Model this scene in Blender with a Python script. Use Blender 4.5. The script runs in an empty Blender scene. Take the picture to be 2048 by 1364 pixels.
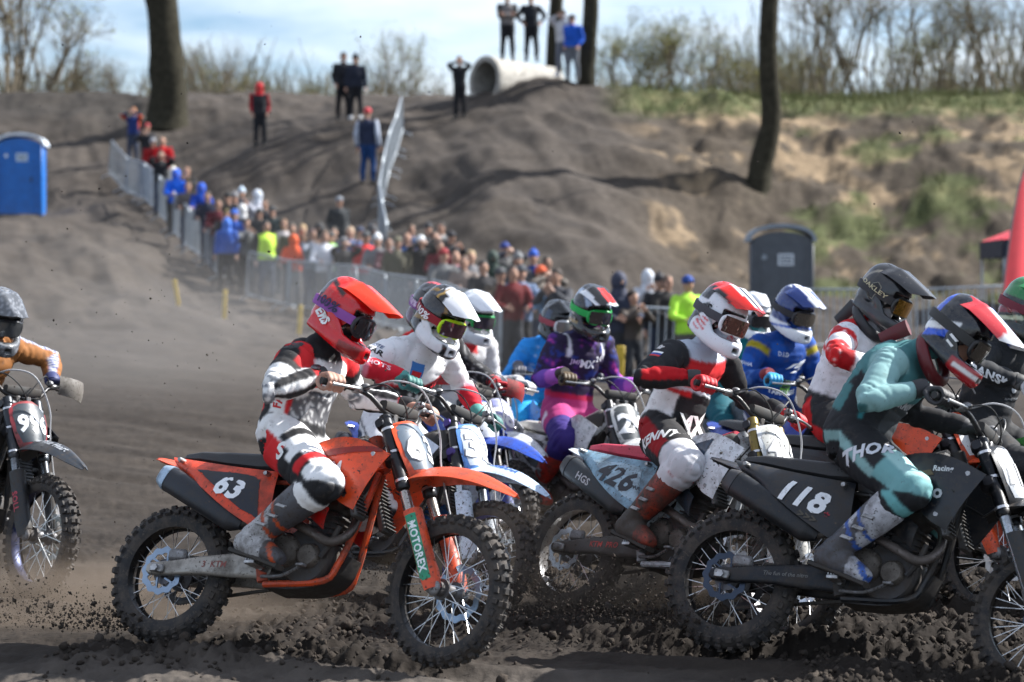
import bpy, bmesh, math, random, time
import numpy as np
from mathutils import Vector, Matrix, Euler
from mathutils.bvhtree import BVHTree
T0 = time.time()
random.seed(7)
RNG = np.random.default_rng(7)
SC = bpy.context.scene
COL = SC.collection
rad = math.radians

# ---------------------------------------------------------------- camera, sky, sun, exposure
FPX, HOR, CAMH = 4836.0, 572.0, 1.72          # focal length in photo pixels, horizon row, camera height
cam_d = bpy.data.cameras.new('camera')
cam_d.lens = 85.0; cam_d.sensor_width = 36.0
cam_d.shift_y = -(682 - HOR) / 2048
cam_d.clip_start = 0.5; cam_d.clip_end = 3000
cam_d.dof.use_dof = True; cam_d.dof.focus_distance = 12.0; cam_d.dof.aperture_fstop = 2.5
cam = bpy.data.objects.new('camera', cam_d); COL.objects.link(cam)
cam.location = (0, 0, CAMH); cam.rotation_euler = (rad(90), 0, 0)
SC.camera = cam

SUN_EL, SUN_AZ = rad(41), rad(71)             # azimuth measured from +Y towards +X
SUN = Vector((math.sin(SUN_AZ) * math.cos(SUN_EL), math.cos(SUN_AZ) * math.cos(SUN_EL), math.sin(SUN_EL)))
world = bpy.data.worlds.new('World'); SC.world = world; world.use_nodes = True
nt = world.node_tree; nt.nodes.clear()
def wn(t, **kw):
    n = nt.nodes.new(t)
    for k, v in kw.items(): setattr(n, k, v)
    return n
out = wn('ShaderNodeOutputWorld'); bg = wn('ShaderNodeBackground')
sky = wn('ShaderNodeTexSky', sky_type='NISHITA', sun_disc=False, sun_elevation=SUN_EL, sun_rotation=SUN_AZ,
         air_density=1.0, dust_density=1.2, ozone_density=2.0, altitude=100)
tc = wn('ShaderNodeTexCoord'); mp = wn('ShaderNodeMapping'); mp.inputs['Scale'].default_value = (3.2, 3.2, 15.0)
mp.inputs['Location'].default_value = (0.35, 0.0, 0.1)
nz = wn('ShaderNodeTexNoise'); nz.inputs['Scale'].default_value = 1.6; nz.inputs['Detail'].default_value = 6; nz.inputs['Roughness'].default_value = .55
rmp = wn('ShaderNodeValToRGB'); rmp.color_ramp.elements[0].position = .34; rmp.color_ramp.elements[1].position = .70
rmp.color_ramp.elements[0].color = (0, 0, 0, 1); rmp.color_ramp.elements[1].color = (.8, .8, .8, 1)
mixc = wn('ShaderNodeMixRGB'); mixc.inputs['Color2'].default_value = (12.5, 13.0, 13.6, 1)
tint = wn('ShaderNodeMixRGB', blend_type='MULTIPLY'); tint.inputs['Fac'].default_value = 1; tint.inputs['Color2'].default_value = (.78, .99, 1.22, 1)
L = nt.links.new
L(tc.outputs['Generated'], mp.inputs['Vector']); L(mp.outputs[0], nz.inputs['Vector']); L(nz.outputs['Fac'], rmp.inputs[0])
L(sky.outputs[0], tint.inputs['Color1']); L(tint.outputs[0], mixc.inputs['Color1']); L(rmp.outputs[0], mixc.inputs['Fac'])
L(mixc.outputs[0], bg.inputs[0]); L(bg.outputs[0], out.inputs[0])
bg.inputs[1].default_value = 0.056
sun_d = bpy.data.lights.new('sun', 'SUN'); sun_d.energy = 5.0; sun_d.angle = rad(.53); sun_d.color = (1.0, .975, .935)
sun = bpy.data.objects.new('sun', sun_d); COL.objects.link(sun)
sun.rotation_euler = SUN.to_track_quat('Z', 'Y').to_euler(); sun.location = (20, 8, 25)
SC.view_settings.view_transform = 'Standard'; SC.view_settings.look = 'None'
SC.view_settings.exposure = 1.2; SC.view_settings.gamma = 1.0; SC.view_settings.use_curve_mapping = False
SC.render.engine = 'CYCLES'
SC.cycles.use_denoising = True
SC.cycles.max_bounces = 6; SC.cycles.transparent_max_bounces = 12; SC.cycles.volume_bounces = 0
SC.cycles.use_adaptive_sampling = True; SC.cycles.adaptive_threshold = .02

# ---------------------------------------------------------------- helpers
TMP = bpy.data.scenes.new('workbench')          # modelling scratch scene, removed at the end
def P(px, py, D):
    """photo pixel at depth D -> world point"""
    return np.array([(px - 1024) * D / FPX, D, CAMH - (py - HOR) * D / FPX])

_TAB = np.random.default_rng(11).random(65536).astype(np.float32)
def vnoise(p, seed=0):
    """value noise in -1..1, for 2D or 3D points"""
    p = np.asarray(p, float); i = np.floor(p).astype(np.int64); f = (p - i).astype(np.float32); f = f * f * (3 - 2 * f)
    K = (73856093, 19349663, 83492791); nd = p.shape[1]
    h = [(i[:, a] * K[a], (i[:, a] + 1) * K[a]) for a in range(nd)]; r = 0; sd = seed * 7919 + 13
    for c in range(1 << nd):
        k = sd; w = 1
        for a in range(nd):
            d = c >> a & 1; k = k ^ h[a][d]; w = w * (f[:, a] if d else 1 - f[:, a])
        r = r + w * _TAB[(k ^ (k >> 15)) & 0xFFFF]
    return r * 2 - 1
def fbm(p, oct=4, seed=0, gain=.5):
    r, a, s = 0, 1.0, 0
    for k in range(oct):
        r = r + a * vnoise(np.asarray(p) * 2 ** k + k * 17.3, seed + k); s += a; a *= gain
    return r / s
def sstep(a, b, x):
    t = np.clip((x - a) / (b - a), 0, 1); return t * t * (3 - 2 * t)
def cross3(a, b): return np.array([a[1] * b[2] - a[2] * b[1], a[2] * b[0] - a[0] * b[2], a[0] * b[1] - a[1] * b[0]])
def nrm(v):
    v = np.asarray(v, float); return v / max(1e-9, math.sqrt(v @ v))

class MB:
    """collects vertices and faces for ONE mesh object"""
    def __init__(s): s.v = []; s.f = []; s.n = 0; s.mi = []
    def add(s, V, F, m=0):
        V = np.asarray(V, float).reshape(-1, 3)
        s.v.append(V); s.f += [tuple(int(i) + s.n for i in f) for f in F]; s.mi += [m] * len(F); s.n += len(V); return s
    def V(s): return np.concatenate(s.v) if s.v else np.zeros((0, 3))
    def xf(s, fn): s.v = [fn(s.V())]; return s
    def loft(s, rings, cap=True, closed=True, m=0, loop=False):
        rings = np.asarray(rings, float); k, n, _ = rings.shape; F = []
        for i in range(k if loop else k - 1):
            a, b = i * n, ((i + 1) % k) * n
            for j in range(n if closed else n - 1):
                j2 = (j + 1) % n; F.append((a + j, a + j2, b + j2, b + j))
        if cap and closed and not loop:
            F.append(tuple(range(n - 1, -1, -1))); F.append(tuple(range((k - 1) * n, k * n)))
        return s.add(rings.reshape(-1, 3), F, m)
    def tube(s, path, r, n=8, cap=True, m=0, up=(0, 0, 1), asp=1.0, loop=False, sq=2.0):
        """swept tube; r scalar or list, asp = size across / size along up, sq = superellipse power"""
        path = np.asarray(path, float); k = len(path)
        r = np.full(k, r, float) if np.isscalar(r) else np.asarray(r, float)
        asp = np.full(k, asp, float) if np.isscalar(asp) else np.asarray(asp, float)
        rings = []; u = np.asarray(up, float)
        a = np.linspace(0, 2 * np.pi, n, endpoint=False) + np.pi / n
        c, sn = np.cos(a), np.sin(a)
        if sq != 2.0:
            c = np.sign(c) * np.abs(c) ** (2 / sq); sn = np.sign(sn) * np.abs(sn) ** (2 / sq)
        for i in range(k):
            if loop: t = path[(i + 1) % k] - path[i - 1]
            else: t = path[min(i + 1, k - 1)] - path[max(i - 1, 0)]
            t = nrm(t); side = cross3(u, t)
            if side @ side < .0025: side = cross3((0., 1, 0) if abs(t[1]) < .9 else (1., 0, 0), t)
            side = nrm(side); w = cross3(t, side)
            rings.append(path[i] + r[i] * asp[i] * c[:, None] * side + r[i] * sn[:, None] * w)
        return s.loft(rings, cap, m=m, loop=loop)
    def lathe(s, prof, n=32, axis='y', c=(0, 0, 0), m=0, closed=False):
        """prof = (radius, offset along axis)"""
        a = np.linspace(0, 2 * np.pi, n, endpoint=False); R = []
        for t in a:
            ring = []
            for r, o in prof:
                x, z = r * math.cos(t), r * math.sin(t)
                ring.append({'y': (x, o, z), 'x': (o, x, z), 'z': (x, z, o)}[axis])
            R.append(ring)
        R = np.array(R) + np.asarray(c); k = len(prof); F = []
        for i in range(n):
            a0, b0 = i * k, ((i + 1) % n) * k
            for j in range(k if closed else k - 1):
                j2 = (j + 1) % k; F.append((a0 + j, a0 + j2, b0 + j2, b0 + j))
        return s.add(R.reshape(-1, 3), F, m)
    def box(s, c, size, bev=.0, R=None, m=0):
        hx, hy, hz = [q / 2 for q in size]; b = min(bev, hx * .9, hy * .9, hz * .9)
        V = []; F = []; idx = {}
        if b <= 0:
            V = [(x, y, z) for x in (-hx, hx) for y in (-hy, hy) for z in (-hz, hz)]
            F = [(0, 1, 3, 2), (4, 6, 7, 5), (0, 4, 5, 1), (2, 3, 7, 6), (0, 2, 6, 4), (1, 5, 7, 3)]
        else:
            for sx in (-1, 1):
                for sy in (-1, 1):
                    for sz in (-1, 1):
                        for ax in range(3):
                            q = [sx * (hx - b), sy * (hy - b), sz * (hz - b)]
                            q[ax] = (sx, sy, sz)[ax] * (hx, hy, hz)[ax]
                            idx[(sx, sy, sz, ax)] = len(V); V.append(q)
            I = lambda x, y, z, a: idx[(x, y, z, a)]
            for g in (-1, 1):
                F.append((I(g, -1, -1, 0), I(g, 1, -1, 0), I(g, 1, 1, 0), I(g, -1, 1, 0)))
                F.append((I(-1, g, -1, 1), I(1, g, -1, 1), I(1, g, 1, 1), I(-1, g, 1, 1)))
                F.append((I(-1, -1, g, 2), I(1, -1, g, 2), I(1, 1, g, 2), I(-1, 1, g, 2)))
                for h in (-1, 1):
                    F.append((I(g, h, -1, 0), I(g, h, 1, 0), I(g, h, 1, 1), I(g, h, -1, 1)))
                    F.append((I(g, -1, h, 0), I(g, 1, h, 0), I(g, 1, h, 2), I(g, -1, h, 2)))
                    F.append((I(-1, g, h, 1), I(1, g, h, 1), I(1, g, h, 2), I(-1, g, h, 2)))
                    for k in (-1, 1): F.append((I(g, h, k, 0), I(g, h, k, 1), I(g, h, k, 2)))
        V = np.array(V, float)
        if R is not None: V = V @ np.array(R).T
        return s.add(V + np.asarray(c, float), F, m)
    def ell(s, c, r, n=16, k=10, R=None, m=0):
        rings = []
        for i in range(k + 1):
            ph = math.pi * i / k; a = np.linspace(0, 2 * np.pi, n, endpoint=False)
            rr = max(math.sin(ph), 1e-3)
            rings.append(np.stack([r[0] * rr * np.cos(a), r[1] * rr * np.sin(a), np.full(n, r[2] * math.cos(ph))], 1))
        V = np.array(rings).reshape(-1, 3)
        if R is not None: V = V @ np.array(R).T
        V = V + np.asarray(c, float)
        return s.loft(V.reshape(k + 1, n, 3), m=m)
    def sheet(s, rows, thick=.004, m=0, flip=1):
        """solid shell from a grid of points"""
        g = np.asarray(rows, float); k, n, _ = g.shape
        du = np.gradient(g, axis=1); dv = np.gradient(g, axis=0)
        N = np.cross(du, dv); N /= np.maximum(np.linalg.norm(N, axis=2, keepdims=True), 1e-9)
        A = g.reshape(-1, 3); B = (g - N * thick * flip).reshape(-1, 3); F = []; o = k * n
        for i in range(k - 1):
            for j in range(n - 1):
                a, b, c2, d = i * n + j, i * n + j + 1, (i + 1) * n + j + 1, (i + 1) * n + j
                F.append((a, b, c2, d)); F.append((o + d, o + c2, o + b, o + a))
        edge = [j for j in range(n)] + [i * n + n - 1 for i in range(1, k)] + [(k - 1) * n + j for j in range(n - 2, -1, -1)] + [i * n for i in range(k - 2, 0, -1)]
        for a, b in zip(edge, edge[1:] + edge[:1]): F.append((b, a, o + a, o + b))
        return s.add(np.concatenate([A, B]), F, m)
def resample(pts, n):
    """smooth curve (Catmull-Rom by arc index) through points"""
    p = np.asarray(pts, float); k = len(p)
    q = np.concatenate([[2 * p[0] - p[1]], p, [2 * p[-1] - p[-2]]]); res = []
    for u in np.linspace(0, k - 1, n):
        i = min(int(u), k - 2); t = u - i; a, b, c, d = q[i:i + 4]
        res.append(.5 * ((2 * b) + (-a + c) * t + (2 * a - 5 * b + 4 * c - d) * t * t + (-a + 3 * b - 3 * c + d) * t ** 3))
    return np.array(res)
def patch(top, bot, nu=14, nv=8, bulge=(0, 0, 0), smooth=True):
    """grid of points between two edge curves, bulged in the middle"""
    A = resample(top, nu) if smooth else np.asarray(top, float); B = resample(bot, nu) if smooth else np.asarray(bot, float)
    b = np.asarray(bulge, float); rows = []
    for v in np.linspace(0, 1, nv): rows.append(A * (1 - v) + B * v + b * (4 * v * (1 - v)))
    return np.array(rows)

def obj(name, mb, mats, parent=None, smooth=True, sharp=40, kind=None):
    me = bpy.data.meshes.new(name)
    me.from_pydata(mb.V().tolist(), [], mb.f)
    mats = mats if isinstance(mats, (list, tuple)) else [mats]
    for m in mats: me.materials.append(m)
    if len(mats) > 1: me.polygons.foreach_set('material_index', mb.mi)
    bm = bmesh.new(); bm.from_mesh(me); bmesh.ops.recalc_face_normals(bm, faces=bm.faces)
    lim = rad(sharp)
    if smooth:
        for f in bm.faces: f.smooth = True
        for e in bm.edges:
            if len(e.link_faces) == 2 and e.calc_face_angle(0) > lim: e.smooth = False
    bm.to_mesh(me); bm.free()
    return link(name, me, parent, kind)
def link(name, me, parent=None, kind=None):
    o = bpy.data.objects.new(name, me); COL.objects.link(o)
    if parent is not None: o.parent = parent
    if kind: o['kind'] = kind
    return o
def empty(name, M=None):
    o = bpy.data.objects.new(name, None); COL.objects.link(o); o.empty_display_size = .2
    if M is not None: o.matrix_world = M
    return o
def tag(o, label, cat, group=None, kind=None):
    if label: o['label'] = label
    if cat: o['category'] = cat
    if group: o['group'] = group
    if kind: o['kind'] = kind
    return o
def setcol(me, C, name='Col'):
    a = me.color_attributes.new(name, 'FLOAT_COLOR', 'POINT')
    c = np.ones((len(me.vertices), 4), np.float32); c[:, :3] = C; a.data.foreach_set('color', c.ravel())

# ---------------------------------------------------------------- materials
MATS = {}
def lin(h):
    if isinstance(h, str):
        h = h.lstrip('#'); c = [int(h[i:i + 2], 16) / 255 for i in (0, 2, 4)]
        return tuple(x / 12.92 if x <= .04045 else ((x + .055) / 1.055) ** 2.4 for x in c)
    return tuple(h)
def mat(name, col, rough=.5, metal=0., dirt=0., dirtcol=(.055, .044, .035), bump=0., bscale=60, coat=0., attr=None, dscale=9., spec=.5, trans=0, alpha=1, vary=0.12):
    key = (name, col, rough, metal, dirt, attr)
    if key in MATS: return MATS[key]
    m = bpy.data.materials.new(name); m.use_nodes = True; t = m.node_tree; b = t.nodes['Principled BSDF']
    N = t.nodes.new; L = t.links.new
    b.inputs['Roughness'].default_value = rough; b.inputs['Metallic'].default_value = metal
    b.inputs['Specular IOR Level'].default_value = spec
    if coat: b.inputs['Coat Weight'].default_value = coat; b.inputs['Coat Roughness'].default_value = .08
    if trans: b.inputs['Transmission Weight'].default_value = trans
    if alpha < 1: b.inputs['Alpha'].default_value = alpha
    tc = N('ShaderNodeTexCoord')
    if attr:
        src = N('ShaderNodeAttribute'); src.attribute_name = attr; so = src.outputs['Color']
    else:
        src = N('ShaderNodeRGB'); src.outputs[0].default_value = (*lin(col), 1); so = src.outputs[0]
    if vary:
        n0 = N('ShaderNodeTexNoise'); n0.inputs['Scale'].default_value = 6; n0.inputs['Detail'].default_value = 4
        L(tc.outputs['Object'], n0.inputs['Vector'])
        mr = N('ShaderNodeMapRange'); mr.inputs[3].default_value = 1 - vary; mr.inputs[4].default_value = 1 + vary; mr.inputs[1].default_value = .3; mr.inputs[2].default_value = .7
        L(n0.outputs['Fac'], mr.inputs[0]); mv = N('ShaderNodeMixRGB'); mv.blend_type = 'MULTIPLY'; mv.inputs[0].default_value = 1
        L(so, mv.inputs[1]); L(mr.outputs[0], mv.inputs[2]); so = mv.outputs[0]
    if dirt:
        n1 = N('ShaderNodeTexNoise'); n1.inputs['Scale'].default_value = dscale; n1.inputs['Detail'].default_value = 8; n1.inputs['Roughness'].default_value = .7
        L(tc.outputs['Object'], n1.inputs['Vector'])
        r = N('ShaderNodeMapRange'); r.inputs[1].default_value = .62 - dirt * .35; r.inputs[2].default_value = .78 - dirt * .25; r.inputs[3].default_value = 0; r.inputs[4].default_value = min(1, .45 + dirt * .6)
        L(n1.outputs['Fac'], r.inputs[0])
        n3 = N('ShaderNodeTexNoise'); n3.inputs['Scale'].default_value = 75; n3.inputs['Detail'].default_value = 2; L(tc.outputs['Object'], n3.inputs['Vector'])
        r3 = N('ShaderNodeMapRange'); r3.inputs[1].default_value = .70 - dirt * .16; r3.inputs[2].default_value = .74 - dirt * .16; r3.inputs[4].default_value = min(.9, .25 + dirt * 1.5); L(n3.outputs['Fac'], r3.inputs[0])
        r0 = r; r = N('ShaderNodeMath'); r.operation = 'MAXIMUM'; L(r0.outputs[0], r.inputs[0]); L(r3.outputs[0], r.inputs[1])
        mx = N('ShaderNodeMixRGB'); L(r.outputs[0], mx.inputs[0]); L(so, mx.inputs[1]); mx.inputs[2].default_value = (*dirtcol, 1); so = mx.outputs[0]
        rr = N('ShaderNodeMixRGB'); L(r.outputs[0], rr.inputs[0]); rr.inputs[1].default_value = (rough,) * 3 + (1,); rr.inputs[2].default_value = (.95,) * 3 + (1,)
        L(rr.outputs[0], b.inputs['Roughness'])
        if metal:
            rm = N('ShaderNodeMixRGB'); L(r.outputs[0], rm.inputs[0]); rm.inputs[1].default_value = (metal,) * 3 + (1,); rm.inputs[2].default_value = (0, 0, 0, 1); L(rm.outputs[0], b.inputs['Metallic'])
    L(so, b.inputs['Base Color'])
    if bump:
        n2 = N('ShaderNodeTexNoise'); n2.inputs['Scale'].default_value = bscale; n2.inputs['Detail'].default_value = 5
        L(tc.outputs['Object'], n2.inputs['Vector']); bu = N('ShaderNodeBump'); bu.inputs['Strength'].default_value = bump; bu.inputs['Distance'].default_value = .01
        L(n2.outputs['Fac'], bu.inputs['Height']); L(bu.outputs[0], b.inputs['Normal'])
    MATS[key] = m
    return m
# ---------------------------------------------------------------- terrain
CP = [  # photo pixel, pixel row, depth: points the ground passes through
 (-700, 640, 40), (-700, 420, 66), (-700, 190, 86), (-700, 830, 22), (-350, 620, 44), (-350, 430, 66), (-350, 185, 86),
 (0, 900, 20.5), (0, 800, 25.5), (0, 680, 36), (0, 590, 46), (20, 500, 56), (45, 434, 66), (-40, 434, 68), (110, 432, 65), (20, 330, 73), (10, 255, 77), (10, 190, 86), (120, 420, 67.5), (130, 300, 75), (150, 190, 86),
 (215, 357, 71), (200, 400, 66), (190, 450, 61), (190, 520, 53), (190, 600, 46), (200, 680, 36), (200, 780, 27.5), (200, 900, 20.3),
 (300, 440, 66), (270, 500, 57), (270, 600, 46.5), (360, 500, 61), (420, 556, 57), (352, 620, 50), (447, 640, 47), (400, 700, 35), (400, 800, 26.5),
 (265, 330, 73), (330, 235, 77), (330, 190, 86), (420, 250, 76), (320, 370, 70.5), (380, 410, 67),
 (495, 608, 54), (560, 616, 53), (650, 622, 52), (760, 630, 51), (860, 632, 50), (960, 632, 49), (597, 662, 45), (700, 765, 33), (600, 820, 25),
 (560, 540, 57), (600, 440, 62), (640, 360, 66), (520, 286, 70), (690, 232, 71), (735, 361, 63.5), (735, 300, 67), (600, 195, 82), (760, 190, 82), (450, 190, 84),
 (780, 440, 59.5), (760, 455, 59), (805, 290, 68), (850, 230, 70), (935, 250, 69), (860, 380, 62.5), (860, 480, 57), (940, 560, 53),
 (950, 195, 71), (985, 190, 70.6), (1030, 168, 70.8), (1080, 160, 71), (1115, 160, 71.5), (1020, 190, 73.5), (1075, 165, 73.5), (1000, 172, 70.4), (1050, 156, 70.9), (1180, 182, 71.5), (1240, 205, 71), (1000, 330, 64), (1000, 450, 58), (1060, 540, 53.5), (1100, 400, 60.5), (1150, 300, 65.5),
 (1250, 330, 63), (1250, 420, 59), (1250, 510, 54.5), (1230, 590, 50), (1400, 215, 71), (1400, 260, 67), (1400, 350, 61), (1400, 450, 56), (1380, 560, 50), (1515, 382, 58.5), (1500, 480, 54), (1560, 215, 69), (1600, 245, 66),
 (1650, 215, 70), (1650, 300, 63.5), (1650, 400, 58), (1650, 500, 53), (1650, 580, 48), (1800, 215, 69), (1800, 270, 65), (1800, 400, 57.5), (1800, 520, 51.5), (1800, 590, 47),
 (2000, 215, 68), (2000, 255, 66), (2000, 300, 61.5), (2000, 420, 56), (2000, 540, 50), (2000, 610, 45), (2300, 215, 67), (2300, 300, 62), (2300, 540, 49), (2300, 640, 42), (2800, 215, 66), (2800, 540, 49), (2800, 650, 41), (2800, 760, 30),
 (1560, 688, 43), (1700, 738, 40), (1950, 738, 40), (1850, 660, 44), (1200, 742, 40), (1000, 790, 33), (1400, 800, 31), (1300, 205, 86), (1500, 203, 86), (1700, 203, 86), (1900, 203, 86), (2200, 203, 86), (1300, 210, 77), (1500, 210, 77), (1700, 210, 77), (1900, 210, 77), (2200, 210, 77), (1900, 800, 30),
]
def steep(px, py, D):
    """the eroded bank on the right is steeper than the hill path"""
    if D < 46 or px < 1200 or D > 75: return px, py, D
    k = min(1, (px - 1200) / 200); return px, py, D * (1 - k) + (57.5 + (D - 48) * .528) * k
cp = [P(*steep(*c)) for c in CP]
for D in (3, 6, 9, 12, 15, 18, 22):
    for u in (-.55, -.28, -.12, 0, .12, .28, .55):
        if D > 18 and u < -.05: continue
        cp.append(np.array([u * D, D, 0.]))
for X in (-60, -38, -22, -8, 6, 20, 38, 60):
    for Y in (98, 118, 150): cp.append(np.array([X, Y, 8.35 + .2 * math.sin(X)]))
for X in (-40, -26, 26, 40):
    for Y in (2, 14, 26): cp.append(np.array([X, Y, .2 + (.35 if X < 0 else 0) * Y / 10]))
cp = np.array(cp)
def rbf_fit(c):
    n = len(c); A = np.zeros((n + 3, n + 3)); d = np.linalg.norm(c[:, None, :2] - c[None, :, :2], axis=2)
    A[:n, :n] = -np.sqrt(d * d + .8 ** 2); A[:n, :n] += np.eye(n) * .25
    A[:n, n] = 1; A[:n, n + 1:] = c[:, :2]; A[n, :n] = 1; A[n + 1:, :n] = c[:, :2].T
    return np.linalg.solve(A, np.concatenate([c[:, 2], [0, 0, 0]]))
_w = rbf_fit(cp)
HX, HY = math.cos(rad(26)), -math.sin(rad(26))     # racing direction on the track
WHEELS = []                                         # (x, y, depth of rut) filled by the bikes
def zbase(x, y):
    x = np.asarray(x, float).ravel(); y = np.asarray(y, float).ravel(); z = np.empty(len(x))
    for s in range(0, len(x), 40000):
        e = slice(s, s + 40000)
        d2 = (x[e, None] - cp[None, :, 0]) ** 2 + (y[e, None] - cp[None, :, 1]) ** 2
        z[e] = -np.sqrt(d2 + .64) @ _w[:-3] + _w[-3] + x[e] * _w[-2] + y[e] * _w[-1]
    return z
def relief(x, y, z):
    """humps, gullies and streaks of the banks behind the track"""
    px = 1024 + FPX * x / np.maximum(y, 1); q = np.stack([x, y, z], 1)
    bank = sstep(26, 48, y) * sstep(100, 84, y)
    cliff = sstep(1180, 1420, px) * sstep(50, 57, y) * sstep(74, 67, y)
    slope = sstep(820, 1000, px) * sstep(1560, 1420, px) * sstep(51, 56, y) * sstep(73, 69, y)
    left = sstep(420, 250, px) * sstep(40, 52, y) * sstep(88, 80, y)
    hump = fbm(np.stack([x * .32, y * .32, z * .3], 1), 4, 31)
    r = bank * (.26 * hump + .12 * fbm(q * 1.1, 3, 41))
    big = 1 - 2 * np.abs(fbm(np.stack([x * .22 + y * .10, y * .16, z * .1], 1), 3, 47))
    r = r + slope * .62 * big + left * .20 * big
    gull = 1 - np.abs(fbm(np.stack([x * .55 + .5 * hump, y * .12, z * .1], 1), 3, 51))
    r = r + cliff * (.45 * (gull - .75) + .22 * fbm(q * .9, 3, 57) + .20 * fbm(q * 2.1, 3, 58))
    streak = fbm(np.stack([x * 1.6 + y * .4, y * .25], 1), 3, 61)
    return r + bank * (1 - cliff) * .12 * streak
def zground(x, y):
    """terrain height without the small relief"""
    x = np.asarray(x, float); y = np.asarray(y, float); sh = x.shape
    x = x.ravel(); y = y.ravel()
    z = zbase(x, y)
    far = sstep(95, 130, y); z = z * (1 - far) + 8.3 * far
    near = sstep(24, 12, y) ; z = z * (1 - near * .95)
    return (z + relief(x, y, z)).reshape(sh)
def zg(x, y): return float(zground(np.array([x]), np.array([y]))[0])
# ---------------------------------------------------------------- lettering
_TXT = {}
def text_mesh(body, size, bold=0.0, shear=0.0, wide=1.0, maxedge=.03):
    key = (body, size, bold, shear, wide, maxedge)
    if key in _TXT: return _TXT[key]
    cu = bpy.data.curves.new('txt', 'FONT'); cu.body = body; cu.size = size; cu.offset = bold * size; cu.shear = shear
    cu.align_x = 'CENTER'; cu.align_y = 'CENTER'; cu.resolution_u = 2; cu.fill_mode = 'FRONT'; cu.space_character = 1.0 + bold * 2
    o = bpy.data.objects.new('txt', cu); TMP.collection.objects.link(o)
    vl = TMP.view_layers[0]; vl.update()
    me = bpy.data.meshes.new_from_object(o.evaluated_get(vl.depsgraph))
    bm = bmesh.new(); bm.from_mesh(me); bmesh.ops.remove_doubles(bm, verts=bm.verts, dist=1e-5)
    bmesh.ops.triangulate(bm, faces=bm.faces)
    for _ in range(4):
        es = [e for e in bm.edges if e.calc_length() > maxedge]
        if not es: break
        bmesh.ops.subdivide_edges(bm, edges=es, cuts=1); bmesh.ops.triangulate(bm, faces=[f for f in bm.faces if len(f.verts) > 3])
    V = np.array([v.co[:2] for v in bm.verts]); F = [tuple(v.index for v in f.verts) for f in bm.faces]
    bm.free(); bpy.data.objects.remove(o); bpy.data.curves.remove(cu); bpy.data.meshes.remove(me)
    if len(V): V = V - (V.max(0) + V.min(0)) / 2; V[:, 0] *= wide
    _TXT[key] = (V, F); return V, F
def poly2(pts, step=.02):
    """flat polygon mesh from 2D outline, cut finely enough to wrap on a curved surface"""
    bm = bmesh.new(); bm.faces.new([bm.verts.new((*p, 0)) for p in pts]); bmesh.ops.triangulate(bm, faces=bm.faces)
    for _ in range(4):
        es = [e for e in bm.edges if e.calc_length() > step]
        if not es: break
        bmesh.ops.subdivide_edges(bm, edges=es, cuts=1); bmesh.ops.triangulate(bm, faces=[f for f in bm.faces if len(f.verts) > 3])
    bm.verts.index_update()
    V = np.array([v.co[:2] for v in bm.verts]); F = [tuple(v.index for v in f.verts) for f in bm.faces]; bm.free(); return V, F
def islands(V, F):
    par = list(range(len(V)))
    def find(i):
        while par[i] != i: par[i] = par[par[i]]; i = par[i]
        return i
    for f in F:
        for q in f[1:]: par[find(q)] = find(f[0])
    gr = {}
    for f in F: gr.setdefault(find(f[0]), []).append(f)
    for fs in gr.values():
        ids = sorted({i for f in fs for i in f}); mp_ = {q: k for k, q in enumerate(ids)}; yield V[ids], [tuple(mp_[i] for i in f) for f in fs]
def bvh_of(V, F): return BVHTree.FromPolygons([tuple(v) for v in V], [tuple(f) for f in F])
def project(VF, bvh, o, d, up, off=.002, reach=.6, back=.3):
    """lay flat art on a surface: art is seen looking along d, with up upwards"""
    V, F = VF; d = nrm(d); o = np.asarray(o, float); right = nrm(np.cross(d, up)); upv = np.cross(right, d)
    S0 = [o + right * u + upv * v - d * back for u, v in V]; H = [bvh.ray_cast(Vector(q), Vector(d), reach) for q in S0]
    dist = [h[3] for h in H if h[0] is not None]; md = sum(dist) / len(dist) if dist else 0; R = []; ok = []
    for q, h in zip(S0, H):
        if h[0] is None and dist: h = bvh.find_nearest(Vector(q + d * md), .05)
        if h[0] is None: R.append(q); ok.append(False)
        else: R.append(np.array(h[0]) - d * off); ok.append(True)
    mb = MB(); mb.add(np.array(R), [f for f in F if all(ok[i] for i in f)]); return mb
def largest(mb):
    """the biggest connected piece of projected art"""
    V = mb.V(); best = max(islands(V, mb.f), key=lambda q: len(q[1])); r = MB(); r.add(*best); return r
def letter(body, size, bvh, o, d, up, m, parent, name='lettering', bold=.02, shear=0., wide=1., off=.002, outline=None, reach=.6, back=.3, maxedge=.03):
    if outline is not None:
        for vf in islands(*text_mesh(body, size, bold + .018, shear, wide, maxedge)):
            mb = project(vf, bvh, o, d, up, off, reach, back)
            if mb.f: obj('digit_edge', mb, outline, parent)
        off = off + .0015
    VF = text_mesh(body, size, bold, shear, wide, maxedge)
    if name == 'race_number' or body in ('>>>', '//'):                       # every digit is a piece of its own
        for vf in islands(*VF):
            mb = project(vf, bvh, o, d, up, off, reach, back)
            if mb.f: obj('race_digit' if name == 'race_number' else 'stripe_mark', mb, m, parent)
        return
    mb = project(VF, bvh, o, d, up, off, reach, back)
    return obj(name, mb, m, parent) if mb.f else None

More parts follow.
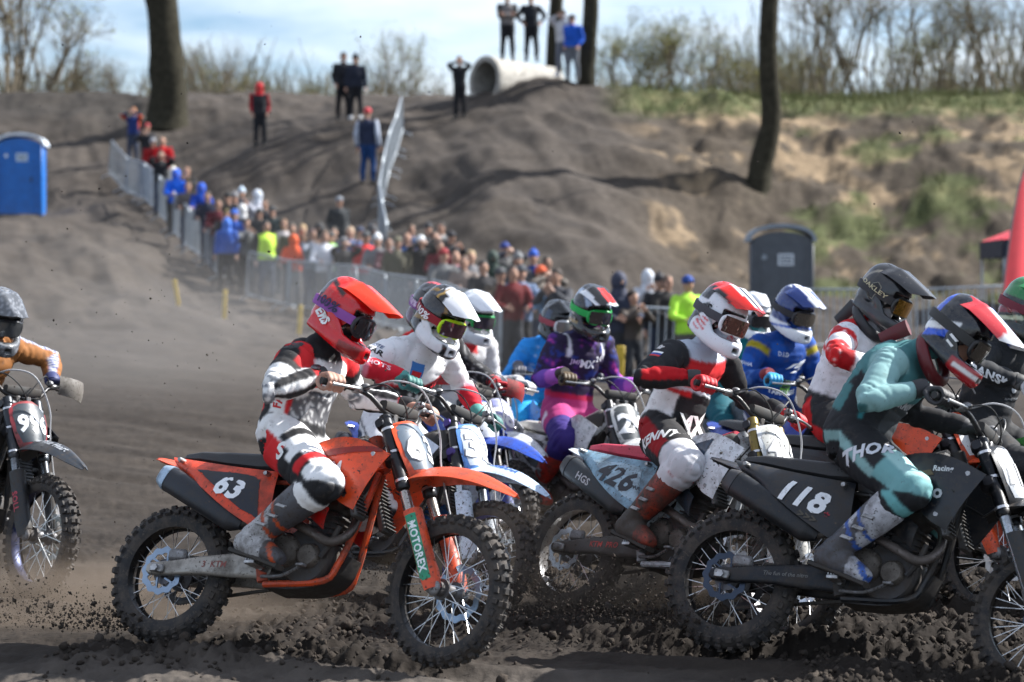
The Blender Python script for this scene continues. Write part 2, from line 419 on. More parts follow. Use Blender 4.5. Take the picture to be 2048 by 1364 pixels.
# ---------------------------------------------------------------- motocross bike
RUB = lambda: mat('tyre_rubber', (.020, .020, .022), .8, dirt=.66, dirtcol=(.080, .066, .055), dscale=14, bump=.3, bscale=80)
def tyre_mb(R, w, nk, sd):
    """knobbly tyre about the y axis"""
    mb = MB(); rng = random.Random(sd)
    Rc = R - .016; prof = []
    for a in np.linspace(-2.25, 2.25, 13):
        prof.append((Rc - w * .5 + w * .5 * math.cos(a) * 1.02, w * .5 * math.sin(a)))
    mb.lathe(prof, 56)
    def knob(ph, yo, tilt, sx, sy, h):
        r0 = Rc - w * .5; rr = w * .5 * 1.0
        er = np.array([math.cos(ph), 0, math.sin(ph)]); et = np.array([-math.sin(ph), 0, math.cos(ph)]); ey = np.array([0., 1, 0])
        n = er * math.cos(tilt) + ey * math.sin(tilt); s = ey * math.cos(tilt) - er * math.sin(tilt)
        c = er * r0 + n * rr
        V = [];
        for k, f in ((-.006, 1.12), (h, .86)):
            for a, b in ((-1, -1), (1, -1), (1, 1), (-1, 1)): V.append(c + n * k + et * a * sx * f / 2 + s * b * sy * f / 2)
        mb.add(V, [(4, 5, 6, 7), (0, 1, 5, 4), (1, 2, 6, 5), (2, 3, 7, 6), (3, 0, 4, 7)])
    for i in range(nk):
        ph = 2 * math.pi * i / nk; h = .016 + rng.uniform(-.002, .002)
        if i % 2 == 0:
            knob(ph, 0, .28, .026, .022, h); knob(ph, 0, -.28, .026, .022, h)
        else:
            knob(ph, 0, 0.0, .024, .022, h); knob(ph, 0, .62, .026, .02, h); knob(ph, 0, -.62, .026, .02, h)
        knob(ph + .02, 0, 1.12, .024 if i % 2 else .032, .022, h); knob(ph + .02, 0, -1.12, .024 if i % 2 else .032, .022, h)
    return mb
def wheel(parent, name, C, R, w, st, front, S, sd):
    """hub is the part, tyre, rim, spokes and disc are its sub-parts"""
    C = np.asarray(C, float); fx = lambda V: S(V + C)
    steel = mat('steel', (.42, .42, .42), .35, 1., dirt=.4)
    rimR = .267 if front else .243; sd0 = sd
    hub = MB(); hw = .055 if front else .075
    hub.lathe([(.012, -hw - .03), (.03, -hw - .03), (.034, -hw), (.062 if not front else .048, -hw), (.062 if not front else .048, -hw + .012), (.03, -hw + .03), (.03, hw - .03), (.062 if not front else .048, hw - .012), (.062 if not front else .048, hw), (.034, hw), (.03, hw + .03), (.012, hw + .03)], 24)
    hub.lathe([(0.001, -hw - .045), (.02, -hw - .045), (.02, hw + .045), (.001, hw + .045)], 12)
    h = obj(name, hub.xf(fx), mat('hub', st.get('hub', (.12, .12, .13)), .4, .7, dirt=.5), parent)
    obj('tyre', tyre_mb(R, w, 38 if front else 36, sd).xf(fx), RUB(), h, sharp=30)
    rim = MB(); rw = w * .36
    rim.lathe([(rimR + .016, -rw), (rimR + .02, -rw + .004), (rimR + .003, -rw + .01), (rimR - .006, 0), (rimR + .003, rw - .01), (rimR + .02, rw - .004), (rimR + .016, rw), (rimR - .004, rw - .004), (rimR - .013, 0), (rimR - .004, -rw + .004)], 56, closed=True)
    obj('rim', rim.xf(fx), mat('rim', st.get('rim', (.02, .02, .022)), .35, st.get('rimmet', .6), dirt=.35, dscale=12), h)
    sp = MB(); ns = 18; hr = .045 if front else .058
    for i in range(ns):
        for sgn in (-1, 1):
            a = 2 * math.pi * (i + (.25 if sgn > 0 else .75)) / ns; da = .62 * (1 if i % 2 else -1)
            p0 = (hr * math.cos(a + da), sgn * (hw - .006), hr * math.sin(a + da)); p1 = ((rimR - .004) * math.cos(a), sgn * .006, (rimR - .004) * math.sin(a))
            sp.tube([p0, p1], .0021, 4)
    obj('spokes', sp.xf(fx), mat('spoke_steel', (.55, .55, .55), .3, 1., dirt=.15), h, kind='stuff')
    # brake disc: right side at the rear, left side in front
    ds = MB(); yo = (hw + .018) if front else -(hw + .018); Ro = .128 if front else .112; n = 72
    rings = []
    for i in range(n):
        a = 2 * math.pi * i / n; ro = Ro + .005 * math.cos(a * 12); ri = Ro - .030 + .004 * math.cos(a * 12)
        c, s_ = math.cos(a), math.sin(a)
        rings.append([(ro * c, yo - .002, ro * s_), (ro * c, yo + .002, ro * s_), (ri * c, yo + .002, ri * s_), (ri * c, yo - .002, ri * s_)])
    ds.loft(rings, loop=True)
    for i in range(6):
        a = 2 * math.pi * i / 6; ds.tube([(.04 * math.cos(a), yo, .04 * math.sin(a)), ((Ro - .026) * math.cos(a + .35), yo, (Ro - .026) * math.sin(a + .35))], .006, 4)
    obj('brake_disc', ds.xf(fx), mat('disc_steel', lin(st.get('disc', (.5, .52, .55))), .3, .9, dirt=.12), h)
    if not front:
        sk = MB(); y2 = hw + .02; nn = 48; rings = []
        for i in range(nn * 2):
            a = math.pi * i / nn; ro = .118 + (.005 if i % 2 else -.003); c, s_ = math.cos(a), math.sin(a)
            rings.append([(ro * c, y2 - .003, ro * s_), (ro * c, y2 + .003, ro * s_), (.085 * c, y2 + .003, .085 * s_), (.085 * c, y2 - .003, .085 * s_)])
        sk.loft(rings, loop=True)
        for i in range(6):
            a = 2 * math.pi * i / 6; sk.tube([(.05 * math.cos(a), y2, .05 * math.sin(a)), (.09 * math.cos(a), y2, .09 * math.sin(a))], .008, 4)
        obj('sprocket', sk.xf(fx), mat('sprocket', (.05, .05, .055), .4, .8, dirt=.4), h)
    return h
FA = np.array([-.4384, 0, .8988])            # fork direction
FB = np.array([1.452, 0, .350])
SQUAT = Matrix.Translation((.6, 0, -.022)) @ Matrix.Rotation(rad(-4.2), 4, 'Y') @ Matrix.Translation((-.6, 0, 0))
SQN = np.array(SQUAT)
HEAD = np.array([1.065, 0, 1.0])
GRIP_R, GRIP_L = np.array([.955, -.345, 1.222]), np.array([.955, .345, 1.222])
def steer_fn(deg):
    R = np.array(Matrix.Rotation(rad(deg), 3, Vector(FA)))
    return (lambda V: (np.asarray(V, float) - HEAD) @ R.T + HEAD), R

def bike(label, group, st, M, steer=0., sd=1):
    """builds one motocross bike with its parts; returns (root, steering function)"""
    root = empty('motocross_bike', M); tag(root, label, 'motorcycle', group)
    S, RS = steer_fn(steer); ID = lambda V: V
    g = st.get('grime', .3) + .15
    pl = mat('plastic', lin(st['plastic']), .34, dirt=g, coat=.1, spec=.5, vary=.05)
    p2 = mat('plastic', lin(st.get('plastic2', st['plastic'])), .34, dirt=g, vary=.05)
    ff = mat('plastic', lin(st.get('ffender', st['plastic'])), .34, dirt=g, vary=.05)
    rf = mat('plastic', lin(st.get('rfender', st['plastic'])), .34, dirt=g, vary=.05)
    sidem = mat('panel_print', lin(st.get('side', st['plastic'])), .34, dirt=g, vary=.05)
    black = mat('black_plastic', (.018, .018, .02), .5, dirt=g + .1)
    alu = mat('cast_alloy', (.30, .30, .31), .45, .8, dirt=g + .25)
    dark = mat('engine_cast', (.06, .06, .065), .5, .6, dirt=g + .3)
    steel = mat('steel', (.42, .42, .42), .35, 1., dirt=.4)
    frame = mat('frame_paint', lin(st.get('frame', (.02, .02, .022))), .4, dirt=g + .1)
    chrome = mat('fork_chrome', lin(st.get('forklow', (.55, .55, .56))), .25, .9, dirt=.35)
    foup = mat('fork_anodised', lin(st.get('forkup', (.03, .03, .033))), .35, .6, dirt=.25)
    part = lambda n, mb, m, p=root, **k: obj(n, mb, m, p, **k)
    wheel(root, 'rear_wheel', (0, 0, .338), .338, .118, st, False, ID, sd)
    wheel(root, 'front_wheel', (1.485, 0, .345), .345, .092, st, True, S, sd + 5)
    # ---- fork, clamps, guards
    for s in (-1, 1):
        o = np.array([0, s * .097, 0]); fk = MB()
        fk.tube([FB + o + FA * t for t in (.42, .43, .45, .455, .56, .57, .62, .63, .79, .80, .80)], [.026, .033, .033, .030, .031, .029, .029, .031, .031, .027, .005], 16, up=(0, 1, 0))
        f = part('fork_tube', fk.xf(S), foup)
        for t0 in (.455, .60, .72):
            b = MB(); b.tube([FB + o + FA * t0, FB + o + FA * (t0 + .012)], .0335, 16, up=(0, 1, 0)); obj('band', b.xf(S), mat('alloy_band', (.6, .6, .62), .3, .9), f)
        lo = MB(); lo.tube([FB + o + FA * t for t in (.02, .47)], .0245, 14, up=(0, 1, 0)); part('fork_slider', lo.xf(S), chrome)
        lug = MB(); lug.tube([FB + o + FA * .11, FB + o + FA * .04, FB + o + np.array([.02, 0, 0]), np.array([1.487, s * .097, .33])], [.028, .034, .036, .026], 12, up=(0, 1, 0)); lug.ell((1.485, s * .105, .345), (.036, .018, .036)); part('axle_lug', lug.xf(S), alu)
        gd = MB(); rows = []
        for t in np.linspace(-.02, .37, 10):
            w_ = .038 + .012 * math.sin(min(1, (t + .02) / .16) * math.pi / 2) ; row = []
            for a in np.linspace(-1.9, 1.5, 9):
                rr = w_ * (1.15 if t < .1 else 1.0)
                row.append(FB + o + FA * t + np.array([math.cos(a) * rr * 1.05 * .899 + .012, s * (-math.sin(a)) * rr * .9, math.cos(a) * rr * .438]))
            rows.append(row)
        gd.sheet(rows, .003, flip=-s)
        gu = part('fork_guard', gd.xf(S), mat('plastic', lin(st.get('guard', st['plastic'])), .4, dirt=g + .15))
        if s < 0:
            gb = bvh_of(gd.V(), gd.f)
            if st.get('guardtext'):
                m0, txt, tcol = st['guardtext']
                if m0 is not None:
                    obj('sticker', project(poly2([(-.16, -.026), (.16, -.026), (.16, .026), (-.16, .026)]), gb, S(np.array([FB + o + FA * .19 + np.array([.03, -.06, 0])]))[0], RS @ np.array([-.25, 1, 0]), RS @ np.array([.9, .2, .42]), .0015), mat('sticker', lin(m0), .4, dirt=g), gu)
                letter(txt, .052, gb, S(np.array([FB + o + FA * .19 + np.array([.03, -.06, 0])]))[0], RS @ np.array([-.25, 1, 0]), RS @ np.array([.9, .2, .42]), mat('print', lin(tcol), .5, vary=0), gu, bold=.03, off=.003, wide=.95)
    for t, hgt in ((.60, .045), (.775, .035)):
        tcl = MB(); c = FB + FA * t; cs = []
        for y in (-.135, -.097, -.05, 0, .05, .097, .135): cs.append(c + np.array([-.03 + .02 * (abs(y) > .04), y, -.0146]))
        tcl.tube(cs, [.02, hgt, hgt * .75, hgt * .8, hgt * .75, hgt, .02], 10, up=FA, asp=.55 / .5, sq=3); part('triple_clamp', tcl.xf(S), mat('clamp', lin(st.get('clamp', (.03, .03, .035))), .4, .6, dirt=.3))
    # ---- handlebar
    hb = MB(); hp = [(.945, -.405, 1.222), (.98, -.30, 1.222), (1.035, -.19, 1.205), (1.075, -.115, 1.145), (1.08, -.05, 1.13), (1.08, .05, 1.13), (1.075, .115, 1.145), (1.035, .19, 1.205), (.98, .30, 1.222), (.945, .405, 1.222)]
    hb.tube(resample(hp, 30), .0125, 10); h = part('handlebar', hb.xf(S), mat('bar_alloy', lin(st.get('bar', (.03, .03, .032))), .35, .6, dirt=.35))
    mt_ = MB(); mt_.box((1.075, .035, 1.105), (.045, .03, .07), .006); mt_.box((1.075, -.035, 1.105), (.045, .03, .07), .006); obj('bar_mount', mt_.xf(S), alu, h)
    pad = MB(); pad.tube([(1.075, -.115, 1.17), (1.07, -.06, 1.165), (1.07, .06, 1.165), (1.075, .115, 1.17)], [.022, .03, .03, .022], 12, sq=3.5, asp=1.0); obj('bar_pad', pad.xf(S), mat('foam_pad', lin(st.get('pad', (.03, .03, .03))), .7, dirt=g), h)
    for s in (-1, 1):
        gr = MB(); y0, y1 = .285, .405
        for k in range(11):
            pass
        pts = [np.array([.98, s * .30, 1.222]) + (np.array([.945, s * .408, 1.222]) - np.array([.98, s * .30, 1.222])) * t for t in np.linspace(-.12, 1, 22)]
        gr.tube(pts, [.024 if i == 0 else (.0175 if i % 2 else .0155) for i in range(22)], 10); obj('grip', gr.xf(S), mat('grip_rubber', lin(st.get('grip', (.03, .03, .03))), .8, dirt=.3), h)
        lv = MB(); lv.tube(resample([(1.015, s * .235, 1.215), (1.05, s * .25, 1.212), (1.045, s * .32, 1.208), (1.012, s * .40, 1.206)], 10), [.009, .010, .009, .008, .0075, .007, .007, .007, .0075, .009], 8, asp=.6); obj('lever', lv.xf(S), steel, h)
        pc = MB(); pc.box((1.01, s * .232, 1.217), (.05, .045, .032), .008); pc.ell((1.03, s * .20, 1.235), (.026, .02, .018)); obj('lever_perch', pc.xf(S), alu, h)
        if st.get('handguards'):
            hgd = MB(); rows = []
            for v in np.linspace(0, 1, 7):
                zz = 1.285 - .135 * v; row = []
                for u in np.linspace(0, 1, 9):
                    yy = .215 + .225 * u; xx = 1.10 + .012 * math.sin(math.pi * v) - .10 * u ** 2.4 + .02 * math.sin(math.pi * u)
                    row.append((xx, s * yy, zz - .02 * u * (1 - v) + (.03 * (1 - u) * v)))
                rows.append(row)
            hgd.sheet(rows, .005, flip=s); hgd.tube([(1.03, s * .21, 1.21), (1.09, s * .23, 1.22)], .008, 6)
            hgd.tube([(.945, s * .405, 1.222), (.985, s * .44, 1.225), (1.01, s * .43, 1.222)], .009, 6)
            obj('handguard', hgd.xf(S), mat('plastic', lin(st['handguards']), .45, dirt=g + .1), h)
    cb = MB()
    cb.tube(resample([(1.04, -.20, 1.225), (1.14, -.13, 1.275), (1.22, -.02, 1.25), (1.27, .07, 1.08), (1.30, .085, .90), (1.40, .10, .62), (1.47, .12, .42)], 36), .0048, 6)
    part('brake_hose', cb.xf(S), mat('hose', (.33, .33, .34), .4, dirt=.2))
    cb = MB(); cb.tube(resample([(1.03, .20, 1.225), (1.10, .12, 1.27), (1.14, .02, 1.18), (1.08, -.06, 1.0), (.95, -.10, .80)], 24), .004, 6)
    cb.tube(resample([(1.0, -.24, 1.21), (1.12, -.16, 1.25), (1.15, -.03, 1.15), (1.05, .05, .98), (.93, .07, .84)], 24), .004, 6)
    part('cable', cb.xf(S), mat('cable', (.02, .02, .02), .5))
    # ---- number plate
    U = FA; Fw = np.array([.8988, 0, .4384]); rows = []
    for t, hw_, fo in ((.455, .062, .085), (.49, .088, .095), (.55, .108, .098), (.63, .122, .095), (.70, .120, .088), (.745, .100, .078), (.76, .075, .07)):
        row = []
        for u in np.linspace(-1, 1, 11):
            row.append(FB + U * t + np.array([0, u * hw_, 0]) + Fw * (fo - .055 * abs(u) ** 2.2))
        rows.append(row)
    pm = MB(); pm.sheet(rows, .004, flip=1); pm.xf(S)
    plate = part('number_plate', pm, mat('plate_plastic', lin(st.get('platerim', st['plastic'])), .35, dirt=g))
    pb = bvh_of(pm.V(), pm.f)
    pc_ = S(np.array([FB + U * .615 + Fw * .12]))[0]; pd = RS @ -Fw; pu = RS @ U
    obj('plate_sheet', project(poly2([(-.07, -.12), (.07, -.12), (.098, -.05), (.108, .05), (.098, .105), (.07, .125), (-.07, .125), (-.098, .105), (-.108, .05), (-.098, -.05)]), pb, pc_, pd, pu, .0015), mat('plate_sheet', lin(st['plate']), .4, dirt=g * st.get('pdirt', .7), vary=.08), plate)
    if st.get('number'):
        nb = st['number']; sz = .135 if len(nb) == 2 else (.115 if len(nb) == 3 else .15)
        letter(nb, sz * (1.38 if len(nb) < 3 else 1.25), pb, pc_ + (RS @ U) * -.005, pd, pu, mat('number_vinyl', lin(st['ncol']), .45, dirt=g * .4, vary=.03), plate, 'race_number', bold=.036, off=.004, maxedge=.014, wide=1.0 if len(nb) < 3 else .82, outline=mat('number_edge', lin(st['nedge']), .5, vary=0) if st.get('nedge') is not None else None)
    # ---- front fender
    def fender(stn, mname, mmat, fl, T, n=11):
        rows = []
        xs = np.array(stn); xi = resample(xs, 22)
        for x, z, w_, dr in xi:
            rows.append([(x, u * w_, z - dr * abs(u) ** 1.8 + .008 * (abs(u) < .25)) for u in np.linspace(-1, 1, n)])
        mb = MB(); mb.sheet(rows, .004, flip=fl); mb.xf(T); part(mname, mb, mmat); return mb
    ffm = fender([(1.15, .735, .055, .015), (1.23, .80, .085, .035), (1.34, .835, .102, .05), (1.48, .84, .10, .052), (1.62, .815, .085, .045), (1.75, .765, .06, .03), (1.84, .715, .022, .008)], 'front_fender', ff, -1, S)
    if st.get('fftext'):
        fb = bvh_of(ffm.V(), ffm.f); t_, c_ = st['fftext']
        letter(t_, .05, fb, S(np.array([[1.50, -.075, .88]]))[0], RS @ np.array([0, .75, -.65]), RS @ np.array([.1, .3, .9]), mat('print', lin(c_), .5, vary=0), root, bold=.02, off=.003, shear=.2)
    # ---- rear fender, seat, side panels, shrouds
    fender([(.42, .84, .105, .05), (.26, .885, .108, .05), (.10, .925, .10, .04), (-.02, .953, .085, .028), (-.11, .972, .055, .012), (-.15, .978, .022, .004)], 'rear_fender', rf, 1, ID)
    sr = []
    for x, zt, w_, h_ in ((.03, .965, .05, .02), (.06, .98, .075, .035), (.16, .985, .10, .06), (.32, .972, .118, .085), (.50, .958, .12, .10), (.68, .958, .108, .105), (.84, .985, .085, .10), (.96, 1.03, .055, .075), (1.0, 1.045, .03, .03)):
        ring = []
        for a in np.linspace(0, 2 * np.pi, 20, endpoint=False):
            c, s_ = math.cos(a), math.sin(a); c = math.copysign(abs(c) ** .55, c); s_ = math.copysign(abs(s_) ** .6, s_)
            ring.append((x, c * w_ * (1 if s_ > 0 else 1.06), zt - h_ / 2 + s_ * h_ / 2))
        sr.append(ring)
    se = MB(); se.loft(sr); part('seat', se, mat('seat_vinyl', lin(st.get('seat', (.02, .02, .022))), .55, dirt=g * .6, bump=.25, bscale=300))
    side_b = {}
    for s in (-1, 1):
        mb = MB()
        mb.sheet(patch([(.02, s * .115, .945), (.22, s * .145, .905), (.42, s * .155, .87), (.63, s * .140, .845)], [(.08, s * .130, .885), (.25, s * .215, .775), (.45, s * .240, .635), (.63, s * .165, .53)], 14, 8, (0, s * .018, 0)), .004, flip=-s)
        sp_ = part('side_panel', mb, sidem)
        for bx_, bz_ in ((.10, .915), (.585, .83), (.585, .60)):
            bt = MB(); bt.lathe([(.001, s * .19), (.010, s * .19), (.012, s * .175), (.012, s * .12)], 10, c=(bx_, 0, bz_)); obj('bolt', bt, steel, sp_)
        if s < 0:
            bv = bvh_of(mb.V(), mb.f)
            if st.get('sidebg') is not None:
                obj('panel_sticker', largest(project(poly2([(-.19, .075), (.16, .045), (.19, -.19), (.10, -.15), (-.13, .02)], .018), bv, (.40, -.5, .80), (0, 1, 0), (.0, 0, 1), .004)), mat('sticker', lin(st['sidebg']), .4, dirt=g), sp_)
            for (t_, sz, xx, zz, c_) in st.get('sidetext', ()):
                letter(t_, sz, bv, (xx, -.5, zz), (0, 1, 0), (.36, 0, .93), mat('print', lin(c_), .5, vary=0), sp_, bold=.03, off=.006)
            if st.get('snum'):
                letter(st['snum'], st.get('snsize', .13), bv, (.425, -.5, .765), (0, 1, 0), (.34, 0, .94), mat('number_vinyl', lin(st['sncol']), .45, dirt=g * .5, vary=.03), sp_, 'race_number', bold=.036, off=.006, maxedge=.014, wide=.95, shear=.12, outline=mat('number_edge', lin(st['snedge']), .5, vary=0) if st.get('snedge') is not None else None)
        mb = MB()
        mb.sheet(patch([(.60, s * .125, .935), (.78, s * .140, .965), (.95, s * .180, .985), (1.10, s * .225, .955), (1.25, s * .215, .885)], [(.64, s * .128, .85), (.77, s * .150, .825), (.91, s * .195, .76), (1.01, s * .215, .675), (1.085, s * .208, .635)], 18, 9, (0, s * .022, 0)), .004, flip=-s)
        sh = part('shroud', mb, pl)
        for bx_, bz_, by_ in ((.70, .895, .155), (1.04, .70, .232), (1.17, .885, .236)):
            bt = MB(); bt.lathe([(.001, s * by_), (.011, s * by_), (.013, s * (by_ - .01)), (.013, s * (by_ - .05))], 10, c=(bx_, 0, bz_)); obj('bolt', bt, steel, sh)
        ed = MB(); ed.tube(resample([(.66, s * .138, .90), (.80, s * .165, .90), (.96, s * .212, .875), (1.12, s * .245, .80)], 14), .004, 6); obj('trim_line', ed, black, sh)
        lo = MB(); lo.sheet(patch([(.70, s * .148, .80), (.84, s * .182, .735), (.96, s * .205, .645)], [(.74, s * .130, .69), (.84, s * .160, .62), (.93, s * .185, .555)], 10, 5, (0, s * .01, 0)), .004, flip=-s)
        part('lower_shroud', lo, p2)
        if s < 0:
            bv = bvh_of(mb.V(), mb.f); side_b['shroud'] = bv
            for (t_, sz, xx, zz, c_) in st.get('shtext', ()):
                letter(t_, sz, bv, (xx, -.5, zz), (0, 1, 0), (.05, 0, 1), mat('print', lin(c_), .5, dirt=g * .4, vary=0), sh, bold=.03, off=.003)
            for (pts, c_) in st.get('shpoly', ()):
                obj('panel_sticker', largest(project(poly2(pts, .02), bv, (0, -.5, 0), (0, 1, 0), (0, 0, 1), .004)), mat('sticker', lin(c_), .4, dirt=g), sh)
        rd = MB(); Rr = np.array(Matrix.Rotation(rad(-18), 3, 'Y'))
        rd.box((1.03, s * .135, .755), (.035, .10, .30), .008, R=Rr)
        for k in range(14): rd.box((1.055 - .0, s * .135, .755) + Rr @ np.array([.0, 0, -.13 + k * .02]), (.012, .09, .004), R=Rr)
        part('radiator', rd, mat('radiator', (.10, .10, .10), .5, .7, dirt=.5))
    tk = MB(); tr = []
    for x, zb, zt, w_ in ((.62, .78, .93, .09), (.76, .74, .955, .105), (.90, .72, 1.0, .11), (1.0, .75, 1.03, .085), (1.05, .85, 1.0, .05)):
        tr.append([(x, w_ * math.copysign(abs(math.cos(a)) ** .6, math.cos(a)), (zb + zt) / 2 + (zt - zb) / 2 * math.copysign(abs(math.sin(a)) ** .6, math.sin(a))) for a in np.linspace(0, 2 * np.pi, 16, endpoint=False)])
    tk.loft(tr); part('fuel_tank', tk, black)
    ab = MB(); ab.box((.44, 0, .74), (.36, .20, .22), .05); part('airbox', ab, black)
    # ---- frame, swingarm, shock
    fr = MB(); fr.tube([(1.10, 0, .87), (1.04, 0, 1.03)], .036, 12, up=(0, 1, 0))
    for s in (-1, 1):
        fr.tube(resample([(1.06, s * .02, .93), (.95, s * .09, .83), (.72, s * .115, .66), (.58, s * .105, .46), (.59, s * .10, .34)], 14), [.026] * 14, 8, asp=.7, sq=3)
        fr.tube(resample([(1.09, s * .015, .86), (1.03, s * .05, .62), (.97, s * .085, .42), (.90, s * .10, .335), (.60, s * .105, .325)], 16), .016, 8)
        fr.tube(resample([(.70, s * .10, .80), (.40, s * .10, .83), (.10, s * .085, .90)], 8), .011, 8); fr.tube([(.60, s * .10, .56), (.25, s * .095, .84)], .010, 8)
    part('frame', fr, frame)
    sk = MB(); sk.sheet(patch([(.60, -.10, .315), (.80, -.10, .312), (.93, -.09, .35), (1.0, -.06, .46)], [(.60, .10, .315), (.80, .10, .312), (.93, .09, .35), (1.0, .06, .46)], 12, 6), .006); part('skid_plate', sk, black)
    for s in (-1, 1):
        sw = MB(); rings = []
        for x, z, h_, yy in ((.62, .425, .05, .075), (.54, .42, .062, .095), (.40, .405, .058, .105), (.22, .382, .044, .112), (.06, .35, .036, .115), (-.05, .336, .030, .115), (-.065, .335, .018, .115)):
            rings.append([(x, s * yy + .019 * math.copysign(abs(math.cos(a)) ** .5, math.cos(a)), z + h_ * math.copysign(abs(math.sin(a)) ** .6, math.sin(a))) for a in np.linspace(0, 2 * np.pi, 14, endpoint=False)])
        sw.loft(rings)
        so = part('swingarm', sw, mat('swingarm_alloy', lin(st.get('swing', (.33, .33, .34))), .4, .7, dirt=g))
        ax = MB(); ax.box((0, s * .142, .338), (.075, .02, .04), .006); ax.lathe([(.001, s * .168), (.017, s * .168), (.017, s * .14), (.001, s * .14)], 6, c=(0, 0, .338)); obj('axle_block', ax, steel, so)
        if s < 0 and st.get('swtext'):
            bv = bvh_of(sw.V(), sw.f); t_, c_ = st['swtext']
            letter(t_, .042 if len(t_) < 9 else .026, bv, (.30, -.4, .395), (0, 1, 0), (-.11, 0, 1), mat('print', lin(c_), .5, vary=0), so, bold=.01, off=.002, shear=.15)
    sb = MB(); sb.box((.44, 0, .41), (.06, .20, .07), .02); sb.tube([(.62, -.1, .425), (.62, .1, .425)], .02, 10); part('swingarm_bridge', sb, alu)
    sp = MB(); pth = []
    for i in range(90):
        a = i * .45; t = i / 89; c = np.array([.50, 0, .44]) * (1 - t) + np.array([.62, 0, .74]) * t; pth.append(c + np.array([.034 * math.cos(a), .034 * math.sin(a), 0]))
    sp.tube(pth, .006, 6); sp.tube([(.48, 0, .40), (.64, 0, .80)], .016, 10); part('rear_shock', sp, mat('spring', lin(st.get('spring', (.5, .5, .5))), .4, .2, dirt=.3))
    ch = MB()
    for dz in (-.052, .052): ch.tube([(.0, .097, .338 + dz * 2.15), (.60, .085, .425 + dz)], .009, 6, asp=.7, sq=4)
    part('chain', ch, mat('chain', (.10, .09, .08), .5, .8, dirt=.5))
    # ---- engine, exhaust
    en = MB(); en.lathe([(.001, -.115), (.125, -.115), (.135, -.10), (.135, .10), (.125, .115), (.001, .115)], 28, c=(.80, 0, .455)); en.lathe([(.001, -.10), (.10, -.10), (.105, .095), (.001, .095)], 24, c=(.68, 0, .47))
    en.box((.74, 0, .40), (.30, .20, .12), .03); Rr = np.array(Matrix.Rotation(rad(8), 3, 'Y'))
    en.box((.85, 0, .60), (.145, .16, .16), .02, R=Rr); en.box((.87, 0, .735), (.165, .15, .12), .025, R=Rr)
    for k in range(5): en.box((.845 + k * .004, 0, .54 + k * .028), (.165, .175, .008), .002, R=Rr)
    e = part('engine', en, dark)
    cv = MB(); cv.lathe([(.001, -.15), (.055, -.15), (.068, -.145), (.078, -.13), (.082, -.11)], 26, c=(.70, 0, .475)); cv.lathe([(.001, -.145), (.045, -.145), (.055, -.135), (.06, -.11)], 22, c=(.83, 0, .45))
    for k in range(8): a = k * math.pi / 4; cv.lathe([(.001, -.15), (.007, -.15), (.007, -.12)], 6, c=(.70 + .072 * math.cos(a), 0, .475 + .072 * math.sin(a)))
    obj('clutch_cover', cv, mat('engine_cover', lin(st.get('cover', (.16, .14, .12))), .45, .6, dirt=g + .25), e)
    wp = MB(); wp.tube(resample([(.90, -.13, .44), (.95, -.14, .50), (.98, -.13, .58)], 8), .014, 8); obj('coolant_hose', wp, black, e)
    ex = MB(); exm = mat('exhaust_steel', lin(st.get('header', (.14, .12, .11))), .4, .85, dirt=.5)
    ex.tube(resample([(.93, -.03, .72), (1.02, -.06, .66), (1.03, -.12, .55), (.96, -.165, .50), (.86, -.172, .545), (.74, -.165, .60), (.60, -.158, .615), (.47, -.166, .60)], 40), [.021] * 22 + [.022] * 18, 12); part('exhaust_header', ex, exm)
    a, b = np.array([.485, -.168, .590]), np.array([.03, -.190, .838]); d = b - a
    si = MB(); pts = [a + d * t for t in (0, .02, .10, .13, .9, .92, 1.0, 1.0)]
    si.tube(pts, [.026, .03, .056, .062, .062, .058, .046, .022], 18, sq=2.8, asp=.85)
    sil = part('silencer', si, mat('silencer', lin(st.get('sil', (.03, .03, .035))), .4, .4, dirt=g * .8))
    tp = MB(); tp.tube([a + d * .91, a + d * .94, a + d * 1.01, a + d * 1.015], [.064, .062, .048, .024], 18, sq=2.8, asp=.85); obj('end_cap', tp, mat('silencer_cap', lin(st.get('siltip', (.05, .05, .055))), .4, .4, dirt=g), sil)
    if st.get('siltext'):
        t_, c_ = st['siltext']; letter(t_, .055, bvh_of(si.V(), si.f), a + d * .62 + np.array([0, -.2, 0]), (0, 1, 0), np.array([.45, 0, .9]), mat('print', lin(c_), .5, vary=0), sil, bold=.02, off=.002)
    # ---- controls
    for s in (-1, 1):
        pg = MB(); pg.box((.60, s * .20, .395), (.055, .11, .018), .003)
        for k in range(4): pg.box((.58 + k * .013, s * .20, .408), (.004, .10, .012))
        pg.tube([(.60, s * .10, .39), (.60, s * .15, .393)], .014, 8); part('footpeg', pg, steel)
    pd = MB(); pd.tube(resample([(.60, -.135, .355), (.72, -.16, .35), (.80, -.175, .375), (.83, -.19, .385)], 10), .008, 8); pd.box((.84, -.195, .388), (.04, .04, .012), .003); part('brake_pedal', pd, alu)
    sf = MB(); sf.tube(resample([(.70, .14, .42), (.80, .16, .41), (.85, .18, .42)], 8), .007, 8); part('shift_lever', sf, alu)
    cl = MB(); cl.box((.075, -.10, .415), (.10, .035, .055), .012); part('brake_caliper', cl, alu)
    cl = MB(); cl.box((1.42, .095, .42), (.05, .04, .11), .012); part('brake_caliper', cl.xf(S), alu)
    # accelerating: the tail squats, the fork is stretched, the swingarm turns about the axle
    fixed = ('rear_wheel', 'front_wheel', 'fork_slider', 'axle_lug', 'fork_guard', 'brake_caliper')
    swing = ('swingarm', 'swingarm_bridge', 'chain')
    fork = ('fork_tube', 'triple_clamp', 'number_plate', 'front_fender', 'lettering'); bars = ('handlebar', 'brake_hose', 'cable')
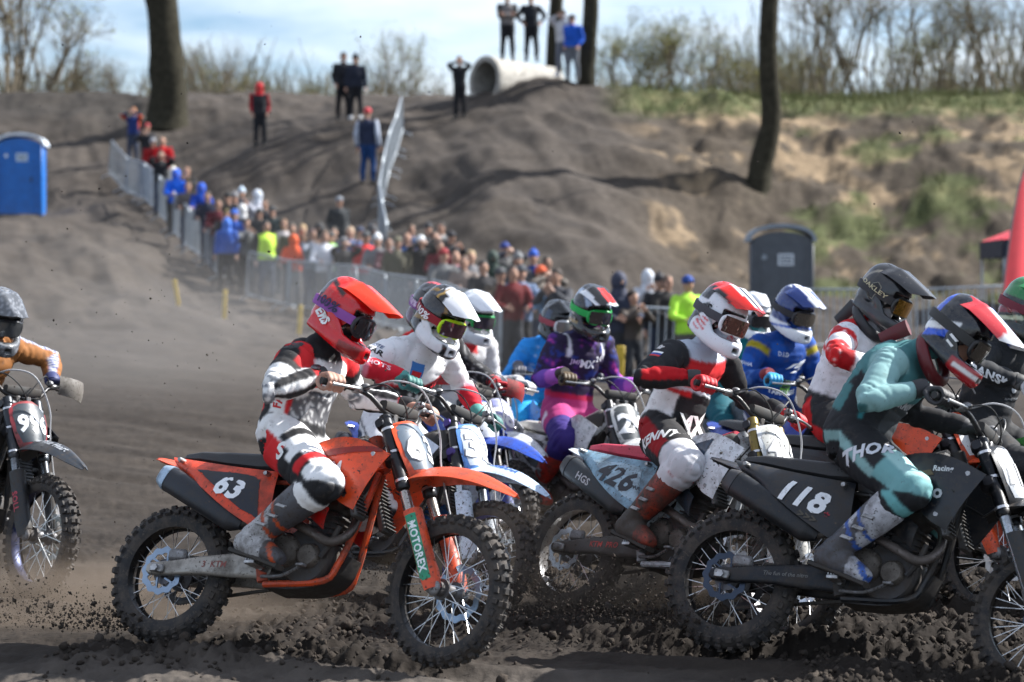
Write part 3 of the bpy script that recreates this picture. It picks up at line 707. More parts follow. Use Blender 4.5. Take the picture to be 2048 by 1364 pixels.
    STRETCH = Vector(FA) * st.get('stretch', .03); BARS = Vector(FA) * (st.get('stretch', .03) - .055)
    Rw = Matrix.Translation((0, 0, .338)) @ Matrix.Rotation(math.atan2(.035, .58), 4, 'Y') @ Matrix.Translation((0, 0, -.338))
    for ch in root.children:
        nme = ch.name.split('.')[0]
        if nme in swing: ch.matrix_local = Rw
        elif nme in fork: ch.location = STRETCH
        elif nme in bars: ch.location = BARS
        elif nme not in fixed: ch.matrix_local = SQUAT
    S2 = lambda V: S(V) + np.array(BARS)
    return root, S2, RS
# ---------------------------------------------------------------- bodies
def remesh(mb, vox, it=3, lam=.5):
    """one continuous smooth surface from overlapping closed tubes; returns V, F(tris/quads list), normals"""
    me = bpy.data.meshes.new('tmp'); me.from_pydata(mb.V().tolist(), [], mb.f)
    bm = bmesh.new(); bm.from_mesh(me); bmesh.ops.recalc_face_normals(bm, faces=bm.faces); bm.to_mesh(me); bm.free()
    o = bpy.data.objects.new('tmp', me); TMP.collection.objects.link(o)
    md = o.modifiers.new('r', 'REMESH'); md.mode = 'VOXEL'; md.voxel_size = vox; md.adaptivity = 0
    vl = TMP.view_layers[0]; vl.update()
    ev = o.evaluated_get(vl.depsgraph); m2 = bpy.data.meshes.new_from_object(ev)
    bpy.data.objects.remove(o); bpy.data.meshes.remove(me)
    n = len(m2.vertices); V = np.empty(n * 3); m2.vertices.foreach_get('co', V); V = V.reshape(-1, 3)
    E = np.empty(len(m2.edges) * 2, np.int32); m2.edges.foreach_get('vertices', E); E = E.reshape(-1, 2)
    deg = np.maximum(np.bincount(E.ravel(), minlength=n), 1)[:, None]
    for _ in range(it):
        S = np.stack([np.bincount(E[:, 0], V[E[:, 1], a], n) + np.bincount(E[:, 1], V[E[:, 0], a], n) for a in range(3)], 1) / deg
        V = V + lam * (S - V)
    m2.vertices.foreach_set('co', V.ravel()); m2.update()
    N = np.empty(n * 3); m2.vertices.foreach_get('normal', N)
    return m2, V, N.reshape(-1, 3)
def finish(me, V, name, m, parent=None):
    me.vertices.foreach_set('co', V.ravel()); me.polygons.foreach_set('use_smooth', np.ones(len(me.polygons), bool)); me.update()
    me.materials.clear(); me.materials.append(m); me.name = name
    return link(name, me, parent)
def ik(a, b, l1, l2, pole):
    a, b = np.asarray(a, float), np.asarray(b, float); d = b - a; D = np.linalg.norm(d)
    if D > (l1 + l2) * .985: l1, l2 = l1 * D / (l1 + l2) / .985, l2 * D / (l1 + l2) / .985
    u = d / D; x = (l1 * l1 - l2 * l2 + D * D) / (2 * D); h = math.sqrt(max(l1 * l1 - x * x, 1e-6))
    p = np.asarray(pole, float); p = nrm(p - u * np.dot(p, u)); return a + u * x + p * h
def rotm(yaw=0, pitch=0, roll=0):
    return np.array((Matrix.Rotation(rad(yaw), 3, 'Z') @ Matrix.Rotation(rad(pitch), 3, 'Y') @ Matrix.Rotation(rad(roll), 3, 'X')))
class Ctx: pass
def classify(V, bones):
    best = np.full(len(V), 1e9); B = np.zeros(len(V), int); T = np.zeros(len(V)); C = np.zeros_like(V)
    for i, (a, b, r0, r1) in enumerate(bones):
        a, b = np.asarray(a, float), np.asarray(b, float); d = b - a; L2 = d @ d
        t = np.clip(((V - a) @ d) / L2, 0, 1); c = a + t[:, None] * d; q = np.linalg.norm(V - c, axis=1) / (r0 + (r1 - r0) * t)
        k = q < best; best[k] = q[k]; B[k] = i; T[k] = t[k]; C[k] = V[k] - c[k]
    return B, T, C
CLOTH = lambda dirt=.25: mat('jersey_cloth', None, .78, dirt=dirt, attr='Col', bump=.18, bscale=26, dscale=13, spec=.25, vary=.05, dirtcol=(.10, .08, .065))

# ---- hand that closes round a bar lying along y; thumb towards +y (mirrored for the other hand)
_HAND = {}
def hand_mb(sgn):
    """palm behind the bar, four fingers over the top and round the front, thumb below on the inner side"""
    mb = MB()
    mb.tube([(-.115, 0, .030), (-.085, 0, .031), (-.05, 0, .033), (-.018, 0, .036), (.004, 0, .034)], [.024, .023, .021, .019, .014], 12, up=(0, 0, 1), asp=[1.3, 1.5, 2.0, 2.3, 2.9])
    for y, ln in ((-.036, .86), (-.012, .97), (.012, 1.0), (.036, .95)):
        yy = -y * sgn * 1.0
        mb.tube(resample([(-.01, yy, .036), (.016, yy * 1.03, .037), (.038, yy * 1.02, .016), (.038, yy, -.012), (.018, yy, -.031), (-.006, yy, -.030 * ln)], 14), [.0115] * 3 + [.0110] * 5 + [.0098] * 4 + [.009, .006], 8)
    iy = -sgn * -.050
    mb.tube(resample([(-.068, iy * .55, .02), (-.045, iy * .95, .004), (-.02, iy * 1.05, -.022), (.010, iy * .98, -.034), (.026, iy * .9, -.036)], 10), [.017, .016, .015, .0135, .0125, .012, .0115, .011, .0095, .006], 8)
    return mb
def hand_mesh(sgn):
    if sgn not in _HAND: _HAND[sgn] = remesh(hand_mb(sgn), .0055, 1)
    me, V, N = _HAND[sgn]; return me.copy(), V.copy()

# ---- helmet
_HELM = {}
def helmet_mesh(vox=.0066):
    if vox in _HELM: return _HELM[vox]
    mb = MB(); mb.ell((-.008, 0, .035), (.150, .126, .135), 28, 18); mb.ell((-.055, 0, -.035), (.095, .112, .085), 24, 14)
    mb.ell((-.03, 0, .075), (.12, .10, .108), 24, 14)
    pth = resample([(-.10, .085, -.075), (-.02, .112, -.085), (.07, .104, -.105), (.135, .072, -.118), (.175, .034, -.122), (.187, 0, -.122), (.175, -.034, -.122), (.135, -.072, -.118), (.07, -.104, -.105), (-.02, -.112, -.085), (-.10, -.085, -.075)], 30)
    rr = .040 + .004 * np.cos(np.linspace(-1, 1, 30) * 3)
    mb.tube(pth, rr, 14, up=(0, 0, 1), asp=.55, sq=2.6)
    for s in (-1, 1): mb.tube(resample([(-.03, s * .118, .02), (.03, s * .118, -.03), (.075, s * .10, -.085)], 8), .028, 10, asp=.6)
    me, V, N = remesh(mb, vox, 3)
    # sink the eye port and cut vents
    x, y, z = V.T
    port = sstep(.088, .070, np.abs(y) * (1 + .0 * x)) * sstep(-.085, -.072, z + .0 * x) * sstep(.062, .050, z) * sstep(.05, .07, x)
    V = V - np.stack([port * .045, port * 0, port * 0], 1)
    vent = sstep(.020, .012, np.abs(y)) * sstep(-.135, -.128, z) * sstep(-.105, -.112, z) * sstep(.17, .18, x)
    V = V - np.stack([vent * .02, vent * 0, vent * 0], 1)
    _HELM[vox] = (me, V, port > .25, vent > .3); return _HELM[vox]
def visor_mb(ln=1.0):
    rows = []
    for v in np.concatenate([np.linspace(-.55, 0, 6), np.linspace(.08, 1, 12)]):
        row = []
        for u in np.linspace(-1, 1, 21):
            au = abs(u); vv = max(v, 0)
            if v < 0: x = .045 + v * .16 - .03 * au ** 2; y = u * (.112 + v * .055); z = .181 - .062 * au ** 2.2 + v * v * .012 - .02 * (-v)
            else: x = .045 - .03 * au ** 2 + v * (.235 * ln - .075 * au ** 2.5); y = u * (.112 - .032 * v); z = .181 - .062 * au ** 2.2 * (1 - .45 * v) - .050 * v - .012 * v * v
            z += .008 * math.exp(-((au - .42) / .13) ** 2) * (1 - .6 * vv) - .006 * math.exp(-(au / .16) ** 2)
            row.append((x, y, z))
        rows.append(row)
    mb = MB(); mb.sheet(rows, .004, flip=1); return mb
def gx(y): return .150 - 2.6 * y * y
def helmet(parent, M4, st, nm='helmet'):
    """M4: 4x4 numpy placing the helmet frame (x ahead, z up) in the rider frame"""
    me0, V0, port, vent = helmet_mesh(st.get('hvox', .0066)); R = M4[:3, :3]; o = M4[:3, 3]; fx = lambda V: np.asarray(V) @ R.T + o
    x, y, z = V0.T
    C = st['helm'](x, y, z); C = np.array(C, float); C[port] = (.008, .008, .009); C[vent] = (.01, .01, .01)
    me = me0.copy(); setcol(me, smooth_cols(me, C, 1))
    h = finish(me, fx(V0), nm, mat('helmet_paint', None, st.get('hrough', .22), attr='Col', coat=.5, dirt=st.get('hdirt', .12), dscale=24, vary=.03), parent)
    vb = visor_mb(st.get('vlen', 1.0)); V = vb.V(); vm = vb.xf(fx)
    vo = obj('visor', vm, mat('visor_plastic', None, .25, attr='Col', coat=.3, dirt=.08, vary=.03), h)
    setcol(vo.data, st['visor'](V[:, 0], V[:, 1], V[:, 2]))
    # goggles
    fr = MB(); n = 44; pth = []
    for a in np.linspace(0, 2 * np.pi, n, endpoint=False):
        c, s = math.cos(a), math.sin(a); yy = .088 * math.copysign(abs(c) ** .62, c); zz = -.008 + .046 * math.copysign(abs(s) ** .7, s)
        if abs(yy) < .03 and s < 0: zz += .014 * (1 - abs(yy) / .03)
        pth.append((gx(yy) - .012, yy, zz))
    fr.tube(pth, .0105, 8, loop=True, up=(1, 0, 0)); fr.xf(fx)
    gm = mat('goggle_frame', lin(st['gog']), .35, dirt=.1); obj('goggles', fr, gm, h)
    rows = [[(gx(yy) + .002 - 1.2 * zz * zz, yy, zz - .008) for yy in np.linspace(-.082, .082, 15)] for zz in np.linspace(-.042, .042, 7)]
    ln = MB(); ln.sheet(rows, .002, flip=-1); ln.xf(fx)
    obj('goggle_lens', ln, mat('lens', lin(st.get('lens', (.03, .03, .035))), .06, st.get('lensmet', .35), coat=.6, dirt=.12, dscale=40, vary=.0), h)
    sp = MB(); pts = []
    for a in np.linspace(-2.42, 2.42, 40):
        pts.append((-.008 + .158 * math.cos(math.pi - a), .132 * math.sin(math.pi - a), .012 + .010 * math.cos(a)))
    sp.tube(pts, .023, 8, up=(0, 0, 1), asp=.16, sq=4); sp.xf(fx)
    obj('goggle_strap', sp, mat('strap', lin(st.get('strap', st['gog'])), .7, dirt=.1), h)
    return h, fx
def boot(parent, A, K, f, s, st, vox=.0098):
    """ankle A, knee K, foot direction f"""
    A, K = np.asarray(A), np.asarray(K); u = nrm(K - A); f = nrm(f); lat = nrm(np.cross((0, 0, 1), f)); dn = nrm(np.cross(f, lat)) * -1
    if dn[2] > 0: dn = -dn
    L = .325; mb = MB()
    mb.tube([A - u * .03, A + u * .05, A + u * .14, A + u * .24, A + u * L, A + u * (L + .01)], [.06, .064, .073, .083, .088, .078], 16, up=f, asp=.92)
    mb.ell(A + dn * .01, (.072, .064, .068))
    mb.tube([A - f * .085 + dn * .055, A - f * .05 + dn * .05, A + f * .03 + dn * .045, A + f * .10 + dn * .055, A + f * .165 + dn * .068, A + f * .20 + dn * .075], [.036, .054, .064, .050, .039, .027], 14, up=dn, asp=[1.0, 1.0, .9, 1.15, 1.35, 1.3], sq=2.4)
    me, V, N = remesh(mb, vox, 2)
    C = np.tile(np.array(lin(st['boot'])), (len(V), 1)); h = (V - A) @ u; fw = (V - A) @ f; b2 = np.array(lin(st.get('boot2', st['boot']))); b3 = np.array(lin(st.get('boot3', st.get('boot2', st['boot']))))
    out = ((V - A) @ lat) * s
    n = vnoise(V * 14, 5)
    C[(h > .10) & (h < .30) & (np.abs(fw) < .055 + .02 * n)] = b2
    C[(h > .27)] = b3
    C[(fw > .10)] = b2; C[(np.abs(h - .13 + fw * .4) < .014)] = b3; C[(np.abs(h - .22 + fw * .4) < .012)] = b3
    setcol(me, C); o = finish(me, V, 'boot', mat('boot_shell', None, .45, attr='Col', dirt=st.get('bootdirt', .55), dscale=10, vary=.1), parent)
    so = MB(); so.tube([A - f * .10 + dn * .098, A - f * .05 + dn * .10, A + f * .05 + dn * .098, A + f * .13 + dn * .103, A + f * .20 + dn * .106], [.013] * 5, 10, up=dn, asp=[2.4, 3.0, 3.1, 3.6, 2.6], sq=3.5)
    obj('sole', so, mat('boot_sole', (.03, .028, .026), .8, dirt=.6), o)
    for k, (hh, ff) in enumerate(((.07, .045), (.14, .045), (.215, .03))):
        b = MB(); c = A + u * hh + lat * s * .071 + f * (ff - .02); Rm = np.stack([f, lat, u], 1); b.box(c, (.06, .016, .022), .004, R=Rm); obj('buckle', b, mat('buckle', lin(st.get('buckle', (.35, .35, .36))), .4, .3, dirt=.4), o)
    return o

def smooth_cols(me, C, it=2):
    """soften the print edges over one vertex spacing"""
    n = len(C); E = np.empty(len(me.edges) * 2, np.int32); me.edges.foreach_get('vertices', E); E = E.reshape(-1, 2); deg = np.maximum(np.bincount(E.ravel(), minlength=n), 1)[:, None]
    for _ in range(it):
        S = np.stack([np.bincount(E[:, 0], C[E[:, 1], a], n) + np.bincount(E[:, 1], C[E[:, 0], a], n) for a in range(3)], 1) / deg; C = C * .5 + S * .5
    return C
def rider(label, st, M, S, RS, pose, group='riders'):
    """rider in the frame of the bike (x ahead, y left, z up)"""
    g = pose.get
    sq = lambda q: SQN[:3, :3] @ np.array(q, float) + SQN[:3, 3]
    H = sq(g('hip', (.54, 0, 1.035))); lean = g('lean', 18); curv = g('curv', 28); roll = g('roll', 0); tw = g('twist', 0)
    # spine
    pts = [H - np.array([0, 0, .10])]; p = H.copy(); nS = 9; ds = g('spine', .51) / nS; dirs = []
    for i in range(nS + 1):
        a = rad(lean + curv * (i / nS - .35)); ro = rad(roll * min(1, i / nS * 1.4))
        d = np.array([math.sin(a), -math.sin(ro) * math.cos(a), math.cos(a) * math.cos(ro)]); pts.append(p.copy()); dirs.append(d); p = p + d * ds
    spine = np.array(pts); top = spine[-1]; dtop = nrm(dirs[-1])
    wtw = rotm(tw)
    lat = nrm(wtw @ np.array([0, math.cos(rad(roll)), math.sin(rad(roll)) * 1.0])); fwd = nrm(np.cross(lat, dtop))
    mb = MB()
    dd = np.array([-.10] + [i * .54 / nS for i in range(nS + 1)])
    rr = np.interp(dd, [-.10, -.04, .0, .10, .20, .30, .38, .45, .50, .54], [.095, .13, .145, .142, .138, .146, .152, .136, .10, .065]) * g('bulk', 1.0)
    aa = np.interp(dd, [-.10, 0, .12, .25, .36, .45, .50, .54], [1.5, 1.36, 1.26, 1.3, 1.38, 1.55, 1.6, 1.15])
    mb.tube(spine, rr, 20, up=(1, 0, 0), asp=aa)
    sc = spine[0] * 0 + np.array([np.interp(.445, dd, spine[:, k]) for k in range(3)])
    bones = [(spine[1], spine[6], .17, .17), (spine[6], top, .18, .14)]
    sh, el, wr, kn, an, hj = {}, {}, {}, {}, {}, {}
    for s in (-1, 1):
        sh[s] = sc + lat * s * .185 + dtop * .005
        gp = S(np.array([GRIP_L if s > 0 else GRIP_R]))[0]
        bard = nrm(RS @ np.array([.035, -s * .108, 0]) * -1)      # outwards along the grip
        if g('hand%+d' % s) is not None: gp = np.array(g('hand%+d' % s), float)
        off = RS @ np.array([-.105, -s * .02, .045])
        wr[s] = gp + off
        pole = np.array(g('elbow%+d' % s, g('elbow', (-.5, s * .8, -.4))), float)
        if g('elbow%+d' % s) is None and g('elbow') is not None: pole = np.array([pole[0], pole[1] * s, pole[2]])
        el[s] = ik(sh[s], wr[s], .295, .275, pole)
        a0 = sh[s]; arm = np.concatenate([[a0 - lat * s * .06], resample([a0, (a0 * .5 + el[s] * .5), el[s]], 7), resample([el[s], el[s] * .5 + wr[s] * .5, wr[s], wr[s] + (wr[s] - el[s]) * .06], 8)[1:]])
        mb.tube(arm, np.array([.08, .086, .085, .080, .075, .070, .066, .063, .063, .061, .057, .052, .047, .042, .040]) * g('arm', 1.0), 14, up=(.3, 0, 1))
        mb.ell(a0 + dtop * -.005, (.090, .088, .088), 14, 10)
        bones.append((a0, el[s], .088, .072)); bones.append((el[s], wr[s], .072, .046))
        hj[s] = H + np.array([.03, s * .095, -.035])
        foot = sq(g('foot%+d' % s, (.60, s * .225, .525)))
        an[s] = foot
        kp = np.array(g('knee%+d' % s, (1, s * g('kneeout', .28), .25)), float)
        kn[s] = ik(hj[s], an[s], .43, .43, kp)
        mb.tube(resample([hj[s] - np.array([.05, 0, 0]), hj[s], (hj[s] + kn[s]) / 2, kn[s]], 9), [.12, .138, .136, .131, .124, .116, .108, .102, .094], 16, up=(0, s, 0.3))
        mb.ell(kn[s] + nrm(kn[s] - (hj[s] + an[s]) / 2) * .015, (.098, .092, .098), 14, 10)
        mb.tube(resample([kn[s], (kn[s] + an[s]) / 2, an[s]], 7), [.096, .094, .076, .064, .056, .05, .044], 14, up=(1, 0, 0))
        bones.append((hj[s], kn[s], .14, .105)); bones.append((kn[s], an[s], .098, .06))
    # neck and head
    hd = nrm(dtop * .55 + np.array([.35, 0, .75])); hc = top + hd * .135 + np.array(g('headoff', (0, 0, 0)))
    hy, hp, hr = g('head', (0, 12, 0)); HR = rotm(hy, hp, hr)
    mb.tube([sc + dtop * .02, top, hc], [.075, .062, .062], 14, up=(1, 0, 0)); bones.append((top, hc, .065, .085))
    hx = lambda q: HR @ np.array(q) + hc
    mb.ell(hc + HR @ np.array([0, 0, .02]), (.095, .077, .112), 18, 12, R=HR); mb.ell(hx((.055, 0, -.055)), (.05, .05, .045), 12, 8); mb.tube([hx((.085, 0, .02)), hx((.112, 0, -.025)), hx((.09, 0, -.035))], [.012, .016, .01], 8)
    me, V, N = remesh(mb, g('vox', .0115), 3)
    B, T, D = classify(V, bones)
    # folds in the cloth
    sd = abs(hash(label)) % 97 if False else g('seed', 3)
    w = V + .05 * np.stack([vnoise(V * 7, sd), vnoise(V * 7, sd + 1), vnoise(V * 7, sd + 2)], 1)
    fold = np.zeros(len(V))
    for b, (bi, fr_) in enumerate([(i, bones[i]) for i in range(len(bones) - 1)]):
        k = B == bi; ax = nrm(np.asarray(fr_[1]) - np.asarray(fr_[0])); tt = T[k]
        mid = (np.exp(-((tt - 1) / .33) ** 2) + .8 * np.exp(-(tt / .3) ** 2) + .25) * (.35 if bi in (5, 9) else .7 if bi in (4, 8) else 1)
        q = w[k] @ ax; n_ = vnoise(V[k] * 8 + ax * 16 * (V[k] @ ax)[:, None], sd + 4); n2_ = vnoise(w[k] * 13, sd + 6); ph = q * 17 + 2.2 * vnoise(V[k] * 6, sd)
        fold[k] = -mid * (1 - np.abs(n_)) ** 3 * 1.25 - .8 * mid * np.exp(-(np.sin(ph) / .30) ** 2) * (vnoise(V[k] * 4, sd + 9) > -.35) + .18 * n2_
    V = V + N * (fold * .0105 * g('folds', 1.0) + .007 * vnoise(V * 4.5, sd + 8))[:, None]
    c = Ctx(); c.B, c.T, c.D, c.V, c.N = B, T, D, V, N
    c.torso = B <= 1; c.h = np.where(B == 0, T * .56, np.where(B == 1, .56 + T * .44, 0))     # 0 hip .. 1 neck
    c.lat = (V - sc) @ lat; c.fr = N @ fwd; c.ua = {s: B == (2 if s < 0 else 6) for s in (-1, 1)}; c.fa = {s: B == (3 if s < 0 else 7) for s in (-1, 1)}
    c.th = {s: B == (4 if s < 0 else 8) for s in (-1, 1)}; c.si = {s: B == (5 if s < 0 else 9) for s in (-1, 1)}; c.head = B == 10
    c.uarm = c.ua[1] | c.ua[-1]; c.farm = c.fa[1] | c.fa[-1]; c.thigh = c.th[1] | c.th[-1]; c.shin = c.si[1] | c.si[-1]; c.legs = c.thigh | c.shin
    c.belt = c.torso & (c.h < .18); c.jersey = (c.torso & ~c.belt) | c.uarm | c.farm
    c.n1 = vnoise(V * 9, 31); c.n2 = fbm(V * 22, 3, 33); c.dots = vnoise(V * 60, 35)
    c.N = D / np.maximum(np.linalg.norm(D, axis=1, keepdims=True), 1e-6); c.fr = c.N @ fwd
    C = np.tile(np.array([.3, .3, .3]), (len(V), 1)); c.C = C
    def put(mask, col, a=1.0): C[mask] = C[mask] * (1 - a) + np.array(lin(col)) * a
    c.put = put; st['suit'](c)
    put(c.head, (.36, .20, .14))
    setcol(me, smooth_cols(me, C, 1))
    ro = finish(me, V, 'person', CLOTH(st.get('sdirt', .2)), None); ro.matrix_world = M
    tag(ro, label, 'person', group)
    bv = bvh_of(V, [tuple(pp.vertices) for pp in me.polygons])
    # gloves
    for s in (-1, 1):
        hm, HV = hand_mesh(s); gp = wr[s] - RS @ np.array([-.105, -s * .02, .045])
        ey = nrm(RS @ np.array([-.31 * 1, s * .95, 0])) * s; ey = nrm(RS @ np.array([-.31 * s, .95, 0]))
        ar = wr[s] - gp; ex = nrm(-(ar - ey * (ar @ ey)) + np.array([0, 0, .0])); ez = np.cross(ex, ey)
        # the palm comes from the wrist; tip the hand so that its back faces up
        ex = nrm(ex * math.cos(.32) - ez * math.sin(.32) * -1); ez = np.cross(ex, ey)
        Rm = np.stack([ex, ey, ez], 1); HVw = HV @ Rm.T + gp
        gc = np.tile(np.array(lin(st['glove'])), (len(HV), 1)); g2 = np.array(lin(st.get('glove2', st['glove'])))
        gc[(HV[:, 0] < -.085)] = g2; gc[vnoise(HV * 60, 3) > .45] = g2 * .5 + gc[vnoise(HV * 60, 3) > .45] * .5
        setcol(hm, gc); go = finish(hm, HVw, 'hand' if st.get('barehands') else 'glove', mat('glove_cloth', None, .6, attr='Col', dirt=.15, dscale=20), ro)
        cf = MB(); ax = nrm(wr[s] - el[s]); cf.tube([wr[s] - ax * .035, wr[s] - ax * .02, wr[s] + ax * .012, wr[s] + ax * .03], [.041, .043, .042, .036], 14, up=(0, 0, 1), asp=1.1); obj('wrist_cuff', cf, mat('cuff', lin(st.get('cuff', st.get('glove2', st['glove']))), .6, dirt=.1), go)
    for s in (-1, 1):
        f = np.array(g('toe%+d' % s, (.97, s * .10, -.22)), float); boot(ro, an[s], kn[s], f, s, st)
    M4 = np.eye(4); M4[:3, :3] = HR; M4[:3, 3] = hc + HR @ np.array([.005, 0, .015]); 
    st.setdefault('hvox', .0066 if g('vox', .0115) < .0118 else .0088); hobj, hfx = helmet(ro, M4, st)
    if st.get('brace') is not None:
        nb = MB(); ring = []
        for a in np.linspace(0, 2 * np.pi, 24, endpoint=False): ring.append(top + np.array(g('headoff', (0, 0, 0))) * .75 + dtop * (.0 - .03 * math.cos(a)) + fwd * (.01 + .105 * math.cos(a)) + lat * (.112 * math.sin(a)))
        nb.tube(ring, .030, 10, loop=True, up=dtop, asp=.8); nb.tube([top - fwd * .12 + dtop * .02, top - fwd * .15 - dtop * .12], [.04, .03], 8, asp=.5, up=fwd); obj('neck_brace', nb, mat('neck_brace', lin(st['brace']), .45, dirt=.15), ro)
    info = dict(bv=bv, sh=sh, el=el, wr=wr, kn=kn, an=an, hj=hj, sc=sc, top=top, lat=lat, fwd=fwd, dtop=dtop, H=H, hc=hc, HR=HR, helmet=hobj, hfx=hfx)
    return ro, info
def hletter(txt, size, info, o, d, up, col, bold=.02, **k):
    """lettering on the helmet; o, d, up in the helmet frame"""
    if 'bv' not in _HELM:
        me, V, p_, v_ = helmet_mesh(); _HELM['bv'] = bvh_of(V, [tuple(pp.vertices) for pp in me.polygons])
    mb = project(text_mesh(txt, size, bold, k.get('shear', 0), k.get('wide', 1), .02), _HELM['bv'], o, d, up, k.get('off', .0065), .5, .25)
    return obj('lettering', mb.xf(info['hfx']), mat('print', lin(col), .45, vary=0), info['helmet']) if mb.f else None
def hpoly(pts, info, o, d, up, col, name='emblem', off=.006):
    if 'bv' not in _HELM: hletter('I', .001, info, o, d, up, col)
    mb = project(poly2(pts, .02), _HELM['bv'], o, d, up, off, .5, .25)
    return obj(name, mb.xf(info['hfx']), mat('print', lin(col), .45, vary=0), info['helmet']) if mb.f else None
def bletter(txt, size, ro, info, o, d, up, col, bold=.02, outline=None, name='lettering', **k):
    mb = project(text_mesh(txt, size, bold, k.get('shear', 0), k.get('wide', 1), .025), info['bv'], o, d, up, k.get('off', .003), .6, .3)
    return obj(name, mb, mat('print', lin(col), .6, dirt=.1, vary=0), ro) if mb.f else None
def bpoly(pts, ro, info, o, d, up, col, name='patch', off=.002, step=.025):
    mb = project(poly2(pts, step), info['bv'], o, d, up, off, .6, .3)
    return obj(name, mb, mat('print', lin(col), .6, dirt=.1, vary=0), ro) if mb.f else None
# ---------------------------------------------------------------- riders and their bikes
WH, BK, RD = (.78, .78, .78), (.018, .018, .02), (.56, .018, .022)
def stripes(c, b, n, th):
    """lengthwise stripes round a limb"""
    D = c.D[b]; a = np.arctan2(D[:, 2], D[:, 1]); return np.sin(a * n) > th
def sub(mask, cond):
    m = mask.copy(); m[mask] = cond; return m
def const(col):
    k = np.array(lin(col)); return lambda x, y, z: np.tile(k, (len(x), 1))
def paint(base, *rules):
    """helmet colours: later rules paint over earlier ones"""
    def f(x, y, z):
        C = np.tile(np.array(lin(base)), (len(x), 1)).astype(float)
        for fn, col in rules: C[fn(x, y, z)] = lin(col)
        return C
    return f
def place(px, D, th, lean, at='rear', dz=0.0, nose=0.0):
    """bike matrix from the photo pixel of a wheel's ground contact"""
    x = (px - 1024) * D / FPX; y = D; c, s = math.cos(rad(th)), -math.sin(rad(th))
    if at == 'front': x -= 1.485 * c; y -= 1.485 * s
    zr = zg(x, y); fx, fy = x + 1.485 * c, y + 1.485 * s; zf = zg(fx, fy)
    pit = math.atan2(zf - zr, 1.485)
    sink = .012
    WHEELS.append((x, y, .05)); WHEELS.append((fx, fy, .05))
    return Matrix.Translation((x, y, zr - sink + dz)) @ Matrix.Rotation(rad(-th), 4, 'Z') @ Matrix.Rotation(-pit - rad(nose), 4, 'Y') @ Matrix.Rotation(rad(lean), 4, 'X')
def team(bl, rl, bst, rst, M, steer, pose, sd, extra=None):
    b, S, RS = bike(bl, 'motocross bikes in the race', bst, M, steer, sd)
    if rst is None: return
    ro, info = rider(rl, rst, M, S, RS, dict(pose, seed=sd), 'riders on motocross bikes')
    if extra: extra(ro, info)
    return ro, info
OUT = np.array([0, -1., 0])     # the riders' right-hand side

# --- orange bike 63
def suit63(c):
    c.put(c.jersey, WH); z = c.N[:, 2]; x = c.V[:, 0]
    c.put(c.torso & (c.fr < -.35), BK); c.put(c.torso & (c.fr < -.6) & (c.n1 > -.1), RD)
    c.put(c.torso & (c.fr > .05) & (c.h < .62), (.10, .10, .11)); c.put(c.torso & (c.fr > .05) & (c.h < .62) & (c.dots > .28), (.6, .6, .6))
    c.put(c.torso & (c.h > .90), BK); c.put(c.torso & (c.h > .74) & (c.h < .95) & (c.fr > .45) & (c.n1 > .1), RD)
    c.put(c.torso & (np.abs(c.fr - .08) < .06) & (c.h < .62), RD)
    for s in (-1, 1):
        u, f = c.ua[s], c.fa[s]
        c.put(u & (c.T < .34), RD); c.put(u & (c.T < .34) & (c.n1 > .35), BK); c.put(u & (np.abs(c.T - .42) < .08), BK)
        c.put(u & (c.T > .70), (.16, .17, .19)); c.put(u & (c.T > .70) & (c.dots > .1), WH)
        c.put(sub(f, stripes(c, f, 3, .35)), BK); c.put(f & (c.T > .86), RD)
    c.put(c.belt, WH); c.put(c.torso & (np.abs(c.h - .15) < .05), BK); c.put(c.legs, WH)
    for s in (-1, 1):
        t, k = c.th[s], c.si[s]; o = c.N[:, 1] * s
        c.put(t & (z < -.05), BK); c.put(t & (z < .25) & (c.T < .42) & (c.T > .02), RD); c.put(t & (z < .25) & (np.abs(c.T - .46) < .05), BK)
        c.put(t & (np.abs(c.T - .30) < .06) & (z > .3), BK); c.put(t & (c.T > .62) & (c.T < .86) & (z < .55), BK); c.put(t & (c.T > .70) & (c.T < .82) & (z > -.2), RD)
        c.put(k & (c.T > .28), BK)
h63 = paint('#c8101a', (lambda x, y, z: z > .09, '#e82018'), (lambda x, y, z: (x < -.09) & (z > .05), '#300508'), (lambda x, y, z: (np.abs(z - (.10 - .4 * x)) < .012) & (x < .02), '#2a0608'), (lambda x, y, z: (x > .10) & (z < -.10) & (np.abs(y) > .05), '#7a0810'))
v63 = paint('#f03a1c', (lambda x, y, z: (np.abs(np.abs(y) - .035 - .1 * (x - .05)) < .012) & (x < .12), '#7a0c10'), (lambda x, y, z: (x < -.01), '#d01a18'))
S63 = dict(suit=suit63, glove=(.40, .22, .16), glove2=(.36, .19, .14), cuff=(.015, .015, .017), barehands=True, boot=(.45, .45, .46), boot2=(.06, .06, .07), boot3='#b84a20', helm=h63, visor=v63, gog=(.02, .02, .025), strap='#8a4a9a', lens=(.05, .045, .05), brace=None, sdirt=.12)
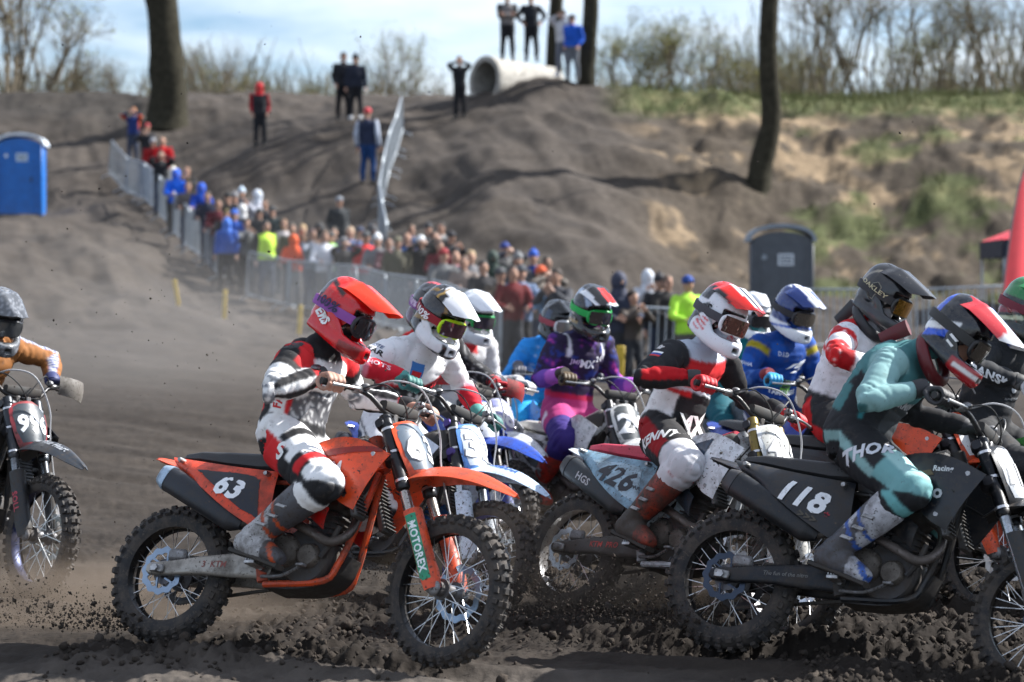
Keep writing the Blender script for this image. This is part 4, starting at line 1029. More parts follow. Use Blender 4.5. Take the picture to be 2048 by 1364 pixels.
B63 = dict(stretch=.062, plastic='#dd4a1e', plastic2='#b3140f', ffender='#d8502a', rfender='#d8502a', side='#d2401c', platerim='#e0542a', plate='#566472', number='63', ncol=(.85, .87, .9), nedge=(.05, .06, .08), sidetext=(('READY TO RACE', .022, .47, .862, (.75, .75, .75)), ('//', .06, .565, .76, '#c8a020')), snsize=.15, snum='63', sncol=(.8, .82, .85), sidebg='#141a28', guard='#d24a22', guardtext=('#1f8a66', 'MOTOREX', (.75, .8, .8)), swing='#9a958e', swtext=('3  KTM', '#7c4038'), frame='#c24418', disc='#8494a6', sil=(.025, .028, .035), siltip='#9fb4c8', forklow='#a8a29c', grime=.24, shtext=(('KTM', .085, .93, .83, (.75, .75, .76)),), shpoly=(([(.66, .93), (1.2, .92), (1.22, .895), (.70, .885)], '#8c1a12'), ([(.80, .86), (1.02, .80), (1.06, .70), (.98, .72)], '#1a1a20')), header=(.12, .10, .09))
def x63(ro, i):
    hletter('100%', .062, i, (-.03, -.3, .03), OUT * -1, (.12, 0, 1), '#1a1440', bold=.03, off=.017, wide=1.05)
    hletter('ERS', .06, i, (-.09, -.3, -.035), (.35, 1, 0), (.45, 0, .9), WH, bold=.05, off=.006, shear=.2)
    bletter('S', .10, ro, i, i['hj'][-1] * .72 + i['kn'][-1] * .28 + np.array([0, -.3, -.02]), (0, 1, 0), (-.3, 0, 1), WH, bold=.05, shear=.3)
    bletter('FASTER', .05, ro, i, i['H'] + np.array([-.02, -.3, .19]), (.45, 1, 0), (-1, 0, .15), RD, bold=.04)
    m = MB(); w = i['wr'][-1]; ax = nrm(w - i['el'][-1]); m.lathe([(.001, .0), (.024, 0), (.024, .012), (.001, .013)], 18, axis='z'); R = np.stack([nrm(np.cross(ax, (0, -1, .6))), ax, nrm(np.array([0, -1, .6]) - ax * (ax @ np.array([0, -1, .6])))], 1)
    m.xf(lambda V: V @ R.T + w - ax * .0 + nrm(np.array([0, -1, .6])) * .040); obj('wrist_watch', m, mat('watch', (.02, .02, .025), .2, coat=.5), ro)
    bpoly([(-.03, -.05), (.03, -.05), (.05, 0), (.03, .05), (-.03, .05), (-.05, 0)], ro, i, i['hj'][-1] * .72 + i['kn'][-1] * .28 + np.array([-.02, -.1, .3]), (0, .3, -1), (1, 0, 0), BK)
team('orange and black motocross bike with number 63, nearest on the track', 'rider in red helmet and black, white and red suit on bike 63', B63, S63,
     place(318, 11.3, 27, -20, dz=.05), -12, dict(hip=(.62, -.07, 1.02), lean=14, curv=42, roll=20, spine=.50, head=(6, 22, 8), elbow=(-.8, .75, -.35), vox=.0092, arm=1.02, bulk=1.03), 1, x63)

# --- black bike 118
def suit118(c):
    teal, tl2 = '#467679', '#83a8a8'; z = c.N[:, 2]
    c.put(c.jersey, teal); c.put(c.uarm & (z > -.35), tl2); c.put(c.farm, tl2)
    c.put(c.torso & (c.h < .60), (.02, .022, .026)); c.put(c.torso & (c.fr < -.45), teal); c.put(c.torso & (c.fr > .55) & (c.h > .2) & (c.h < .62), (.05, .055, .06))
    c.put(c.torso & (np.abs(c.fr - .02) < .05) & (c.h < .62), '#2f7d84'); c.put(c.ua[1] | c.fa[1], BK)
    c.put(c.belt | c.legs, (.02, .021, .024))
    for s in (-1, 1):
        t, k = c.th[s], c.si[s]
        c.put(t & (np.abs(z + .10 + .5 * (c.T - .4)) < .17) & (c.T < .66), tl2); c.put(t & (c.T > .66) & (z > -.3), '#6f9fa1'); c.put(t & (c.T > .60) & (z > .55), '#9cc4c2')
        c.put(k & (c.T < .22), '#6aa8aa')
h118 = paint('#10141c', (lambda x, y, z: (np.abs(z - (.02 + .5 * x)) < .020) & (x < .03), WH), (lambda x, y, z: (np.abs(z - (-.02 + .5 * x)) < .018) & (x < .0), '#2a58c8'), (lambda x, y, z: (x > .08) & (z < -.085), '#a01822'), (lambda x, y, z: (x > .10) & (np.abs(z + .115) < .012), WH), (lambda x, y, z: (x < -.10) & (z > .0), '#1c4cc0'))
v118 = paint('#e8e8ea', (lambda x, y, z: y < -.028 - .12 * (x - .05), '#c03038'), (lambda x, y, z: y > .03 - .05 * (x - .05), '#2a4fb0'), (lambda x, y, z: x > .2, '#d8d8da'))
S118 = dict(suit=suit118, glove=(.025, .025, .028), boot=(.06, .065, .08), boot2=(.45, .46, .50), boot3='#2a58a8', helm=h118, visor=v118, gog=(.02, .02, .022), strap=(.03, .03, .03), lens=(.12, .11, .10), lensmet=.7, brace='#5a0f18', sdirt=.1, vlen=1.12)
B118 = dict(plastic='#11161f', plastic2='#0d1016', ffender='#16191f', rfender='#14171d', side='#10151d', platerim='#20242a', plate='#b9bcc0', number='118', ncol=(.7, .7, .7), nedge=(.4, .4, .4), sidetext=(('P', .035, .56, .71, (.6, .6, .62)), ('*', .06, .53, .68, '#a02030'), ('>>>', .05, .45, .665, '#4a4438'), ('H', .04, .16, .885, (.45, .46, .48))), snsize=.165, snum='118', sncol=(.75, .77, .8), guard='#15181c', swing='#2a2c30', swtext=('The fun of the nitro', '#6a6a68'), frame='#101216', disc='#3c4450', rim=(.02, .02, .022), forklow='#a9aeb4', forkup='#14161a', grime=.24, sil=(.02, .022, .026), shtext=(('nitro', .085, .98, .80, (.5, .52, .55)), ('Racing', .035, 1.06, .90, (.6, .6, .62))), shpoly=(([(.72, .86), (1.0, .90), (1.02, .875), (.74, .835)], '#5a4a30'),), fftext=('nitro', (.7, .7, .7)))
def x118(ro, i):
    bletter('THOR', .085, ro, i, i['hj'][-1] * .62 + i['kn'][-1] * .38 + np.array([0, -.3, .09]), (0, 1, -.35), (-.28, 0, 1), (.62, .64, .7), bold=.045, shear=.2)
    bletter('GARMIN', .05, ro, i, i['sc'] + i['fwd'] * .25 - i['dtop'] * .10 + np.array([0, -.12, 0]), -i['fwd'] + np.array([0, .6, 0]), i['dtop'], (.45, .45, .47), bold=.04)
    for d in (-.02, .0, .02): hpoly([(-.02, -.006), (.02, -.006), (.022, .006), (-.018, .006)], i, (.04, -.3, -.02 + d * 1.5), (0, 1, 0), (.3, 0, 1), WH)
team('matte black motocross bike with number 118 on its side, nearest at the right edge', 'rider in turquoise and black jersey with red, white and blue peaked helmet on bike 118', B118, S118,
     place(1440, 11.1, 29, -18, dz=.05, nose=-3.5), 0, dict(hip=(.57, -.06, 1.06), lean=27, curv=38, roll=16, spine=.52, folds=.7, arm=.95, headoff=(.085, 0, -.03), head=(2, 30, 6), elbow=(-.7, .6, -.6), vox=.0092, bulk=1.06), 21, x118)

# --- white bike 426 with pink seat
def suit426(c):
    z = c.N[:, 2]
    c.put(c.jersey, BK); c.put(c.torso & (c.h > .88), (.50, .56, .66)); c.put(c.torso & (c.h > .60) & (c.h < .88), RD); c.put(c.torso & (c.h > .47) & (c.h <= .60) & (c.fr > .1), (.62, .66, .72))
    c.put(c.torso & (c.h < .47) & (c.lat < -.02) & (c.fr < .45), WH); c.put(c.torso & (c.h < .47) & (c.fr >= .45), BK); c.put(c.torso & (c.fr < -.5), BK); c.put(c.torso & (np.abs(c.h - .45) < .045) & (c.lat < -.08), RD)
    for s in (-1, 1):
        c.put(c.ua[s], (.022, .023, .026)); c.put(c.fa[s] & (z > -.45), '#b3121c'); c.put(c.fa[s] & (z < -.35), BK)
    c.put(c.ua[1] | c.fa[1], BK)
    c.put(c.belt | c.legs, (.022, .023, .025)); c.put(c.belt & (c.fr < .2), WH)
    for s in (-1, 1):
        t, k = c.th[s], c.si[s]; c.put(t & (np.abs(z - .10) < .42) & (c.T < .72) & (c.n1 > -.8), '#8c1018'); c.put(t & (z > .5), (.02, .02, .022)); c.put(t & (z < -.3), BK)
        c.put(t & (c.T > .76), (.60, .60, .63)); c.put(k & (c.T < .55), (.60, .60, .63)); c.put(k & (c.T < .12) & (c.n2 > .35), '#a05048')
h426 = paint('#d8dbe2', (lambda x, y, z: (z > .065) & (x < .0), '#10121c'), (lambda x, y, z: (np.abs(y) < .075) & (z > .09), '#c81a1c'), (lambda x, y, z: (np.abs(z - .02 - .6 * x) < .03) & (x < .02), '#141822'), (lambda x, y, z: (np.abs(np.sin((z + .35 * x) * 130)) > .8) & (z < -.02) & (z > -.09) & (x > -.03) & (x < .06), '#c8141c'), (lambda x, y, z: (x < -.06) & (z < -.02), '#14161c'))
v426 = paint('#d8261c', (lambda x, y, z: (np.abs(y) < .055 - .1 * x) & (x > .02), '#e6e6ea'), (lambda x, y, z: (np.abs(y) < .012), '#14141a'), (lambda x, y, z: np.abs(y) > .094, '#14141a'), (lambda x, y, z: x > .24, '#b01a18'))
S426 = dict(suit=suit426, glove='#c31622', glove2=(.03, .03, .032), boot=(.05, .048, .045), boot2='#8c3020', boot3='#a84028', helm=h426, visor=v426, gog=(.72, .74, .78), strap=(.05, .05, .06), lens=(.25, .12, .10), lensmet=.7, sdirt=.1, bootdirt=.75)
B426 = dict(plastic='#d9dde2', plastic2='#20303e', ffender='#d2d0cc', rfender='#c9ccd0', side='#7fa3b8', sidebg='#9db9c9', platerim='#cfd2d4', plate='#b9b9b4', number='426', ncol=(.72, .72, .72), nedge=(.25, .25, .26), sidetext=(('AP', .03, .56, .70, (.03, .03, .04)),), snsize=.165, snum='426', sncol=(.02, .022, .03), seat='#b83048', guard='#c8c8c4', swing='#4a4644', swtext=('KTM  PRO', '#b03028'), frame='#c8cdd2', disc='#d4d8dc', rim=(.45, .45, .46), rimmet=.8, forkup='#7a6a3a', forklow='#8a7a50', sil=(.03, .035, .04), siltext=('HGS', (.45, .45, .47)), grime=.30, shtext=(('PL', .07, 1.0, .80, (.75, .78, .8)),), shpoly=(([(.66, .90), (1.05, .94), (1.0, .84), (.72, .83)], '#16324c'),), pdirt=1.2)
def x426(ro, i):
    bletter('KENNY', .075, ro, i, i['hj'][-1] * .60 + i['kn'][-1] * .40 + np.array([0, -.3, .04]), (0, 1, -.1), (-.30, 0, 1), WH, bold=.045, shear=.25)
    bletter('MX', .12, ro, i, i['H'] + i['fwd'] * .3 + np.array([0, -.07, .17]), -i['fwd'] + np.array([0, .4, 0]), i['dtop'], WH, bold=.05)
    bletter('LUTKOWSKI', .042, ro, i, i['H'] + i['fwd'] * .3 + np.array([0, -.07, .085]), -i['fwd'] + np.array([0, .4, 0]), i['dtop'], '#d02a18', bold=.03)
    bletter('MX', .04, ro, i, i['sh'][-1] + np.array([.0, -.2, .10]), (0, .7, -.7), (0.4, .5, .7), WH, bold=.04)
    for k, cl in enumerate((WH, '#2a4a9c', '#c02020')): bpoly([(-.028, -.006), (.028, -.006), (.028, .006), (-.028, .006)], ro, i, i['sh'][-1] * .75 + i['el'][-1] * .25 + np.array([.02, -.2, .03 - .012 * k]), (0, 1, -.1), (0, 0, 1), cl, 'flag_patch')
    bpoly([(-.035, .01), (0, .022), (.035, .01), (.028, -.012), (0, -.03), (-.028, -.012)], ro, i, i['sc'] + i['fwd'] * .3 + np.array([0, -.06, -.06]), -i['fwd'], i['dtop'], (.7, .72, .78), 'patch')
    bpoly([(-.022, .028), (.022, .028), (.022, -.01), (0, -.03), (-.022, -.01)], ro, i, i['sc'] + i['fwd'] * .3 + np.array([0, .08, -.10]), -i['fwd'], i['dtop'], WH, 'patch')
    hletter('S', .06, i, (.03, -.3, .03), (0, 1, 0), (.3, 0, 1), '#10121a', bold=.04)
team('white and blue motocross bike with number 426 and a pink seat', 'rider with red and white peaked helmet in black, red and white jersey on bike 426', B426, S426,
     place(1124, 12.7, 46, -19), -4, dict(hip=(.56, -.04, 1.04), lean=18, curv=36, roll=18, spine=.53, head=(-4, 20, 4), elbow=(-.6, .8, -.4), vox=.0098), 31, x426)

# --- white and blue bike 32
def suit32(c):
    z = c.N[:, 2]
    c.put(c.jersey, (.74, .74, .76)); q = c.h + .9 * c.lat; c.put(c.torso & (c.h < .58 + .9 * c.lat) & (c.fr > -.6), (.016, .017, .02)); c.put(c.torso & (np.abs(c.h - .58 - .9 * c.lat) < .02), '#b01822')
    c.put(c.torso & (c.h < .42) & (c.dots > .3) & (c.fr > 0), (.6, .6, .6))
    for s in (-1, 1):
        f = c.fa[s]; c.put(f, '#d87a8a'); c.put(f & (c.T > .32), '#c81f30'); c.put(f & (c.T < .2), (.70, .60, .62))
    c.put(c.belt, BK); c.put(c.legs, (.70, .70, .73)); c.put(c.thigh & (np.abs(c.N[:, 2] - .2) < .05), (.05, .05, .06)); c.put(c.thigh & (np.abs(c.N[:, 2] + .15) < .05), (.05, .05, .06)); c.put(c.thigh & (c.T < .3) & (z < 0), (.03, .05, .10)); c.put(c.shin & (c.T > .3), '#2d6fb8')
h32 = paint((.02, .02, .022), (lambda x, y, z: (np.abs(y) < .07) & (z > .10) & (x > -.02), WH), (lambda x, y, z: (np.abs(np.abs(y) - .075) < .007) & (z > .06), '#8a6a2c'), (lambda x, y, z: (z < -.02) & (x > .0), '#d9dade'), (lambda x, y, z: (np.abs(z + .02 - .25 * x) < .014), '#8a6a2c'), (lambda x, y, z: (z < -.145), '#17181c'), (lambda x, y, z: (x > .12) & (z < -.09) & (np.abs(np.abs(y) - .05) < .012), '#1a1b20'))
v32 = paint('#e2e3e6', (lambda x, y, z: x < .0, '#121214'), (lambda x, y, z: (np.abs(y) > .075) & (x < .07), '#121214'), (lambda x, y, z: (np.abs(x - .02 - .5 * y * y) < .008), '#9a7a34'))
S32 = dict(suit=suit32, glove='#2d6a66', glove2='#4a8c86', boot=(.5, .5, .52), boot2='#2d6fb8', helm=h32, visor=v32, gog='#b7e010', strap='#8c1420', lens=(.10, .05, .06), lensmet=.3, sdirt=.14)
B32 = dict(plastic='#c9d3e0', plastic2='#2d6fb8', ffender='#b9cee6', rfender='#c9d3e0', side='#c4d2e4', platerim='#5f8fd0', plate='#c9d2dc', number='32', ncol=(.85, .86, .88), nedge=(.10, .11, .14), rim='#1d3fae', rimmet=.3, guard='#c9d3e0', forklow='#b0b4b8', disc='#c0c4c8', grime=.15, fftext=('YAMAHA', '#2d5fae'), clamp='#4a3a7a')
def x32(ro, i):
    f = i['fwd']; u = i['dtop']
    bpoly([(-.04, .055), (.04, .055), (.04, 0), (.032, -.035), (0, -.055), (-.032, -.035), (-.04, 0)], ro, i, i['sc'] + f * .3 - i['lat'] * .075 - u * .03, -f, u, '#3a78c0', 'crest')
    bpoly([(-.03, .015), (.03, .015), (.03, -.01), (.022, -.03), (0, -.045), (-.022, -.03), (-.03, -.01)], ro, i, i['sc'] + f * .3 - i['lat'] * .075 - u * .03, -f, u, '#c01f2c', 'crest_field', .0035)
    bletter('32', .055, ro, i, i['sc'] + f * .3 + i['lat'] * .10 - u * .09, -f, u, '#c01f2c', bold=.045)
    bletter('HOLESHOTS', .042, ro, i, i['H'] + f * .3 - i['lat'] * .02 + u * .13, -f, u, (.7, .7, .7), bold=.03)
    bletter('BEKAR', .042, ro, i, i['sh'][-1] * .55 + i['el'][-1] * .45 + np.array([.1, -.25, .04]), (-.4, 1, -.1), (.2, 0, 1), BK, bold=.04)
    bletter('ESTE', .030, ro, i, i['sh'][-1] * .75 + i['el'][-1] * .25 + np.array([.1, -.25, .04]), (-.4, 1, -.1), (.2, 0, 1), '#46587a', bold=.03)
    bletter('HOLESHOTS', .036, ro, i, i['el'][-1] * .6 + i['wr'][-1] * .4 + np.array([.0, -.2, .1]), (0, 1, -.5), (-.3, 0, 1), (.8, .5, .55), bold=.03)
    hletter('100%', .05, i, (-.01, -.3, .012), OUT * -1, (.12, 0, 1), (.75, .72, .72), bold=.03, off=.017, wide=1.2)
    hletter('ANSR', .03, i, (.12, 0, .4), (0, 0, -1), (1, 0, 0), '#333333')
team('white and pale blue motocross bike with number 32 and blue rims, behind bike 63', 'rider in white and black jersey with lime green goggles and white-peaked helmet on bike 32', B32, S32,
     place(935, 12.7, 46, -18, 'front', dz=-.06), 4, dict(hip=(.62, -.05, 1.06), lean=20, curv=40, roll=14, spine=.56, head=(2, 26, 8), elbow=(-.4, .9, -.25), vox=.011), 41, x32)

# --- blue bike with red handguards, rider mostly hidden
def suitrd(c):
    c.put(c.jersey, (.025, .025, .028)); c.put(c.jersey & (c.dots > .55), (.4, .4, .4)); c.put(c.torso & (c.h > .7), RD); c.put(c.belt | c.legs, (.03, .03, .033))
hrd = paint((.02, .02, .022), (lambda x, y, z: (np.abs(y) < .05) & (z > .09), '#c82c30'), (lambda x, y, z: (z < .0) & (x < .0), '#5a3a50'))
team('blue motocross bike with red handguards and muddy front wheel', 'rider in black long sleeves with red gloves, mostly hidden behind rider 32', dict(plastic='#2446a8', plate='#b8bcc2', number=None, handguards='#a31a20', ffender='#2a50b4', forklow='#8f8a84', guard='#1e3c98', rim=(.3, .3, .31), grime=.3, disc='#a8aaac'),
     dict(suit=suitrd, glove='#b01822', boot=(.1, .1, .1), helm=hrd, visor=paint((.02, .02, .022), (lambda x, y, z: np.abs(y) < .04, '#d04044')), gog=(.03, .03, .03), strap='#8a4a9a'),
     place(985, 14.8, 50, -10, 'front', dz=-.06), 0, dict(lean=16, roll=28, spine=.56, head=(0, 20, 0), vox=.013), 51, lambda ro, i: hletter('100%', .05, i, (-.03, -.3, .03), OUT * -1, (.12, 0, 1), '#d8c0d8', bold=.03, off=.017))

# --- bike 58, white helmet with green goggles
def suit58(c):
    c.put(c.jersey, (.55, .55, .57)); c.put(c.torso & (c.fr > .1) & (c.h < .8), (.38, .38, .40)); c.put(c.jersey & (c.dots > .62), (.25, .2, .18)); c.put(c.torso & (c.h < .3), (.5, .5, .52)); c.put(c.belt | c.legs, (.45, .47, .5)); c.put(c.torso & (np.abs(c.h - .9) < .05) & (c.n1 > 0), RD)
team('white and lilac motocross bike with number 58', 'rider in pale grey jersey with white helmet and green goggles on bike 58', dict(plastic='#d4d7dc', plate='#8e92c4', number='58', ncol=(.85, .85, .86), nedge=(.2, .2, .3), platerim='#b0b4d0', grime=.25, guard='#d4d7dc'),
     dict(suit=suit58, glove=(.5, .5, .52), boot=(.4, .4, .4), helm=paint('#e3e5ea', (lambda x, y, z: (z < -.05) & (x > .1), '#c4c7cc'), (lambda x, y, z: (np.abs(z - .03 - .4 * x) < .01) & (x < .05), '#2d5f9a')), visor=paint('#e8eaee', (lambda x, y, z: x < -.03, '#d0d4da')), gog='#1f9a4a', strap='#1f8a44', lens=(.08, .07, .08), sdirt=.15),
     place(1005, 16.1, 60, -8, 'front', dz=-.11), 3, dict(spine=.56, elbow=(-.3, .45, -1.0), lean=20, roll=6, head=(6, 16, 4), vox=.013), 61, lambda ro, i: bletter('AXR', .11, ro, i, i['sc'] + i['fwd'] * .3 - i['dtop'] * .12, -i['fwd'], i['dtop'], (.16, .16, .17), bold=.0))

# --- bright blue rider at the back
def suitlb(c): c.put(c.jersey, '#2f8fe0'); c.put(c.belt | c.legs, '#2a9ad8'); c.put(c.torso & (c.fr > .4) & (np.abs(c.lat) > .1) & (c.n2 > .1), (.6, .7, .8))
team('blue motocross bike behind the purple rider', 'rider in plain bright blue jersey with matte black helmet', dict(plastic='#3a7fd0', plate='#9aa4b0', number=None, grime=.2),
     dict(suit=suitlb, glove=(.1, .1, .12), boot=(.2, .3, .4), helm=paint('#16181c', (lambda x, y, z: (np.abs(y) > .06) & (z > .03) & (x > .0) & (x < .06), '#2b3a52')), visor=paint('#15171b', (lambda x, y, z: (np.abs(y) < .04) & (x > .1), '#2b2e33')), gog=(.65, .65, .68), strap=(.3, .05, .07), lens=(.35, .30, .28), lensmet=.6, vlen=.6),
     place(1150, 18.4, 70, -4, 'front', dz=-.16), 0, dict(spine=.55, elbow=(-.3, .45, -1.0), lean=28, roll=2, head=(12, 10, 0), vox=.015), 71, lambda ro, i: bletter('X', .09, ro, i, i['sc'] + i['fwd'] * .3 - i['dtop'] * .1 + i['lat'] * .05, -i['fwd'], i['dtop'], (.5, .6, .75), bold=.02))

# --- bike 24, purple rider
def suit24(c):
    c.put(c.jersey, (.022, .014, .045)); n = fbm(c.V * np.array([14, 14, 24]), 3, 91); c.put(c.jersey & (n > .16), '#4a2274'); c.put(c.jersey & (n > .36), '#a83a88'); c.put(c.jersey & (n < -.35), '#27377c')
    c.put(c.farm, '#6e46a8'); c.put(c.farm & (c.T > .5), '#b062c4'); c.put(c.torso & (c.h > .74) & (np.abs(np.abs(c.lat) - .15) < .028) & (c.fr > -.2), (.66, .66, .72)); c.put(c.torso & (c.h < .24), '#b02046')
    c.put(c.belt | c.legs, '#a83a74'); c.put(c.thigh & (c.T > .55), '#3a2c72'); c.put(c.shin, '#33286a'); c.put(c.thigh & (np.abs(c.T - .3) < .07) & (c.N[:, 2] < .5), (.7, .6, .7))
team('white motocross bike with number 24 and a yellow corner on its plate', 'rider in purple and black jersey with green goggles on bike 24', dict(plastic='#d4d4d2', plate='#4c5052', number='24', ncol=(.85, .85, .84), nedge=None, snum='24', sncol=(.7, .72, .74), side='#c4c6c8', sidebg='#34383c', ffender='#dcdcda', platerim='#cfcfcc', grime=.28, guard='#55585a', seat='#b8b4ae', frame='#b8bcc0', plastic2='#b0262a'),
     dict(suit=suit24, glove='#4a3a22', glove2='#2a2014', boot=(.35, .3, .3), boot2='#c03020', helm=paint((.018, .018, .02), (lambda x, y, z: (np.abs(np.abs(y) - .085) < .014) & (z > .05), '#9fb0c8'), (lambda x, y, z: (np.abs(z + .07) < .012) & (x < .06), '#8a6a2c')), visor=paint((.02, .02, .022), (lambda x, y, z: (np.abs(y) < .03) & (x > .06), '#d0281c'), (lambda x, y, z: np.abs(y) > .085 - .05 * x, '#e4e6ea'), (lambda x, y, z: x > .25, '#e4e6ea')), gog='#22a84e', strap='#22a84e', lens=(.12, .10, .10), lensmet=.6, sdirt=.1),
     place(1272, 15.5, 58, -8, 'front', dz=-.12), 0, dict(spine=.58, elbow=(-.3, .45, -1.0), lean=12, roll=6, head=(-2, 16, 4), vox=.012), 81,
     lambda ro, i: (bletter('MX', .07, ro, i, i['sc'] + i['fwd'] * .3 - i['dtop'] * .06, -i['fwd'], i['dtop'], (.8, .8, .85), bold=.05), bletter('24', .05, ro, i, i['sc'] + i['fwd'] * .3 - i['dtop'] * .03 + i['lat'] * .09, -i['fwd'], i['dtop'], (.7, .7, .75), bold=.04), bletter('JMP', .045, ro, i, i['sc'] + i['fwd'] * .3 - i['dtop'] * .06 - i['lat'] * .09, -i['fwd'], i['dtop'], (.5, .4, .6), bold=.02)))

# --- teal rider far behind
def suittl(c): c.put(c.jersey, '#1d7f8a'); c.put(c.belt | c.legs, '#14505c')
team('dark motocross bike partly hidden behind bike 426', 'rider in teal jersey with plain white helmet behind the blue rider', dict(plastic='#23303a', plate='#8a9298', number=None, grime=.3),
     dict(suit=suittl, glove=(.1, .1, .1), boot=(.1, .1, .1), helm=const('#dfe3e8'), visor=const('#dfe3e8'), gog=(.05, .05, .06), strap=(.1, .1, .1), vlen=.5),
     place(1590, 17.6, 62, -4, 'front', dz=-.12), 0, dict(spine=.55, elbow=(-.3, .45, -1.0), lean=22, head=(0, 14, 0), vox=.015), 91)

# --- blue rider, plate 7
def suit7(c):
    c.put(c.jersey, '#123f88'); c.put(c.jersey & (c.n1 > .35), '#1b52a6'); c.put(c.farm & (c.n2 > .1), '#3f6ab0'); c.put(c.uarm & (np.abs(c.T - .15) < .08), '#9a8c20'); c.put(c.belt | c.legs, '#15244e'); c.put(c.thigh & (np.abs(c.N[:, 2] - .1) < .07), (.6, .62, .66))
def x7(ro, i):
    f, u, l = i['fwd'], i['dtop'], i['lat']
    bletter('D.I.D', .035, ro, i, i['sc'] + f * .3 - l * .06, -f, u, (.6, .65, .75), bold=.03)
    bletter('YAMALUBE', .04, ro, i, i['H'] + f * .3 + u * .19, -f, u, (.8, .82, .85), bold=.04)
    bletter('YAMAHA', .034, ro, i, i['sh'][-1] * .4 + i['el'][-1] * .6 + np.array([.1, -.25, .02]), (-.5, 1, 0), (.2, 0, 1), (.6, .65, .75), bold=.02)
    for pts in ([(-.09, -.01), (-.03, .03), (.02, .035), (-.02, .015)], [(-.02, .0), (.03, .045), (.09, .05), (.04, .0)], [(-.05, -.03), (.05, -.005), (.08, .01), (.03, -.03)]): bpoly(pts, ro, i, i['sc'] + f * .3 - u * .09 + l * .06, -f, u, (.75, .77, .8), 'star_mark')
    bpoly([(-.045, .03), (-.02, .05), (.02, .05), (.045, .03), (.035, -.03), (0, -.055), (-.035, -.03)], ro, i, i['sc'] + f * .3 - u * .22, -f, u, '#6fae3c', 'green_mask_patch')
    bpoly([(-.035, .012), (.035, .012), (.03, -.005), (-.03, -.005)], ro, i, i['sc'] + f * .3 - u * .22, -f, u, '#1c3c2c', 'mask_band', .004)
team('dark blue motocross bike with a 7 on its plate', 'rider in dark blue jersey with blue and white helmet behind rider 426', dict(plastic='#1d3f9a', plate='#23283a', number='7', ncol=(.85, .85, .86), platerim='#1d3f9a', grime=.25),
     dict(suit=suit7, glove='#1f8fc0', glove2='#7a1420', boot=(.2, .2, .25), helm=paint('#14306e', (lambda x, y, z: (np.abs(y) < .055) & (z > .09) & (x > -.06), '#e8eaee'), (lambda x, y, z: (z < -.06), '#dfe2e6'), (lambda x, y, z: (z < -.06) & (np.abs(z + .10 - .2 * x) < .008), '#2a54b0')), visor=paint('#17357a', (lambda x, y, z: (np.abs(y) < .05) & (x > .0), '#e8eaee'), (lambda x, y, z: (np.abs(np.abs(y) - .025) < .007) & (x > .06), '#2348a0')), gog=(.02, .02, .025), lens=(.22, .2, .18), lensmet=.8),
     place(1700, 15.5, 60, -6, 'front', dz=-.12), 0, dict(spine=.57, elbow=(-.3, .45, -1.0), lean=12, roll=4, head=(4, 18, 0), vox=.012), 101, x7)

# --- orange bike behind 118, rider in red and white
def suitrw(c):
    z = c.N[:, 2]
    c.put(c.jersey, (.70, .70, .74)); c.put(c.torso & (c.h > .58) & (c.fr < .2), RD); c.put(c.torso & (np.abs(c.h - .66) < .03), WH); c.put(c.torso & (np.abs(c.h - .53) < .03), BK)
    for s in (-1, 1):
        c.put(c.ua[s], RD); c.put(c.ua[s] & (c.dots > .5), (.8, .6, .6)); c.put(c.ua[s] & (c.T < .22), (.70, .70, .74)); c.put(c.ua[s] & (np.abs(c.T - .56) < .12), (.68, .68, .72)); c.put(c.fa[s] & (c.T < .35), '#9c1018'); c.put(c.fa[s] & (c.T >= .35), (.70, .70, .72))
    c.put(c.belt | c.legs, (.022, .023, .026)); c.put(c.legs & (c.N[:, 0] < -.45), RD)
team('orange motocross bike behind bike 118', 'rider in red and white jersey with black helmet and neck brace', dict(plastic='#cc4414', plate='#d0d0d0', number=None, side='#1c222c', sidebg='#141a24', snum='2', sncol=(.75, .76, .8), rfender='#d8dade', plastic2='#14161a', grime=.25, guard='#cc4414', swing='#55524e'),
     dict(suit=suitrw, glove=(.55, .55, .57), boot=(.5, .5, .52), helm=paint((.016, .017, .02), (lambda x, y, z: (np.abs(np.abs(y) - .09) < .006) & (z > .02) & (x < 0), '#7a7468')), visor=paint((.025, .026, .03), (lambda x, y, z: x > .1, (.035, .036, .04))), gog=(.02, .02, .02), strap=(.02, .02, .022), lens=(.5, .25, .04), lensmet=.8, brace=(.02, .021, .025), hrough=.3),
     place(1484, 13.3, 34, -14), 0, dict(hip=(.50, -.04, 1.08), spine=.57, lean=20, roll=14, head=(0, 24, 4), elbow=(-.9, .8, .15), vox=.0115), 111,
     lambda ro, i: (bletter('MX', .11, ro, i, i['hj'][-1] * .55 + i['kn'][-1] * .45 + np.array([0, -.3, .03]), (0, 1, 0), (1, 0, .3), (.65, .66, .7), bold=.04), hletter('OAKLEY', .032, i, (-.01, -.3, .03), OUT * -1, (.2, 0, 1), '#b0a888', bold=.02, off=.017, wide=1.5), hpoly([(-.03, -.05), (.02, -.05), (.028, .03), (.0, .05), (-.028, .03)], i, (-.09, -.3, .02), (.5, 1, 0), (0, 0, 1), '#6a685e', off=.004), hpoly([(-.025, -.045), (.016, -.045), (.023, .027), (.0, .044), (-.023, .027)], i, (-.09, -.3, .02), (.5, 1, 0), (0, 0, 1), '#101114', off=.0055), bpoly([(-.03, -.018), (.03, -.018), (.03, .018), (-.03, .018)], ro, i, i['sh'][-1] + np.array([0, -.2, .12]), (0, .7, -.7), (.5, .5, .7), '#b01822', 'flag_patch')))

